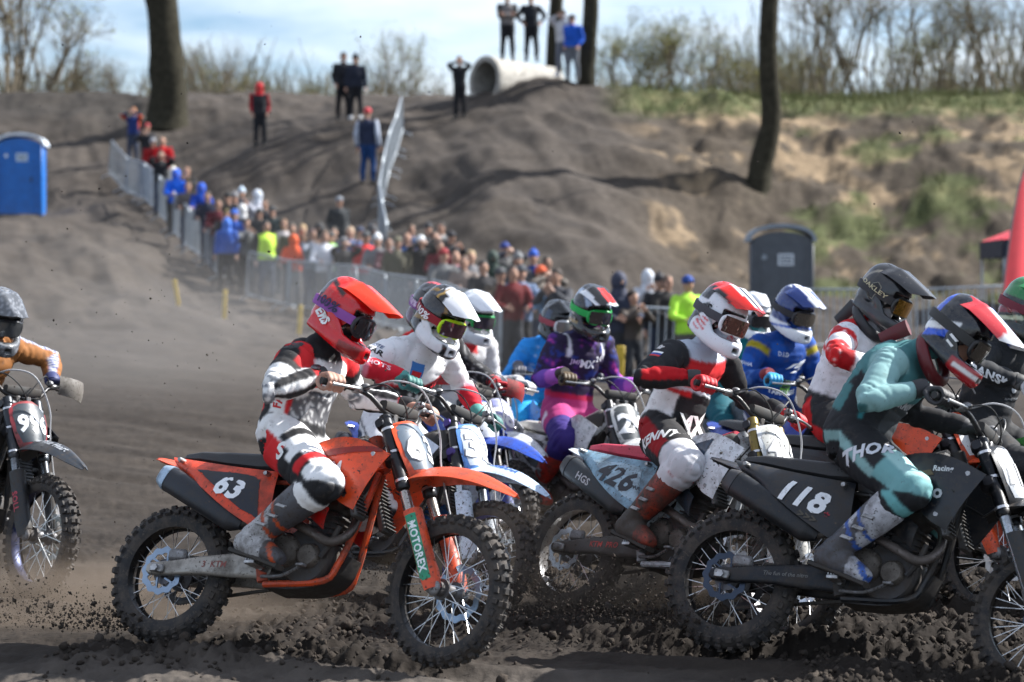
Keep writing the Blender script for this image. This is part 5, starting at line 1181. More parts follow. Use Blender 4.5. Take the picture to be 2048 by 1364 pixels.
# --- black rider at the right edge
def suitbk(c): c.put(c.jersey, (.020, .022, .026)); c.put(c.belt | c.legs, (.024, .025, .028)); c.put(c.farm & (c.T > .85), (.1, .1, .1))
def xbk(ro, i):
    f, u, l = i['fwd'], i['dtop'], i['lat']
    bletter('GDANSK', .055, ro, i, i['el'][-1] * .75 + i['wr'][-1] * .25 + np.array([.1, -.25, .03]), (-.3, 1, -.2), np.cross(nrm(i['wr'][-1] - i['el'][-1]), (0, -1, 0)) * -1, (.7, .72, .75), bold=.045)
    bletter('FIRE', .055, ro, i, i['sh'][-1] * .45 + i['el'][-1] * .55 + np.array([.1, -.25, .03]), (-.4, 1, -.1), (1, 0, .2), (.7, .72, .75), bold=.045)
    bpoly([(.03 * math.cos(a), .033 * math.sin(a)) for a in np.linspace(0, 6.28, 18, endpoint=False)], ro, i, i['sc'] + f * .3 - u * .12, -f, u, (.55, .57, .6), 'round_emblem')
    for s in (-1, 1):
        bpoly([(s * .026 + .012 * math.cos(a), .027 + .011 * math.sin(a)) for a in np.linspace(0, 6.28, 10, endpoint=False)], ro, i, i['sc'] + f * .3 - u * .12, -f, u, (.012, .012, .014), 'emblem_ear', .004)
        bpoly([(s * .013 + .008 * math.cos(a), .004 + .011 * math.sin(a)) for a in np.linspace(0, 6.28, 10, endpoint=False)], ro, i, i['sc'] + f * .3 - u * .12, -f, u, (.012, .012, .014), 'emblem_eye', .004)
    bletter('RIDING TEAM', .018, ro, i, i['sc'] + f * .3 - u * .185, -f, u, (.4, .41, .43), bold=.02)
team('black motocross bike with green trim behind bike 118 at the right edge', 'rider in black jersey with white sleeve lettering and green helmet at right edge', dict(plastic='#2a7a2c', plate='#c0c4c8', number=None, side='#16181a', ffender='#181a1c', rfender='#181a1c', grime=.2, handguards='#3a3c40'),
     dict(suit=suitbk, glove=(.42, .42, .43), glove2=(.03, .03, .03), boot=(.05, .05, .05), helm=paint('#101a16', (lambda x, y, z: (z > .06), '#14723a'), (lambda x, y, z: (np.abs(z - .3 * x) < .02), '#7a2030'), (lambda x, y, z: (np.abs(z + .05 - .3 * x) < .012), '#b0b89a')), visor=paint('#1d8a44', (lambda x, y, z: np.abs(y) < .03, '#12181a')), gog=(.03, .03, .03), strap='#6a2030', lens=(.1, .1, .1)),
     place(1790, 13.2, 44, -10, dz=-.05), 0, dict(spine=.55, hip=(.52, -.03, 1.05), lean=18, roll=12, head=(2, 18, 2), elbow=(-.5, .9, 0), vox=.0115), 121, xbk)

# --- dark bike 996 at the left edge
def suit996(c):
    c.put(c.jersey, '#8a5a30'); c.put(c.jersey & (c.n1 > .5), '#966638')
    for s in (-1, 1):
        for m in (c.ua[s], c.fa[s]):
            z = c.N[:, 2]; band = m & (z > .72); c.put(band, '#2b3f86'); c.put(band & (np.sin(c.T * 70) > 0), (.55, .55, .55))
    c.put(c.belt | c.legs, '#1c2742'); c.put(c.torso & (c.h < .4) & (c.fr > 0), '#20305c')
team('dark motocross bike with number 996 and grey handguards at the left edge', 'rider in tan jersey with grey speckled helmet on bike 996', dict(plastic='#1a1c20', plate='#42484e', number='996', ncol=(.82, .83, .85), nedge=None, platerim='#9c3a40', ffender='#2a2f36', handguards='#77726c', rim='#182448', rimmet=.5, guard='#1d2126', guardtext=(None, 'SOLL', '#b03848'), forklow='#7c8084', forkup='#3a3d42', grime=.32, fftext=('Run Your Heart', (.5, .52, .55)), disc='#8a8a88', frame='#20242a'),
     dict(suit=suit996, glove='#20264a', glove2='#2a3260', boot=(.1, .1, .1), helm=lambda x, y, z: np.where((vnoise(np.stack([x, y, z], 1) * 90, 3) > .25)[:, None], np.array([[.20, .21, .23]]), np.array([[.07, .075, .085]])), visor=lambda x, y, z: np.where((vnoise(np.stack([x, y, z], 1) * 90, 4) > .25)[:, None], np.array([[.20, .21, .23]]), np.array([[.09, .095, .105]])), gog=(.03, .03, .035), lens=(.14, .15, .16), lensmet=.6, hrough=.5),
     place(66, 13.4, 47, -9, 'front'), 0, dict(lean=30, roll=12, head=(-4, 22, 4), elbow=(-.25, 1, .0), vox=.0115), 131)
print('t riders', time.time() - T0)
# ---------------------------------------------------------------- ground sheet (built after the bikes so that wheels press ruts)
def build_ground():
    ys = np.concatenate([np.linspace(3, 8.2, 24, endpoint=False), np.linspace(8.2, 14.2, 270, endpoint=False), np.linspace(14.2, 24, 110, endpoint=False),
                         np.linspace(24, 46, 100, endpoint=False), np.linspace(46, 92, 210, endpoint=False), np.linspace(92, 160, 24, endpoint=False), np.geomspace(160, 1500, 12)])
    uf = np.linspace(-.25, .25, 520); ext = np.geomspace(.01, 1.0, 26)
    us = np.concatenate([-.25 - ext[::-1], uf, .25 + ext])
    Y, U = np.meshgrid(ys, us, indexing='ij'); X = U * np.maximum(Y, 4) ; n, k = Y.shape
    x, y = X.ravel(), Y.ravel()
    z = zground(x, y)
    along = x * HX + y * HY; across = -x * HY + y * HX
    track = sstep(34, 22, y)
    px = 1024 + FPX * x / y
    q = np.stack([x, y, z], 1)
    # racing surface: long ruts, then clods
    z = z + track * (.065 * fbm(np.stack([along * .3, across * 1.9], 1), 3, 3) + .018 * fbm(np.stack([along * 1.2, across * 7], 1), 2, 5))
    churn = sstep(.15, .62, .5 + .9 * vnoise(np.stack([along * .5, across * .9], 1), 9) + (px - 900) / 1500) * sstep(9.6, 10.3, y + .25 * vnoise(q * 2, 77)) * sstep(18, 13.5, y)
    churn = np.maximum(churn, .75 * np.exp(-((px - 640) / 260) ** 2) * sstep(10.75, 11.0, y) * sstep(12.9, 12.2, y))
    c1 = vnoise(np.stack([x * 9, y * 9], 1), 21); c2 = vnoise(np.stack([x * 19, y * 17], 1), 22); c3 = vnoise(np.stack([x * 37, y * 33], 1), 23)
    lump = (1 - np.abs(c1)) * .030 + (1 - np.abs(c2)) ** 2 * .022 + c3 * .013
    churn = churn * (1 - .8 * sstep(10.95, 10.5, y) * sstep(1500, 900, px))
    z = z + track * (churn * lump * 1.6 + (1 - churn) * (.006 * c2 + .004 * c3))
    for wx, wy, dp in WHEELS:
        a = (x - wx) * HX + (y - wy) * HY; b = -(x - wx) * HY + (y - wy) * HX
        g = np.exp(-(b / .13) ** 2) * np.exp(-(a / .9) ** 2); z = z - g * dp
        z = z + np.exp(-((np.abs(b) - .24) / .10) ** 2) * np.exp(-(a / .8) ** 2) * dp * .8
    # banks and cliff
    bank = sstep(26, 48, y) * sstep(100, 84, y)
    cliff = sstep(1180, 1420, px) * sstep(50, 57, y) * sstep(74, 67, y)
    streak = fbm(np.stack([x * 1.6 + y * .4, y * .25], 1), 3, 61)
    V = np.stack([x, y, z], 1)
    me = bpy.data.meshes.new('ground')
    idx = np.arange(n * k).reshape(n, k)
    F = np.stack([idx[:-1, :-1], idx[:-1, 1:], idx[1:, 1:], idx[1:, :-1]], -1).reshape(-1, 4)
    me.vertices.add(len(V)); me.vertices.foreach_set('co', V.ravel())
    me.loops.add(F.size); me.loops.foreach_set('vertex_index', F.ravel().astype(np.int32))
    me.polygons.add(len(F)); me.polygons.foreach_set('loop_start', np.arange(0, F.size, 4, dtype=np.int32))
    me.polygons.foreach_set('use_smooth', np.ones(len(F), bool)); me.update()
    # soil colours
    damp = np.array([.019, .0155, .013]); dry = np.array([.041, .034, .0285]); grey = np.array([.060, .051, .044]); sand = np.array([.20, .148, .095]); grass = np.array([.060, .072, .028]); hay = np.array([.115, .110, .055])
    def mix(a, b, t): return a * (1 - t[:, None]) + b * t[:, None]
    n1 = fbm(q * .8, 4, 71); n2 = fbm(np.stack([along * .5, across * 3], 1), 4, 72); n3 = fbm(q * 3.1, 3, 73)
    C = np.tile(dry, (len(x), 1))
    C = mix(C, grey, sstep(22, 40, y) * sstep(-.5, .4, n2))
    C = mix(C, damp, np.clip(track * (.25 + .95 * churn + .35 * n2), 0, .96))
    C = mix(C, grey * 1.12, bank * sstep(-.35, .35, streak + .5 * n1) * .8)
    C = mix(C, np.array([.045, .039, .035]), bank * sstep(.05, .45, -streak * .7 + n1) * .8)
    C = mix(C, np.array([.060, .048, .036]), cliff * .85)
    ps = cliff * sstep(-.05, .28, n1 + .35 * n3 + .28 * sstep(1300, 1550, px) * sstep(420, 300, HOR - (z - CAMH) * FPX / y) - .27)
    C = mix(C, sand, ps)
    py = HOR - (z - CAMH) * FPX / y
    gtop = sstep(1180, 1300, px) * sstep(1.0, -0.2, (py - 218) / 24 + n3 * .6) * sstep(60, 63, y)
    C = mix(C, mix(np.tile(grass, (len(x), 1)), hay, sstep(-.3, .3, n3)), gtop)
    gsp = cliff * sstep(.08, .3, fbm(q * .7 + 9, 4, 81) + .25 * sstep(1500, 1900, px) * sstep(250, 380, py) * sstep(560, 480, py) - .05) * sstep(1480, 1600, px)
    C = mix(C, grass * 1.1, gsp * .8)
    C = mix(C, np.array([.085, .10, .05]), sstep(92, 100, y) * .85)
    C = mix(C, np.array([.030, .027, .024]), bank * sstep(360, 280, px) * sstep(.1, -.25, (py - 268) / 200 + .35 * n1) * .75)  # dark soil of the left bank, with tree and hill shade painted in
    C *= (1 + .16 * n3 + .12 * n1)[:, None]
    fl = sstep(10.95, 10.5, y + .15 * vnoise(q * 1.5, 88)) * sstep(1500, 900, px + 250 * vnoise(q * .9, 89)); C = mix(C, np.array([.080, .069, .060]) * (1 + .25 * n3)[:, None], fl * .9)
    wet = sstep(.12, .4, fbm(np.stack([along * .22, across * 1.6], 1), 4, 99)) * track * sstep(13, 16, y); C = mix(C, damp * 1.2, wet * .75)
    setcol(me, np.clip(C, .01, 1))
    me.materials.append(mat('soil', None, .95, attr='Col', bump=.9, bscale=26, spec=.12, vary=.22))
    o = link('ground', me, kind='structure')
    return o, V, churn, gtop, gsp
# ---------------------------------------------------------------- trees and shrubs
BARK = lambda: mat('bark', (.034, .031, .022), .95, bump=1., bscale=14, vary=.35, spec=.1)
TWIG = lambda: mat('twig_bark', (.15, .125, .09), .9, vary=.3, spec=.1)
BUD = lambda: mat('young_leaf', (.20, .20, .07), .8, vary=.3, spec=.1)
def branch(mb, p, d, L, r, depth, rng, leaf=None, n=5, kink=.28, gravity=.02, ratio=.68, kids=(2, 4)):
    pts = [p]; rs = [r]; q = np.array(p, float); k = 5 if depth > 1 else 3
    for i in range(k):
        d = nrm(d + rng.normal(0, kink, 3) + np.array([0, 0, gravity])); q = q + d * L / k; pts.append(q.copy()); rs.append(r * (1 - .75 * (i + 1) / k) if depth == 0 else r * (1 - .38 * (i + 1) / k))
    mb.tube(pts, rs, n if depth > 1 else 3, cap=False)
    if leaf is not None and depth <= 1:
        for i in range(leaf[1]):
            c = pts[rng.integers(1, len(pts))] + rng.normal(0, .06, 3); a = nrm(rng.normal(0, 1, 3)); b = nrm(np.cross(a, rng.normal(0, 1, 3))); s = leaf[2] * rng.uniform(.6, 1.3)
            leaf[0].add([c - a * s, c + b * s * .6, c + a * s, c - b * s * .6], [(0, 1, 2, 3)])
    if depth <= 0: return
    for i in range(rng.integers(*kids) + (1 if depth > 2 else 0)):
        t = rng.uniform(.35, 1.0); j = min(int(t * k), k - 1); a = pts[j] + (pts[j + 1] - pts[j]) * (t * k - j)
        nd = nrm(nrm(pts[j + 1] - pts[j]) * .75 + rng.normal(0, .55, 3) + np.array([0, 0, .25])); branch(mb, a, nd, L * ratio * rng.uniform(.7, 1.15), rs[j] * .58, depth - 1, rng, leaf, n, kink, gravity, ratio, kids)
def big_tree(label, pts, rad_, crown_h, sd, lens=3.2):
    """pts: trunk axis in world; the crown forks above the picture"""
    rng = np.random.default_rng(sd); base = pts[0]; root = empty('tree', Matrix.Translation(base)); tag(root, label, 'tree', 'bare trees on the bank')
    pts = resample(np.array(pts) - base, 26); r = np.interp(np.linspace(0, 1, 26), np.linspace(0, 1, len(rad_)), rad_)
    mb = MB(); mb.tube(pts, r, 22, up=(0, 1, 0)); V = mb.V(); c = fbm(V * np.array([5, 5, 1.2]), 3, sd)
    ax = np.repeat(np.concatenate([pts]), 22, 0); o = V - ax[:len(V)]; mb.v = [V + o * (.11 * c)[:, None] + o * (.13 * sstep(.45, .7, vnoise(V * 1.6, sd + 2)))[:, None]]
    obj('trunk', mb, BARK(), root)
    cb = MB(); top = pts[-1]; d = nrm(pts[-1] - pts[-3])
    for k in range(5):
        a = 2 * math.pi * k / 5 + rng.uniform(-.4, .4); branch(cb, top - d * rng.uniform(0, 1.6), nrm(d * 1.1 + np.array([math.cos(a), math.sin(a), 0]) * .9), lens, r[-1] * .55, 4, rng, None, 6, .16, .03, .70, (2, 4))
    obj('crown', cb, BARK(), root)
    return root
big_tree('thick leaning bare trunk on the left bank above the crowd', [P(333, 262, 76), P(334, 232, 76), P(336, 160, 76), P(328, 60, 76), P(318, -60, 76), P(312, -170, 76)], [.80, .66, .56, .52, .49, .47, .43], 4, 5)
big_tree('bare curved trunk growing out of the slope beside the grey toilet', [P(1508, 410, 63.0), P(1513, 385, 63.0), P(1523, 330, 63.0), P(1542, 240, 63.0), P(1536, 100, 63.0), P(1544, -60, 63.0), P(1552, -190, 63.0)], [.50, .39, .307, .275, .26, .243, .22, .195], 4, 6, 2.8)
big_tree('slim bare trunk in front of the concrete pipe mound', [P(1174, 192, 71.2), P(1174, 120, 71.2), P(1181, 40, 71.2), P(1183, -60, 71.2), P(1186, -180, 71.2)], [.30, .25, .235, .22, .20, .18], 4, 7, 2.8)
big_tree('bare trunk standing behind the two people on the pipe', [P(1108, 170, 76), P(1108, 80, 76), P(1113, 0, 76), P(1116, -150, 76)], [.27, .235, .225, .21, .18], 4, 8, 2.6)
def shrub_mesh(sd, h, stems, depth, spread, green):
    rng = np.random.default_rng(sd); mb = MB(); lf = MB() ; tr = MB()
    for i in range(stems):
        a = rng.uniform(0, 6.28); p = np.array([math.cos(a), math.sin(a), 0]) * rng.uniform(0, .35) * spread; p[2] = -.2; d = nrm(np.array([math.cos(a) * .35 * spread, math.sin(a) * .35 * spread, 1.0]))
        tr.tube([p, p + d * h * .18, p + d * h * .34 + rng.normal(0, .05, 3)], [.036, .03, .024], 5)
        branch(mb, p + d * h * .30, d, h * .36, .030, depth, rng, (lf, green, .030) if green else None, 4, .15, .03, .72, (3, 5))
    def mk(n, b, m):
        me = bpy.data.meshes.new(n); me.from_pydata(b.V().tolist(), [], b.f); me.materials.append(m); return me
    return mk('trunk', tr, TWIG()), mk('crown', mb, TWIG()), (mk('leaves', lf, BUD()) if green else None)
SHRUBS = [shrub_mesh(11, 3.4, 9, 3, 1.0, 3), shrub_mesh(12, 3.0, 10, 3, 1.2, 0), shrub_mesh(13, 4.2, 9, 3, 1.0, 1), shrub_mesh(14, 2.6, 11, 3, 1.4, 1), shrub_mesh(15, 3.2, 10, 3, 1.1, 5)]
SH = [  # kind, px, D, height factor, label
 (1, 16, 90, 1.75, 'tall bare shrub at the far left edge of the skyline'), (3, 70, 93, 1.5, 'bare shrub beside the tall one at the left edge'), (1, 135, 98, .85, 'low bare shrub on the left skyline'), (3, 185, 101, .9, 'low twiggy shrub between the left edge and the thick trunk'), (1, 250, 99, .75, 'low bare shrub just before the thick leaning trunk'), (3, 285, 104, .8, 'small shrub touching the thick leaning trunk from behind'),
 (0, 385, 99, .72, 'bushy shrub just right of the thick leaning trunk'), (1, 430, 97, .95, 'taller bare shrub between trunk and red-hooded man'), (3, 475, 101, .85, 'shrub with brown twigs left of the red-hooded man'), (1, 540, 103, .62, 'low shrub behind the red-hooded man'), (3, 600, 101, .6, 'low shrub between the red-hooded man and the two dark figures'), (0, 640, 105, .55, 'small shrub left of the two dark figures'),
 (1, 755, 99, .75, 'thin shrub just right of the two dark figures'), (0, 800, 97, .85, 'upright twiggy shrub above the hill fence'), (3, 850, 98, .72, 'low brown shrub left of the man with raised arms'), (1, 900, 104, .6, 'small shrub behind the man with raised arms'),
 (4, 1250, 93, .95, 'greenish shrub just right of the slim trunk'), (4, 1315, 91, 1.05, 'broad shrub with fresh green buds'), (0, 1385, 92, 1.0, 'rounded budding shrub right of the broad one'), (4, 1445, 95, .8, 'low green shrub before the curved trunk'), (0, 1495, 98, .7, 'small shrub touching the curved trunk'),
 (0, 1590, 97, .8, 'shrub just right of the curved trunk'), (2, 1665, 90, 1.30, 'tall spreading bare shrub on the right skyline'), (2, 1735, 92, 1.38, 'tallest spreading shrub in the middle of the right skyline'), (4, 1800, 95, 1.0, 'brownish shrub right of the tallest one'), (2, 1855, 91, 1.12, 'open branched shrub near the right edge'), (0, 1920, 93, 1.15, 'dense shrub before the right edge'), (2, 1985, 89, 1.15, 'tall dark shrub close to the right edge'), (1, 2040, 87, 1.5, 'bare shrub cut by the right edge'), (2, 2120, 90, 1.3, None), (1, -60, 92, 1.3, None)]
for j, (k, px, D, f, lb) in enumerate(SH):
    if lb is None: continue
    p = P(px, 190, D); z = zg(p[0], D); root = empty('shrub', Matrix.Translation((p[0], D, z - .1)) @ Matrix.Rotation(j * 1.7, 4, 'Z') @ Matrix.Diagonal((f * 1.2, f * 1.2, f * (1.5 if px < 1000 else 1.22), 1)))
    tag(root, lb, 'shrub', 'bare shrubs on the skyline')
    for me, n in zip(SHRUBS[k], ('trunk', 'crown', 'leaves')):
        if me: link(n, me, root, 'stuff' if n == 'leaves' else None)

# ---------------------------------------------------------------- concrete pipe
def pipe():
    c = P(1036, 170, 72.0); root = empty('concrete_pipe', Matrix.Translation(c) @ Matrix.Rotation(rad(40), 4, 'Z') @ Matrix.Rotation(rad(3), 4, 'Y')); tag(root, 'pale concrete pipe lying on the mound under two standing people', 'pipe')
    mb = MB(); R, r, L_ = .68, .57, 1.3
    mb.lathe([(r, -L_), (R + .05, -L_), (R + .05, -L_ + .2), (R, -L_ + .26), (R, L_), (r, L_)], 48, axis='x', closed=True)
    obj('barrel', mb, mat('concrete', (.34, .325, .295), .9, dirt=.4, bump=.5, bscale=9, vary=.2), root)
    return c
PIPE = pipe()
# ---------------------------------------------------------------- portable toilets
def toilet(label, px, py, D, w, h, yaw, col, roofc, signc):
    p = P(px, py, D); root = empty('portable_toilet', Matrix.Translation((p[0], p[1], p[2])) @ Matrix.Rotation(rad(yaw), 4, 'Z')); tag(root, label, 'toilet', 'portable toilets')
    m = mat('cabin_plastic', lin(col), .45, dirt=.12); rm = mat('roof_plastic', lin(roofc), .5, dirt=.15); hw = w / 2; d = w * .95
    b = MB(); arch = [(-hw, 0), (hw, 0), (hw, h * .86)] + [(hw * math.cos(a) * 1.0, h * .86 + h * .095 * math.sin(a)) for a in np.linspace(.1, math.pi - .1, 11)] + [(-hw, h * .86)]
    b.loft([[(x, y, z) for x, z in arch] for y in (-d / 2, d / 2)]); obj('wall', b, m, root)
    for s in (-1, 1):
        c = MB(); c.box((s * hw, -d / 2, h * .43), (.07, .07, h * .86), .015); obj('corner_post', c, m, root)
    rf = MB(); rows = []
    for y in np.linspace(-d / 2 - .05, d / 2 + .05, 4): rows.append([(1.04 * hw * math.cos(a), y, h * .86 + h * .12 * math.sin(a) ** .8 + .02) for a in np.linspace(math.pi, 0, 17)])
    rf.sheet(rows, .07, flip=-1); obj('roof', rf, rm, root)
    dr = MB(); dr.box((0, -d / 2 - .012, h * .43), (w * .72, .03, h * .80), .008); do = obj('door', dr, m, root)
    for k in (-1, 1):
        g = MB(); g.box((k * w * .2, -d / 2 - .032, h * .38), (w * .22, .014, h * .5), .005); obj('door_panel', g, m, do)
    sg = MB(); sg.box((w * .06, -d / 2 - .034, h * .72), (w * .27, .012, h * .10), .003); so = obj('sign', sg, mat('sign_white', lin(signc), .5), do)
    for k in range(3):
        g = MB(); g.box((w * .06, -d / 2 - .0415, h * (.745 - .025 * k)), (w * .2, .004, h * .012)); obj('printed_line', g, mat('sign_ink', (.12, .13, .15), .6), so)
    hd = MB(); hd.box((w * .28, -d / 2 - .05, h * .45), (.05, .05, .14), .01); obj('handle', hd, mat('handle', (.03, .03, .03), .5), do)
    vt = MB(); vt.lathe([(.001, .0), (.05, 0), (.05, .03), (.001, .032)], 14, axis='y', c=(-w * .3, -d / 2 - .04, h * .74)); obj('vent', vt, rm, root)
    bs = MB(); bs.box((0, 0, .0), (w * 1.06, d * 1.06, .14), .02); obj('base', bs, mat('base_plastic', (.05, .05, .05), .7), root)
toilet('bright blue portable toilet with white roof on the left bank', 44, 434, 66, 1.16, 2.22, 4, '#0a5fae', '#cfd8e2', '#b8cce0')
toilet('dark grey portable toilet with light roof rim behind the riders', 1560, 690, 43, 1.04, 2.10, -2, '#474c53', '#7f8891', '#b8c0c8')
# ---------------------------------------------------------------- crowd barriers
GALV = lambda: mat('galvanised_steel', (.34, .38, .42), .45, .5, dirt=.2)
def barrier_meshes():
    W, Hh = 2.28, 1.08; fr = MB(); rail = [(-W / 2 + .06, 0, .12), (-W / 2, 0, .18), (-W / 2, 0, Hh - .08), (-W / 2 + .08, 0, Hh), (W / 2 - .08, 0, Hh), (W / 2, 0, Hh - .08), (W / 2, 0, .18), (W / 2 - .06, 0, .12)]
    fr.tube(rail, .021, 8, loop=True, up=(0, 1, 0)); bars = MB()
    for i in range(19): bars.tube([(-W / 2 + .02 + (i + .5) * (W - .04) / 19, 0, .12), (-W / 2 + .02 + (i + .5) * (W - .04) / 19, 0, Hh)], .0095, 6)
    ft = MB(); ft.tube([(0, -.28, -.01), (0, -.25, .04), (0, 0, .14), (0, .25, .04), (0, .28, -.01)], .016, 8)
    R = []
    for n, b in (('frame', fr), ('bars', bars), ('foot', ft)):
        o = obj(n, b, GALV()); R.append(o.data); bpy.data.objects.remove(o)
    return R
BFR, BBR, BFT = barrier_meshes()
NB = [0]
def barrier(x0, y0, x1, y1, label, group):
    z0, z1 = zg(x0, y0), zg(x1, y1); L_ = math.hypot(x1 - x0, y1 - y0); yaw = math.atan2(y1 - y0, x1 - x0); pit = math.atan2(z1 - z0, L_)
    root = empty('crowd_barrier', Matrix.Translation(((x0 + x1) / 2, (y0 + y1) / 2, (z0 + z1) / 2 + .05)) @ Matrix.Rotation(yaw, 4, 'Z') @ Matrix.Rotation(-pit, 4, 'Y')); tag(root, label, 'barrier', group)
    link('frame', BFR, root); link('bars', BBR, root, 'stuff')
    for s in (-1, 1): o = link('foot', BFT, root); o.location = (s * .85, 0, 0)
ORD = ['lowest', 'second', 'third', 'fourth', 'fifth', 'sixth', 'seventh', 'eighth', 'ninth']
def barrier_line(pts, group, fmt, step=2.32, jit=.05):
    pts = [np.array(p[:2]) for p in pts]; seg = [np.linalg.norm(b - a) for a, b in zip(pts, pts[1:])]; tot = sum(seg); n = max(1, int(round(tot / step))); rng = random.Random(len(fmt))
    def at(s):
        for a, b, l in zip(pts, pts[1:], seg):
            if s <= l + 1e-9: return a + (b - a) * s / l
            s -= l
        return pts[-1]
    for i in range(n):
        a, b = at(tot * i / n), at(tot * (i + 1) / n); j = rng.uniform(-jit, jit); barrier(a[0], a[1] + j, b[0], b[1] + j, fmt % ORD[i], group)
barrier_line([P(446, 590, 55.2), P(420, 556, 57), P(360, 500, 61), P(300, 440, 66), P(217, 357, 71)], 'barriers up the left bank', '%s steel barrier going up the left bank from the bottom')
barrier_line([P(494, 607, 54), P(650, 622, 50.5), P(860, 632, 43), P(1000, 640, 37.5)], 'barriers across the front of the crowd', '%s steel barrier from the left across the front of the crowd')
barrier_line([P(772, 545, 54.8), P(757, 455, 59), P(770, 380, 62.5), P(806, 290, 68.4)], 'barriers up the hill path', '%s steel barrier from the bottom of the line up the hill path')
barrier_line([P(1085, 660, 36.2), P(1385, 665, 35.6)], 'barriers behind the purple rider', '%s steel barrier from the left behind the purple rider')
barrier_line([P(1612, 690, 41.5), P(2060, 700, 41)], 'barriers behind the riders at the right', '%s steel barrier from the grey toilet towards the red tent')
# ---------------------------------------------------------------- yellow stakes, tent, banner
def stake(label, px, py0, py1, D, tilt, w=.085):
    p = P(px, py1, D); h = (py1 - py0) * D / FPX; mb = MB(); mb.box((0, 0, h / 2 - .1), (w, .03, h + .2), .008); mb.box((0, -.0165, h * .8), (w * .98, .003, h * .12))
    o = obj('marker_stake', mb, mat('yellow_stake', (.50, .34, .03), .6, dirt=.25)); o.matrix_world = Matrix.Translation((p[0], p[1], zg(p[0], p[1]))) @ Matrix.Rotation(rad(tilt), 4, 'Y'); tag(o, label, 'stake', 'yellow track stakes')
stake('yellow plastic stake leaning left, at the foot of the left bank', 358, 562, 622, 50, -9); stake('upright yellow stake between the leaning one and bike 63', 448, 576, 640, 47, 2); stake('yellow stake just left of the red helmet', 597, 596, 662, 45, 4); stake('yellow marker post behind the shoulder of the purple rider', 1236, 640, 745, 32, 3, .12)
def tent():
    x0, y0 = P(2016, 0, 45)[0], 45.0; z = zg(x0 + 1.5, y0 + 1.5); root = empty('canopy_tent', Matrix.Translation((x0 + 1.5, y0 + 1.5, z)) @ Matrix.Rotation(rad(-3), 4, 'Z')); tag(root, 'red canopy tent with dark valance at the right edge', 'tent')
    eave = P(0, 478, 45)[2] - z; rm = mat('red_canopy', (.55, .03, .045), .6, vary=.06); rf = MB()
    ring = lambda r, zz: [(r * x, r * y, zz) for x, y in ((-1, -1), (0, -1.0), (1, -1), (1, 0), (1, 1), (0, 1), (-1, 1), (-1, 0))]
    rf.loft([ring(1.5, eave - .01), ring(1.5, eave), ring(.9, eave + .26), ring(.35, eave + .52), ring(.04, eave + .66)]); obj('roof', rf, rm, root)
    for k in range(4):
        a = k * math.pi / 2; R = np.array(Matrix.Rotation(a, 3, 'Z')); v = MB(); v.sheet(np.array([[(u, -1.51, eave - t) for u in np.linspace(-1.5, 1.5, 8)] for t in (.0, .18, .34)]) @ R.T, .006); obj('valance', v, mat('navy_valance', (.012, .014, .03), .7), root)
        l = MB(); l.tube([R @ np.array([-1.47, -1.47, -.3]), R @ np.array([-1.47, -1.47, eave])], .025, 8); obj('leg', l, mat('tent_leg', (.35, .38, .42), .4, .5), root)
        b = MB(); b.tube([R @ np.array([-1.47, -1.47, eave - .05]), R @ np.array([0, -1.47, eave - .35]), R @ np.array([1.47, -1.47, eave - .05])], .012, 6); obj('brace', b, mat('tent_leg', (.35, .38, .42), .4, .5), root)
tent()
def banner():
    D = 36.; b = P(2000, 640, D); z = zg(b[0], D); root = empty('feather_banner', Matrix.Translation((b[0], D, z)) @ Matrix.Rotation(rad(38), 4, 'Z')); tag(root, 'red feather banner with white lettering at the right edge', 'banner'); h = P(0, 395, D)[2] - z
    po = MB(); pl = resample([(0, 0, -.2), (.05, 0, h * .4), (.24, 0, h * .8), (.52, 0, h * 1.15), (.85, 0, h * 1.25)], 16); po.tube(pl, .014, 8); obj('pole', po, mat('pole', (.1, .1, .11), .4), root)
    rows = []
    for t, w in zip(np.linspace(.22, .97, 12), np.linspace(.62, .50, 12)):
        c = resample([(0, 0, -.2), (.05, 0, h * .4), (.24, 0, h * .8), (.52, 0, h * 1.15), (.85, 0, h * 1.25)], 101)[int(t * 100)]; rows.append([c + np.array([u * w, .03 * math.sin(u * 6 + t * 5), -.12 * u]) for u in np.linspace(0.02, 1, 9)])
    f = MB(); f.sheet(rows, .004); fo = obj('cloth', f, mat('red_canopy', (.55, .03, .045), .6, vary=.06), root)
    bv = bvh_of(f.V(), f.f); letter('RACE', .34, bv, (.42, -.5, h * .62), (0, 1, 0), (-.95, 0, .28), mat('print', (.75, .75, .77), .6, vary=0), fo, bold=.02, off=.01, maxedge=.08)
banner()
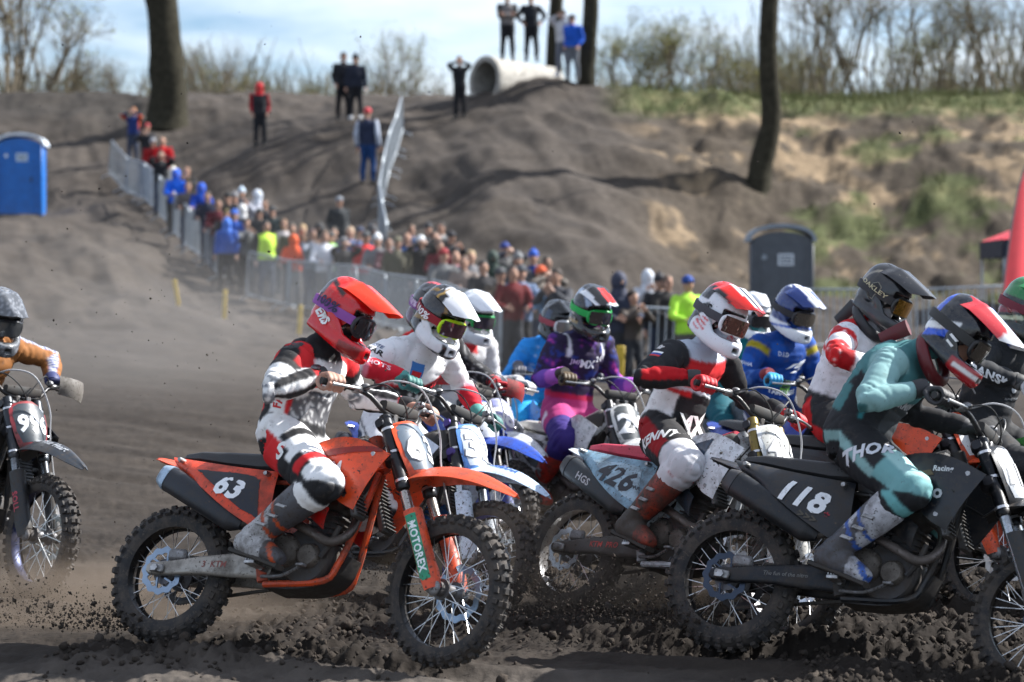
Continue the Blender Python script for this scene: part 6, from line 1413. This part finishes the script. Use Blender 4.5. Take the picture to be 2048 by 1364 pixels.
# ---------------------------------------------------------------- spectators
SKIN = (.42, .25, .18)
def person_mesh(h, pose, bulk, rng):
    k = h / 1.75; mb = MB(); bones = {}
    hip = np.array([0, 0, .93]) * k
    sw = rng.uniform(-.02, .02)
    mb.tube(np.array([(0, 0, .82), (0, 0, .92), (.0, sw, 1.05), (.01, sw, 1.20), (.0, sw, 1.34), (-.01, sw, 1.43), (-.01, sw, 1.49)]) * k, np.array([.105, .125, .12, .128, .125, .095, .06]) * bulk * k, 16, up=(1, 0, 0), asp=[1.45, 1.4, 1.38, 1.42, 1.55, 1.75, 1.1])
    mb.tube(np.array([(-.01, sw, 1.44), (0, sw, 1.56)]) * k, .055 * k, 10, up=(1, 0, 0))
    hc = np.array([.015, sw, 1.635]) * k; mb.ell(hc, np.array([.098, .078, .118]) * k, 14, 10); mb.ell(hc + np.array([.03, 0, -.055]) * k, np.array([.065, .055, .06]) * k, 12, 8)
    mb.tube(np.array([hc + np.array([.085, 0, .02]) * k, hc + np.array([.118, 0, -.022]) * k, hc + np.array([.09, 0, -.03]) * k]), .016 * k, 6)
    for s in (-1, 1): mb.ell(hc + np.array([0, s * .08, -.01]) * k, np.array([.022, .014, .03]) * k, 8, 6)
    st = rng.uniform(.06, .12); hands = []
    for s in (-1, 1):
        fx = rng.uniform(-.04, .06); an = np.array([fx, s * (.09 + st * .5), .09]) * k; kn = np.array([.035 + fx * .5, s * (.09 + st * .3), .50]) * k
        mb.tube(np.array([np.array([0, s * .085, .90]) * k, np.array([.01, s * .09, .72]) * k, kn, (kn + an) / 2 + np.array([-.015, 0, 0]) * k, an]), np.array([.10, .095, .072, .066, .05]) * k * (.5 + .5 * bulk), 12, up=(1, 0, 0))
        mb.tube(np.array([an + np.array([-.06, 0, -.05]) * k, an + np.array([.03, s * .01, -.045]) * k, an + np.array([.15, s * .03, -.06]) * k]), np.array([.042, .048, .034]) * k, 10, up=(0, 0, 1))
        sh = np.array([-.01, sw + s * .195, 1.40]) * k
        ps = pose[0 if s < 0 else 1] if isinstance(pose, tuple) else pose
        wr = {'down': (.03, s * .27, .86), 'pocket': (.07, s * .205, .93), 'cam': (.24, s * .06, 1.58), 'cross': (.20, -s * .06, 1.17), 'phone': (.30, s * .08, 1.42), 'hip': (.02, s * .24, 1.02), 'rail': (.34, s * .17, 1.10)}[ps]
        pole = {'down': (-1, s * .3, 0), 'pocket': (-1, s * .25, 0), 'cam': (0, s * 1, -.4), 'cross': (-.2, s * 1, -.6), 'phone': (-.2, s * .8, -.8), 'hip': (-.6, s * .5, 0), 'rail': (-.4, s * .6, -.6)}[ps]
        wr = np.array(wr) * k; el = ik(sh, wr, .30 * k, .27 * k, pole)
        mb.tube(resample([sh, (sh + el) / 2, el, (el + wr) / 2, wr], 9), np.array([.072, .07, .065, .06, .056, .052, .048, .042, .036]) * bulk * k, 10, up=(1, 0, .2)); mb.ell(sh, (.075 * bulk * k,) * 3, 10, 8)
        hands.append((wr, nrm(wr - el), s))
    return mb, hc, hands, k
def far_hand():
    mb = MB(); mb.tube([(0, 0, -.02), (0, 0, .03), (0, 0, .09)], [.026, .036, .036], 8, up=(1, 0, 0), asp=.55)
    for i in range(4): mb.tube([(0, -.03 + i * .02, .08), (.012, -.03 + i * .02, .12), (.03, -.028 + i * .019, .15 - .006 * abs(i - 1.5))], [.011, .010, .007], 5)
    mb.tube([(0, .03, .02), (.01, .055, .055), (.02, .06, .085)], [.013, .012, .008], 5); o = obj('hand', mb, mat('skin', SKIN, .55)); me = o.data; bpy.data.objects.remove(o); return me
HANDME = far_hand()
def person(label, px, py, jacket, pants=(.03, .033, .04), head=None, pose='down', face=-90, h=1.75, D=None, feet=None, bulk=1.08, sleeves=None, front=None, shoes=(.03, .03, .03), group='spectators behind the barriers', vox=.029, skin=SKIN, z=None):
    """px, py: top of the head in the photo; D is solved from the terrain unless given"""
    rng = np.random.default_rng(int(px * 7 + py * 13) % 99991)
    if D is None:
        db = float(np.interp(px, [217, 300, 360, 420, 446, 494, 650, 860, 1000, 1100, 1370], [71, 66, 61, 57, 55.2, 54, 50.5, 43, 37.5, 34.5, 33.2])); Ds = np.linspace(db + .55, db + 9, 80); X = (px - 1024) * Ds / FPX; zz = zground(X, Ds) + h; ray = CAMH - (py - HOR) * Ds / FPX; k = np.argmin(np.abs(zz - ray)); D = Ds[k]
    x = (px - 1024) * D / FPX; zf = zg(x, D) if z is None else z
    mb, hc, hands, k = person_mesh(h, pose, bulk, rng); me, V, N = remesh(mb, vox, 1, .4)
    V = V + N * (.012 * vnoise(V * 9, 5))[:, None]
    C = np.tile(np.array(lin(jacket)), (len(V), 1)).astype(float); z_ = V[:, 2] / k
    C[z_ < .90] = lin(pants); C[z_ < .10] = lin(shoes); C[(z_ > 1.50) & (np.abs(V[:, 1]) < .11 * k) & (np.linalg.norm(V - hc, axis=1) < .16 * k)] = skin
    arm = (np.abs(V[:, 1]) > .20 * k) & (z_ > .90) & (z_ < 1.5)
    if sleeves is not None: C[arm] = lin(sleeves)
    if front is not None: C[(N[:, 0] > .3) & (np.abs(V[:, 1]) < .15 * k) & (z_ > .95) & (z_ < 1.46)] = lin(front)
    eyes = (np.abs(np.abs(V[:, 1]) - .032 * k) < .016 * k) & (np.abs(V[:, 2] - hc[2] - .01 * k) < .014 * k) & (V[:, 0] > hc[0] + .05 * k); C[eyes] = (.05, .035, .03)
    setcol(me, C); o = finish(me, V, 'person', mat('spectator_clothes', None, .8, attr='Col', bump=.3, bscale=30, vary=.12, spec=.2)); o.matrix_world = Matrix.Translation((x, D, zf - .02)) @ Matrix.Rotation(rad(face), 4, 'Z'); tag(o, label, 'person', group)
    kind, hcol = head if head else ('hair', (.05, .035, .025))
    hm = MB()
    if kind == 'hood': hm.ell(hc + np.array([-.03, 0, .0]) * k, np.array([.135, .118, .155]) * k, 16, 10); hm.tube([hc + np.array([-.02, 0, -.10]) * k, hc + np.array([-.03, 0, -.2]) * k], [.11 * k, .13 * k], 12, up=(1, 0, 0))
    elif kind == 'cap': hm.ell(hc + np.array([-.008, 0, .045]) * k, np.array([.108, .09, .09]) * k, 16, 10); hm.tube([hc + np.array([.06, 0, .055]) * k, hc + np.array([.17, 0, .045]) * k], [.012 * k, .008 * k], 10, up=(0, 0, 1), asp=[6, 7])
    elif kind == 'beanie': hm.ell(hc + np.array([-.012, 0, .055]) * k, np.array([.112, .094, .10]) * k, 16, 10); hm.ell(hc + np.array([-.02, 0, .16]) * k, np.array([.03, .03, .03]) * k, 8, 6)
    elif kind == 'bald': hm = None
    else: hm.ell(hc + np.array([-.022, 0, .032]) * k, np.array([.104, .087, .102]) * k, 16, 10); hm.ell(hc + np.array([-.05, 0, -.03]) * k, np.array([.07, .078, .08]) * k, 12, 8)
    if hm: obj({'hood': 'hood', 'cap': 'cap', 'beanie': 'beanie'}.get(kind, 'hair'), hm, mat('head_' + kind, lin(hcol), .8, vary=.1), o)
    for wr, d, s in hands:
        hh = link('hand', HANDME, o); zz = Vector(d); hh.matrix_local = Matrix.Translation(Vector(wr)) @ zz.to_track_quat('Z', 'Y').to_matrix().to_4x4() @ Matrix.Diagonal((k, k * (-s), k, 1))
    return o
HG = 'people standing on the hill'
person('man in black jacket with red hood and red sleeves standing alone on the hill path', 520, 157, (.02, .021, .025), (.015, .016, .02), ('hood', '#c01822'), 'pocket', -88, 1.86, 70, sleeves='#8c1420', front=(.02, .02, .024), group=HG)
person('tall man in black, left of the two dark figures on the hilltop', 686, 93, (.016, .017, .022), (.012, .012, .015), ('hair', (.03, .02, .015)), 'pocket', -80, 2.0, 71, group=HG)
person('shorter dark-clothed person, right of the two figures on the hilltop', 712, 105, (.016, .02, .034), (.012, .012, .015), ('beanie', (.02, .02, .025)), 'down', -95, 1.88, 70.4, group=HG, shoes=(.6, .62, .64))
person('person in red cap and navy vest with grey sleeves on the path', 736, 218, (.02, .027, .055), '#1d3a66', ('cap', '#b0343c'), 'down', 75, 2.02, 63.6, sleeves=(.36, .40, .48), group=HG)
person('person in black raising both arms to take a picture below the pipe', 920, 127, (.014, .015, .019), (.012, .012, .015), ('hair', (.03, .02, .02)), 'cam', -95, 1.78, 69, group=HG)
pz = PIPE[2] + .74
person('dark figure with grey top, left of the two standing on the pipe', 1015, -40, (.02, .02, .022), (.012, .012, .015), ('hair', (.05, .03, .02)), 'cross', -90, 2.05, 72.0, z=pz - .02, front=(.16, .15, .15), group=HG)
person('dark figure, right of the two standing on the pipe', 1063, -38, (.016, .018, .024), (.012, .013, .016), ('hair', (.04, .03, .02)), 'hip', -90, 2.02, 72.3, z=pz, group=HG)
person('person in pale grey hoodie between the two central trunks', 1126, 22, (.50, .50, .52), (.13, .14, .17), ('hair', (.12, .08, .05)), 'cam', -110, 1.95, 71.0, z=P(0, 152, 71.0)[2], group=HG, shoes=(.7, .7, .72))
person('person in bright blue jacket between the two central trunks', 1146, 30, '#1c4fb0', (.12, .13, .15), ('cap', (.03, .03, .035)), 'pocket', -120, 1.95, 70.4, z=P(0, 162, 70.4)[2], group=HG)
CR = [  # label, px, py, jacket, head, pose, extra
 ('person in navy and orange jacket with both arms raised, topmost in the left line', 266, 214, '#1c2850', ('hair', (.25, .10, .04)), 'cam', dict(sleeves='#c04a20', front='#26366c')),
 ('person with reddish cap and dark coat below the one with raised arms', 294, 246, (.03, .03, .034), ('cap', '#8c2830'), 'phone', {}),
 ('person with grey cap beside the bald man in red', 306, 276, '#7c1418', ('cap', (.28, .29, .31)), 'rail', {}),
 ('bald man in bright red jacket high in the left line', 326, 272, '#c01c22', ('bald', None), 'rail', {}),
 ('dark-clothed person holding a camera in front of the man in red', 322, 326, (.02, .021, .025), ('hair', (.06, .04, .03)), 'cam', {}),
 ('person in black top with yellow badge below the man in red', 373, 334, (.018, .018, .02), ('hair', (.22, .12, .08)), 'phone', dict(front='#3a3018')),
 ('person in cream hood and grey coat in the left line', 346, 362, (.24, .25, .26), ('hood', (.74, .70, .58)), 'rail', dict(face=-60)),
 ('bare-headed person between the cream hood and the tall blue hood', 376, 384, (.10, .09, .09), ('hair', (.10, .06, .04)), 'rail', {}),
 ('person in tall bright blue hood in the left line', 402, 367, '#1a3f9c', ('hood', '#1d55c0'), 'rail', dict(face=-70)),
 ('person in blue hooded jacket leaning over the left barriers', 352, 402, '#1c5ccc', ('hood', '#1c5ccc'), 'rail', dict(face=-75)),
 ('dark-haired person in navy coat right of the tall blue hood', 416, 393, (.022, .026, .045), ('hair', (.03, .02, .018)), 'rail', {}),
 ('person in black beanie at the back of the crowd', 455, 385, (.02, .02, .022), ('beanie', (.015, .015, .016)), 'down', {}),
 ('person in pale blue beanie at the back of the crowd', 484, 376, (.07, .07, .085), ('beanie', (.50, .60, .70)), 'down', {}),
 ('person in pale grey hood turned sideways at the back of the crowd', 513, 380, (.50, .51, .56), ('hood', (.52, .56, .62)), 'phone', dict(face=-140)),
 ('person in off-white hood in the middle of the crowd', 483, 408, (.05, .05, .055), ('hood', (.60, .60, .60)), 'rail', {}),
 ('person in dark cap with yellow patch in the middle of the crowd', 452, 416, (.022, .022, .024), ('cap', '#4a4020'), 'phone', {}),
 ('person in black cap behind the yellow vest', 517, 415, (.03, .032, .034), ('cap', (.02, .02, .022)), 'down', {}),
 ('person in dark green coat and cap right of the yellow vest', 546, 412, (.022, .035, .036), ('cap', (.02, .025, .03)), 'down', {}),
 ('person in blue cap and blue jacket in the second row', 468, 442, '#1c4a9c', ('cap', '#2858b0'), 'rail', {}),
 ('child in long blue coat at the end of the front barrier', 452, 460, '#274f9e', ('hood', '#3a6cc0'), 'down', dict(h=1.62, D=54.6)),
 ('dark-haired person in grey hoodie holding a phone', 494, 446, (.10, .105, .11), ('hair', (.02, .018, .018)), 'phone', dict(D=54.9)),
 ('steward in bright yellow-green high visibility vest', 533, 432, (.52, .80, .06), ('hair', (.05, .04, .035)), 'down', dict(sleeves=(.02, .02, .022), D=54.6, front=(.55, .85, .08))),
 ('brown-haired person with fur collar right of the steward', 567, 436, (.10, .075, .055), ('hair', (.16, .09, .05)), 'rail', dict(front=(.55, .5, .5))),
 ('person in orange jacket bending over the front barrier', 588, 468, '#c8481a', ('hood', '#d0521c'), 'rail', dict(h=1.6, D=53.6)),
 ('short-haired man in grey-blue jacket at the front barrier', 624, 456, (.17, .19, .23), ('hair', (.09, .05, .045)), 'phone', dict(face=-60)),
 ('person in white jacket beside the man in grey-blue', 648, 463, (.58, .60, .64), ('hair', (.14, .08, .05)), 'rail', {}),
 ('person in lime green vest behind the white jacket', 662, 462, (.22, .62, .08), ('cap', (.05, .05, .05)), 'down', {}),
 ('man in dark jacket and grey cap standing above the crowd on the path', 678, 393, (.028, .032, .036), ('cap', (.20, .22, .25)), 'pocket', {}),
 ('dark-clothed person below the man with the grey cap', 668, 452, (.022, .022, .025), ('hair', (.03, .025, .02)), 'down', {}),
 ('person with blue scarf and fair hair beside the red jacket', 702, 452, (.10, .13, .24), ('hair', (.35, .25, .17)), 'rail', {}),
 ('photographer in black behind the front barrier left of the red jacket', 688, 478, (.020, .020, .022), ('cap', (.12, .12, .13)), 'cam', {}),
 ('person in bright red jacket and dark grey cap at the front barrier', 733, 462, '#c42428', ('cap', (.07, .075, .08)), 'down', dict(h=1.8)),
 ('person in white woolly beanie right of the red jacket', 756, 468, (.14, .14, .15), ('beanie', (.66, .67, .68)), 'rail', {}),
 ('child in pink and white hood at the front barrier', 802, 516, (.62, .58, .62), ('hood', '#d84a74'), 'rail', dict(h=1.3)),
 ('bald man in dark jacket with blue bag', 815, 464, (.025, .027, .032), ('bald', None), 'phone', dict(front='#1d5090')),
 ('photographer in white cap and black jacket', 842, 470, (.018, .019, .021), ('cap', (.62, .64, .66)), 'cam', {}),
 ('dark-haired person with hands at the face right of the white cap', 868, 462, (.028, .028, .03), ('hair', (.025, .02, .018)), 'cam', {}),
 ('tall dark-haired man in grey shirt above the others', 884, 444, (.26, .27, .27), ('hair', (.02, .016, .015)), 'phone', {}),
 ('person in dark red cap and grey coat near the black and red helmet', 888, 508, (.11, .115, .12), ('cap', '#8a1820'), 'rail', {}),
 ('older bald person with pink scarf', 909, 500, (.30, .12, .15), ('bald', None), 'rail', {}),
 ('brown-haired person left of the white helmet', 928, 514, (.20, .16, .14), ('hair', (.10, .06, .045)), 'rail', {}),
 ('dark-haired person just above the white helmet', 966, 524, (.024, .024, .027), ('hair', (.02, .02, .02)), 'rail', {}),
 ('person in navy cap filming with both hands', 1010, 484, (.022, .025, .04), ('cap', '#24387c'), 'cam', dict(front=(.10, .10, .10))),
 ('person in tall blue hat and navy jacket', 1067, 496, '#182f68', ('beanie', '#2350ac'), 'rail', {}),
 ('person in orange cap shading the face', 1081, 530, (.13, .115, .10), ('cap', '#c0522a'), 'cam', {}),
 ('person in grey-blue top and dark cap behind the bright blue rider', 1040, 548, (.12, .17, .27), ('cap', (.05, .055, .065)), 'rail', {}),
 ('dark-haired person at the right end of the dense crowd', 1112, 536, (.05, .052, .06), ('hair', (.035, .025, .02)), 'phone', {}),
 ('person in pale grey hooded jacket pointing, right of the purple rider', 1297, 540, (.42, .44, .48), ('hood', (.50, .53, .58)), 'phone', {}),
 ('dark curly-haired child eating beside the purple rider', 1266, 588, (.06, .05, .045), ('hair', (.03, .02, .016)), 'phone', dict(h=1.45)),
 ('dark-clothed adult with bald patch behind rider 426', 1336, 574, (.03, .028, .027), ('hair', (.12, .08, .06)), 'rail', {}),
 ('person in lime green vest over blue, left of the white and red helmet', 1374, 606, (.36, .66, .06), ('cap', '#1c3f86'), 'rail', dict(h=1.65)),
 ('bare-headed man in dark coat behind the black-capped person', 530, 398, (.03, .03, .035), ('hair', (.08, .05, .035)), 'down', {}),
 ('person in grey beanie left of the pale blue beanie', 470, 384, (.06, .06, .065), ('beanie', (.18, .18, .19)), 'down', {}),
 ('person in maroon coat between navy coat and black beanie', 436, 398, '#4a1420', ('hair', (.07, .045, .03)), 'rail', {}),
 ('small figure in navy hood in front of the navy coat', 428, 428, (.02, .028, .06), ('hood', (.025, .032, .07)), 'rail', dict(h=1.5)),
 ('person in olive jacket behind the orange jacket', 584, 446, (.07, .075, .04), ('hair', (.05, .04, .03)), 'down', {}),
 ('fair-haired person in brown coat behind the grey-blue jacket', 606, 448, (.11, .07, .045), ('hair', (.36, .25, .13)), 'down', {}),
 ('person in black hood behind the white jacket', 640, 446, (.02, .02, .022), ('hood', (.02, .02, .022)), 'down', {}),
 ('person in navy cap directly behind the red jacket', 722, 452, (.03, .035, .06), ('cap', (.02, .03, .07)), 'phone', {}),
 ('person in charcoal hood between red jacket and white beanie', 744, 450, (.05, .05, .055), ('hood', (.05, .05, .055)), 'down', {}),
 ('woman with long dark hair right of the white beanie', 776, 474, (.12, .06, .07), ('hair', (.03, .02, .018)), 'rail', {}),
 ('person in khaki cap above the pink and white hood', 794, 472, (.09, .085, .06), ('cap', (.12, .11, .07)), 'down', {}),
 ('person in blue scarf behind the bald man', 824, 448, (.04, .06, .12), ('hair', (.06, .045, .03)), 'down', {}),
 ('person in dark beanie left of the tall man in grey shirt', 856, 446, (.03, .03, .033), ('beanie', (.04, .04, .045)), 'down', {}),
 ('person in burgundy jacket below the tall man in grey shirt', 878, 480, '#5a1822', ('hair', (.05, .035, .03)), 'rail', {}),
 ('person in black jacket and cap right of the tall man', 902, 462, (.02, .02, .024), ('cap', (.025, .025, .03)), 'phone', {}),
 ('blond person in grey jumper right of the pink scarf', 942, 500, (.16, .16, .17), ('hair', (.34, .25, .14)), 'rail', {}),
 ('person in dark green hood left of the navy cap', 984, 502, (.025, .045, .035), ('hood', (.03, .05, .04)), 'down', {}),
 ('person in grey beanie between the navy cap and the tall blue hat', 1038, 506, (.08, .08, .085), ('beanie', (.16, .165, .17)), 'down', {}),
 ('person in black coat behind the orange cap', 1092, 512, (.022, .022, .026), ('hair', (.03, .025, .02)), 'down', {}),
 ('person in light blue jacket holding up a phone near the barrier end', 1104, 556, (.22, .38, .60), ('hair', (.07, .05, .04)), 'phone', {}),
 ('person in dark red jumper behind the grey-blue top', 1024, 530, '#5c1a1e', ('hair', (.05, .035, .03)), 'rail', {}),
 ('person in brown coat between white helmet and grey-blue top', 998, 540, (.08, .06, .045), ('cap', (.06, .06, .065)), 'rail', {}),
 ('person in dark coat behind the pale grey hooded jacket', 1318, 552, (.03, .03, .034), ('beanie', (.03, .03, .035)), 'down', {}),
 ('person in navy hood left of the curly-haired child', 1240, 572, (.03, .036, .06), ('hood', (.035, .04, .07)), 'rail', {}),
]
for lb, px, py, jk, hd, ps, ex in CR:
    ex = dict(ex); fc = ex.pop('face', None); rr = random.Random(px * 31 + py); fc = fc if fc is not None else -90 + rr.uniform(-22, 34)
    person(lb, px, py, jk, [(.03, .033, .04), (.04, .05, .08), (.02, .02, .022), (.09, .085, .08)][rr.randrange(4)], hd, ps, fc, ex.pop('h', 1.72 + rr.uniform(-.06, .08)), **ex)
print('t background', time.time() - T0)
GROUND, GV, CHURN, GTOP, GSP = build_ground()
print('t ground', time.time() - T0)
# ---------------------------------------------------------------- far thicket on the skyline
def merge(name, pieces, m, kind='stuff', label=None, cat=None, smooth=False):
    """many small pieces nobody could count -> one mesh; pieces = [(V, F array)]"""
    Vs, Fs, n = [], [], 0
    for V, F in pieces: Vs.append(V); Fs.append(F + n); n += len(V)
    V = np.concatenate(Vs); F = np.concatenate(Fs); me = bpy.data.meshes.new(name); k = F.shape[1]
    me.vertices.add(len(V)); me.vertices.foreach_set('co', V.ravel()); me.loops.add(F.size); me.loops.foreach_set('vertex_index', F.ravel().astype(np.int32))
    me.polygons.add(len(F)); me.polygons.foreach_set('loop_start', np.arange(0, F.size, k, dtype=np.int32)); me.polygons.foreach_set('use_smooth', np.full(len(F), smooth)); me.update(calc_edges=True)
    me.materials.append(m); o = link(name, me, kind=kind)
    if label: tag(o, label, cat)
    return o
rng = np.random.default_rng(5)
def thicket():
    pcs = []
    for px0, px1, n, h0, h1 in ((-120, 920, 360, 2.6, 3.9), (1190, 2180, 420, 3.0, 5.0)):
        for _ in range(n):
            px = rng.uniform(px0, px1); D = rng.uniform(104, 128); x = (px - 1024) * D / FPX; h = rng.uniform(h0, h1) * (1 + .5 * math.sin(px * .017) * math.sin(px * .005)); z = 8.1
            for k in range(6):
                a = rng.uniform(0, 6.28); d = np.array([math.cos(a) * .4, math.sin(a) * .4, 1.0]) * h * rng.uniform(.5, 1); b = np.array([x, D, z]) + np.array([math.cos(a), math.sin(a), 0]) * .2
                m1 = b + d * .55 + rng.normal(0, .12, 3); t = b + d + rng.normal(0, .2, 3); w = rng.uniform(.022, .05)
                e = np.array([w, 0, 0]); pcs.append((np.array([b - e, b + e, m1 + e * .7, m1 - e * .7, t + e * .3, t - e * .3]), np.array([(0, 1, 2, 3), (3, 2, 4, 5)])))
                for q in range(4):
                    s_ = b + (t - b) * rng.uniform(.35, .95); u = nrm(rng.normal(0, 1, 3) + np.array([0, 0, .9])) * h * rng.uniform(.12, .3); pcs.append((np.array([s_ - e * .4, s_ + e * .4, s_ + u + e * .2, s_ + u - e * .2]), np.array([(0, 1, 2, 3)])))
    merge('thicket', pcs, mat('far_twigs', (.20, .17, .11), .9, vary=.4, spec=.1), label='hazy line of bare thicket far behind the bank', cat='thicket')
thicket()
# ---------------------------------------------------------------- clods on the ground, flying soil, grass
ICO = None
def ico():
    bm = bmesh.new(); bmesh.ops.create_icosphere(bm, subdivisions=1, radius=1); V = np.array([v.co[:] for v in bm.verts]); F = np.array([[v.index for v in f.verts] for f in bm.faces]); bm.free(); return V, F
IV, IF = ico()
OV = np.array([(1, 0, 0), (-1, 0, 0), (0, 1, 0), (0, -1, 0), (0, 0, 1), (0, 0, -1)], float); OF = np.array([(0, 2, 4), (2, 1, 4), (1, 3, 4), (3, 0, 4), (2, 0, 5), (1, 2, 5), (3, 1, 5), (0, 3, 5)])
def lump(V, s):
    A = nrm(rng.normal(0, 1, 3)); B = nrm(np.cross(A, rng.normal(0, 1, 3))); R = np.stack([A, B, np.cross(A, B)], 1); return (V * rng.uniform(.72, 1.22, (len(V), 1)) * np.array([1, rng.uniform(.6, 1), rng.uniform(.5, .9)])) @ R.T * s
SOIL = mat('loose_soil', (.045, .037, .031), .95, bump=.8, bscale=60, spec=.1, vary=.35)
def clods():
    k = (GV[:, 1] > 9.0) & (GV[:, 1] < 15.5) & (np.abs(GV[:, 0] / GV[:, 1]) < .24); w = np.where(k, CHURN ** 1.5 + .012, 0) ; w /= w.sum(); ids = rng.choice(len(GV), 5200, p=w); pcs = []
    for i in ids:
        s = float(np.clip(rng.lognormal(-4.5, .45), .004, .034)); pcs.append((lump(IV, s) + GV[i] + np.array([0, 0, s * .25]), IF))
    merge('soil_clods', pcs, SOIL, label='loose clods of dark soil churned up on the track', cat='soil', smooth=True)
clods()
def roost():
    pcs = []
    for (px, py, D, n, sp, up, far) in ((240, 1262, 11.4, 5200, 1.15, .72, 2.2), (1130, 1195, 12.8, 6000, .9, .95, 1.7), (1400, 1255, 11.2, 5200, .9, .75, 1.6), (1330, 1150, 13.4, 900, .6, .5, 1.0), (980, 1180, 13.6, 700, .5, .7, .9), (90, 1190, 13.6, 700, .6, .35, 1.2)):
        b = P(px, py, D)
        for _ in range(n):
            t = rng.random() ** 1.3; r = far * t; a = rng.normal(.0, .36); v = np.array([-math.cos(a) * HX, -HY * math.cos(a) + math.sin(a) * .45, 0]) * r; h = abs(rng.normal(0, .30)) * up * (.25 + t) ; s = float(np.clip(rng.lognormal(-6.0, .72), .0010, .022)) * (1.15 - .5 * t)
            pcs.append((lump(OV, s) + b + v + np.array([rng.normal(0, .06), rng.normal(0, .10), h]), OF))
    merge('soil_spray', pcs, SOIL, label='spray of dark soil thrown up behind the rear wheels', cat='soil')
    pcs = []
    for _ in range(520):
        D = rng.uniform(9.6, 15); px = rng.uniform(0, 2048) if rng.random() < .45 else rng.uniform(20, 620); py = rng.uniform(20, 1250) if rng.random() < .5 else rng.uniform(560, 1200); s = float(np.clip(rng.lognormal(-5.75, .5), .0014, .0125)); pcs.append((lump(OV, s) + P(px, py, D), OF))
    merge('flying_clods', pcs, SOIL, label='small clods of soil flying through the air', cat='soil')
roost()
def grass():
    w = np.clip(GTOP * 1.0 + GSP * .5, 0, 1); k = (np.abs(GV[:, 0] / GV[:, 1]) < .25); w = np.where(k & (w > .15), w, 0); w /= w.sum(); ids = rng.choice(len(GV), 5200, p=w); pcs = []
    for i in ids:
        p = GV[i]; h = rng.uniform(.12, .42)
        for _ in range(4):
            a = rng.uniform(0, 6.28); e = np.array([math.cos(a), math.sin(a), 0]) * .012; t = np.array([rng.normal(0, .12), rng.normal(0, .12), h]); q = p + np.array([rng.normal(0, .08), rng.normal(0, .08), -.02]); pcs.append((np.array([q - e, q + e, q + t * .6 + e * .6, q + t]), np.array([(0, 1, 2, 3)])))
    merge('grass', pcs, mat('dry_grass', (.105, .115, .048), .8, vary=.4, spec=.1), label='tufts of pale green grass along the top of the bank', cat='grass')
grass()
# ---------------------------------------------------------------- dust in the air
def dust(label, c, r, dens, col, nscale, rot=0.):
    mb = MB(); mb.ell((0, 0, 0), (1, 1, 1), 24, 14); m = bpy.data.materials.new('dust_air'); m.use_nodes = True; t = m.node_tree; t.nodes.clear(); N = t.nodes.new; L = t.links.new
    o_ = N('ShaderNodeOutputMaterial'); v = N('ShaderNodeVolumePrincipled'); v.inputs['Color'].default_value = (*col, 1); v.inputs['Anisotropy'].default_value = .25
    tc = N('ShaderNodeTexCoord'); ln = N('ShaderNodeVectorMath'); ln.operation = 'LENGTH'; L(tc.outputs['Object'], ln.inputs[0])
    f = N('ShaderNodeMapRange'); f.interpolation_type = 'SMOOTHSTEP'; f.inputs[1].default_value = 1.0; f.inputs[2].default_value = .15; f.inputs[3].default_value = 0; f.inputs[4].default_value = 1; L(ln.outputs['Value'], f.inputs[0])
    n = N('ShaderNodeTexNoise'); n.inputs['Scale'].default_value = nscale; n.inputs['Detail'].default_value = 3; L(tc.outputs['Object'], n.inputs['Vector'])
    k = N('ShaderNodeMapRange'); k.inputs[1].default_value = .38; k.inputs[2].default_value = .70; k.inputs[3].default_value = .08; k.inputs[4].default_value = 1.0; L(n.outputs['Fac'], k.inputs[0])
    a = N('ShaderNodeMath'); a.operation = 'MULTIPLY'; L(f.outputs[0], a.inputs[0]); L(k.outputs[0], a.inputs[1]); b = N('ShaderNodeMath'); b.operation = 'MULTIPLY'; L(a.outputs[0], b.inputs[0]); b.inputs[1].default_value = dens; L(b.outputs[0], v.inputs['Density']); L(v.outputs[0], o_.inputs['Volume'])
    o = obj('dust', mb, m, kind='stuff'); o.matrix_world = Matrix.Translation(Vector(c)) @ Matrix.Rotation(rad(rot), 4, 'Z') @ Matrix.Diagonal((*r, 1)); tag(o, label, 'dust')
SC.cycles.volume_step_rate = 3; SC.cycles.volume_max_steps = 48
dust('brown dust hanging behind the rear wheel of bike 63', P(130, 1225, 12.4), (1.7, 1.0, .46), 2.0, (.40, .32, .25), 2.2)
dust('brown dust between bike 426 and bike 118', P(1200, 1180, 12.7), (1.35, .8, .58), 3.4, (.40, .32, .25), 2.2)
dust('pale dust drifting over the track towards the left bank', P(330, 700, 32), (6.5, 14, 2.4), .03, (.62, .60, .58), 1.6)
bpy.data.scenes.remove(TMP)
print('t all', time.time() - T0)
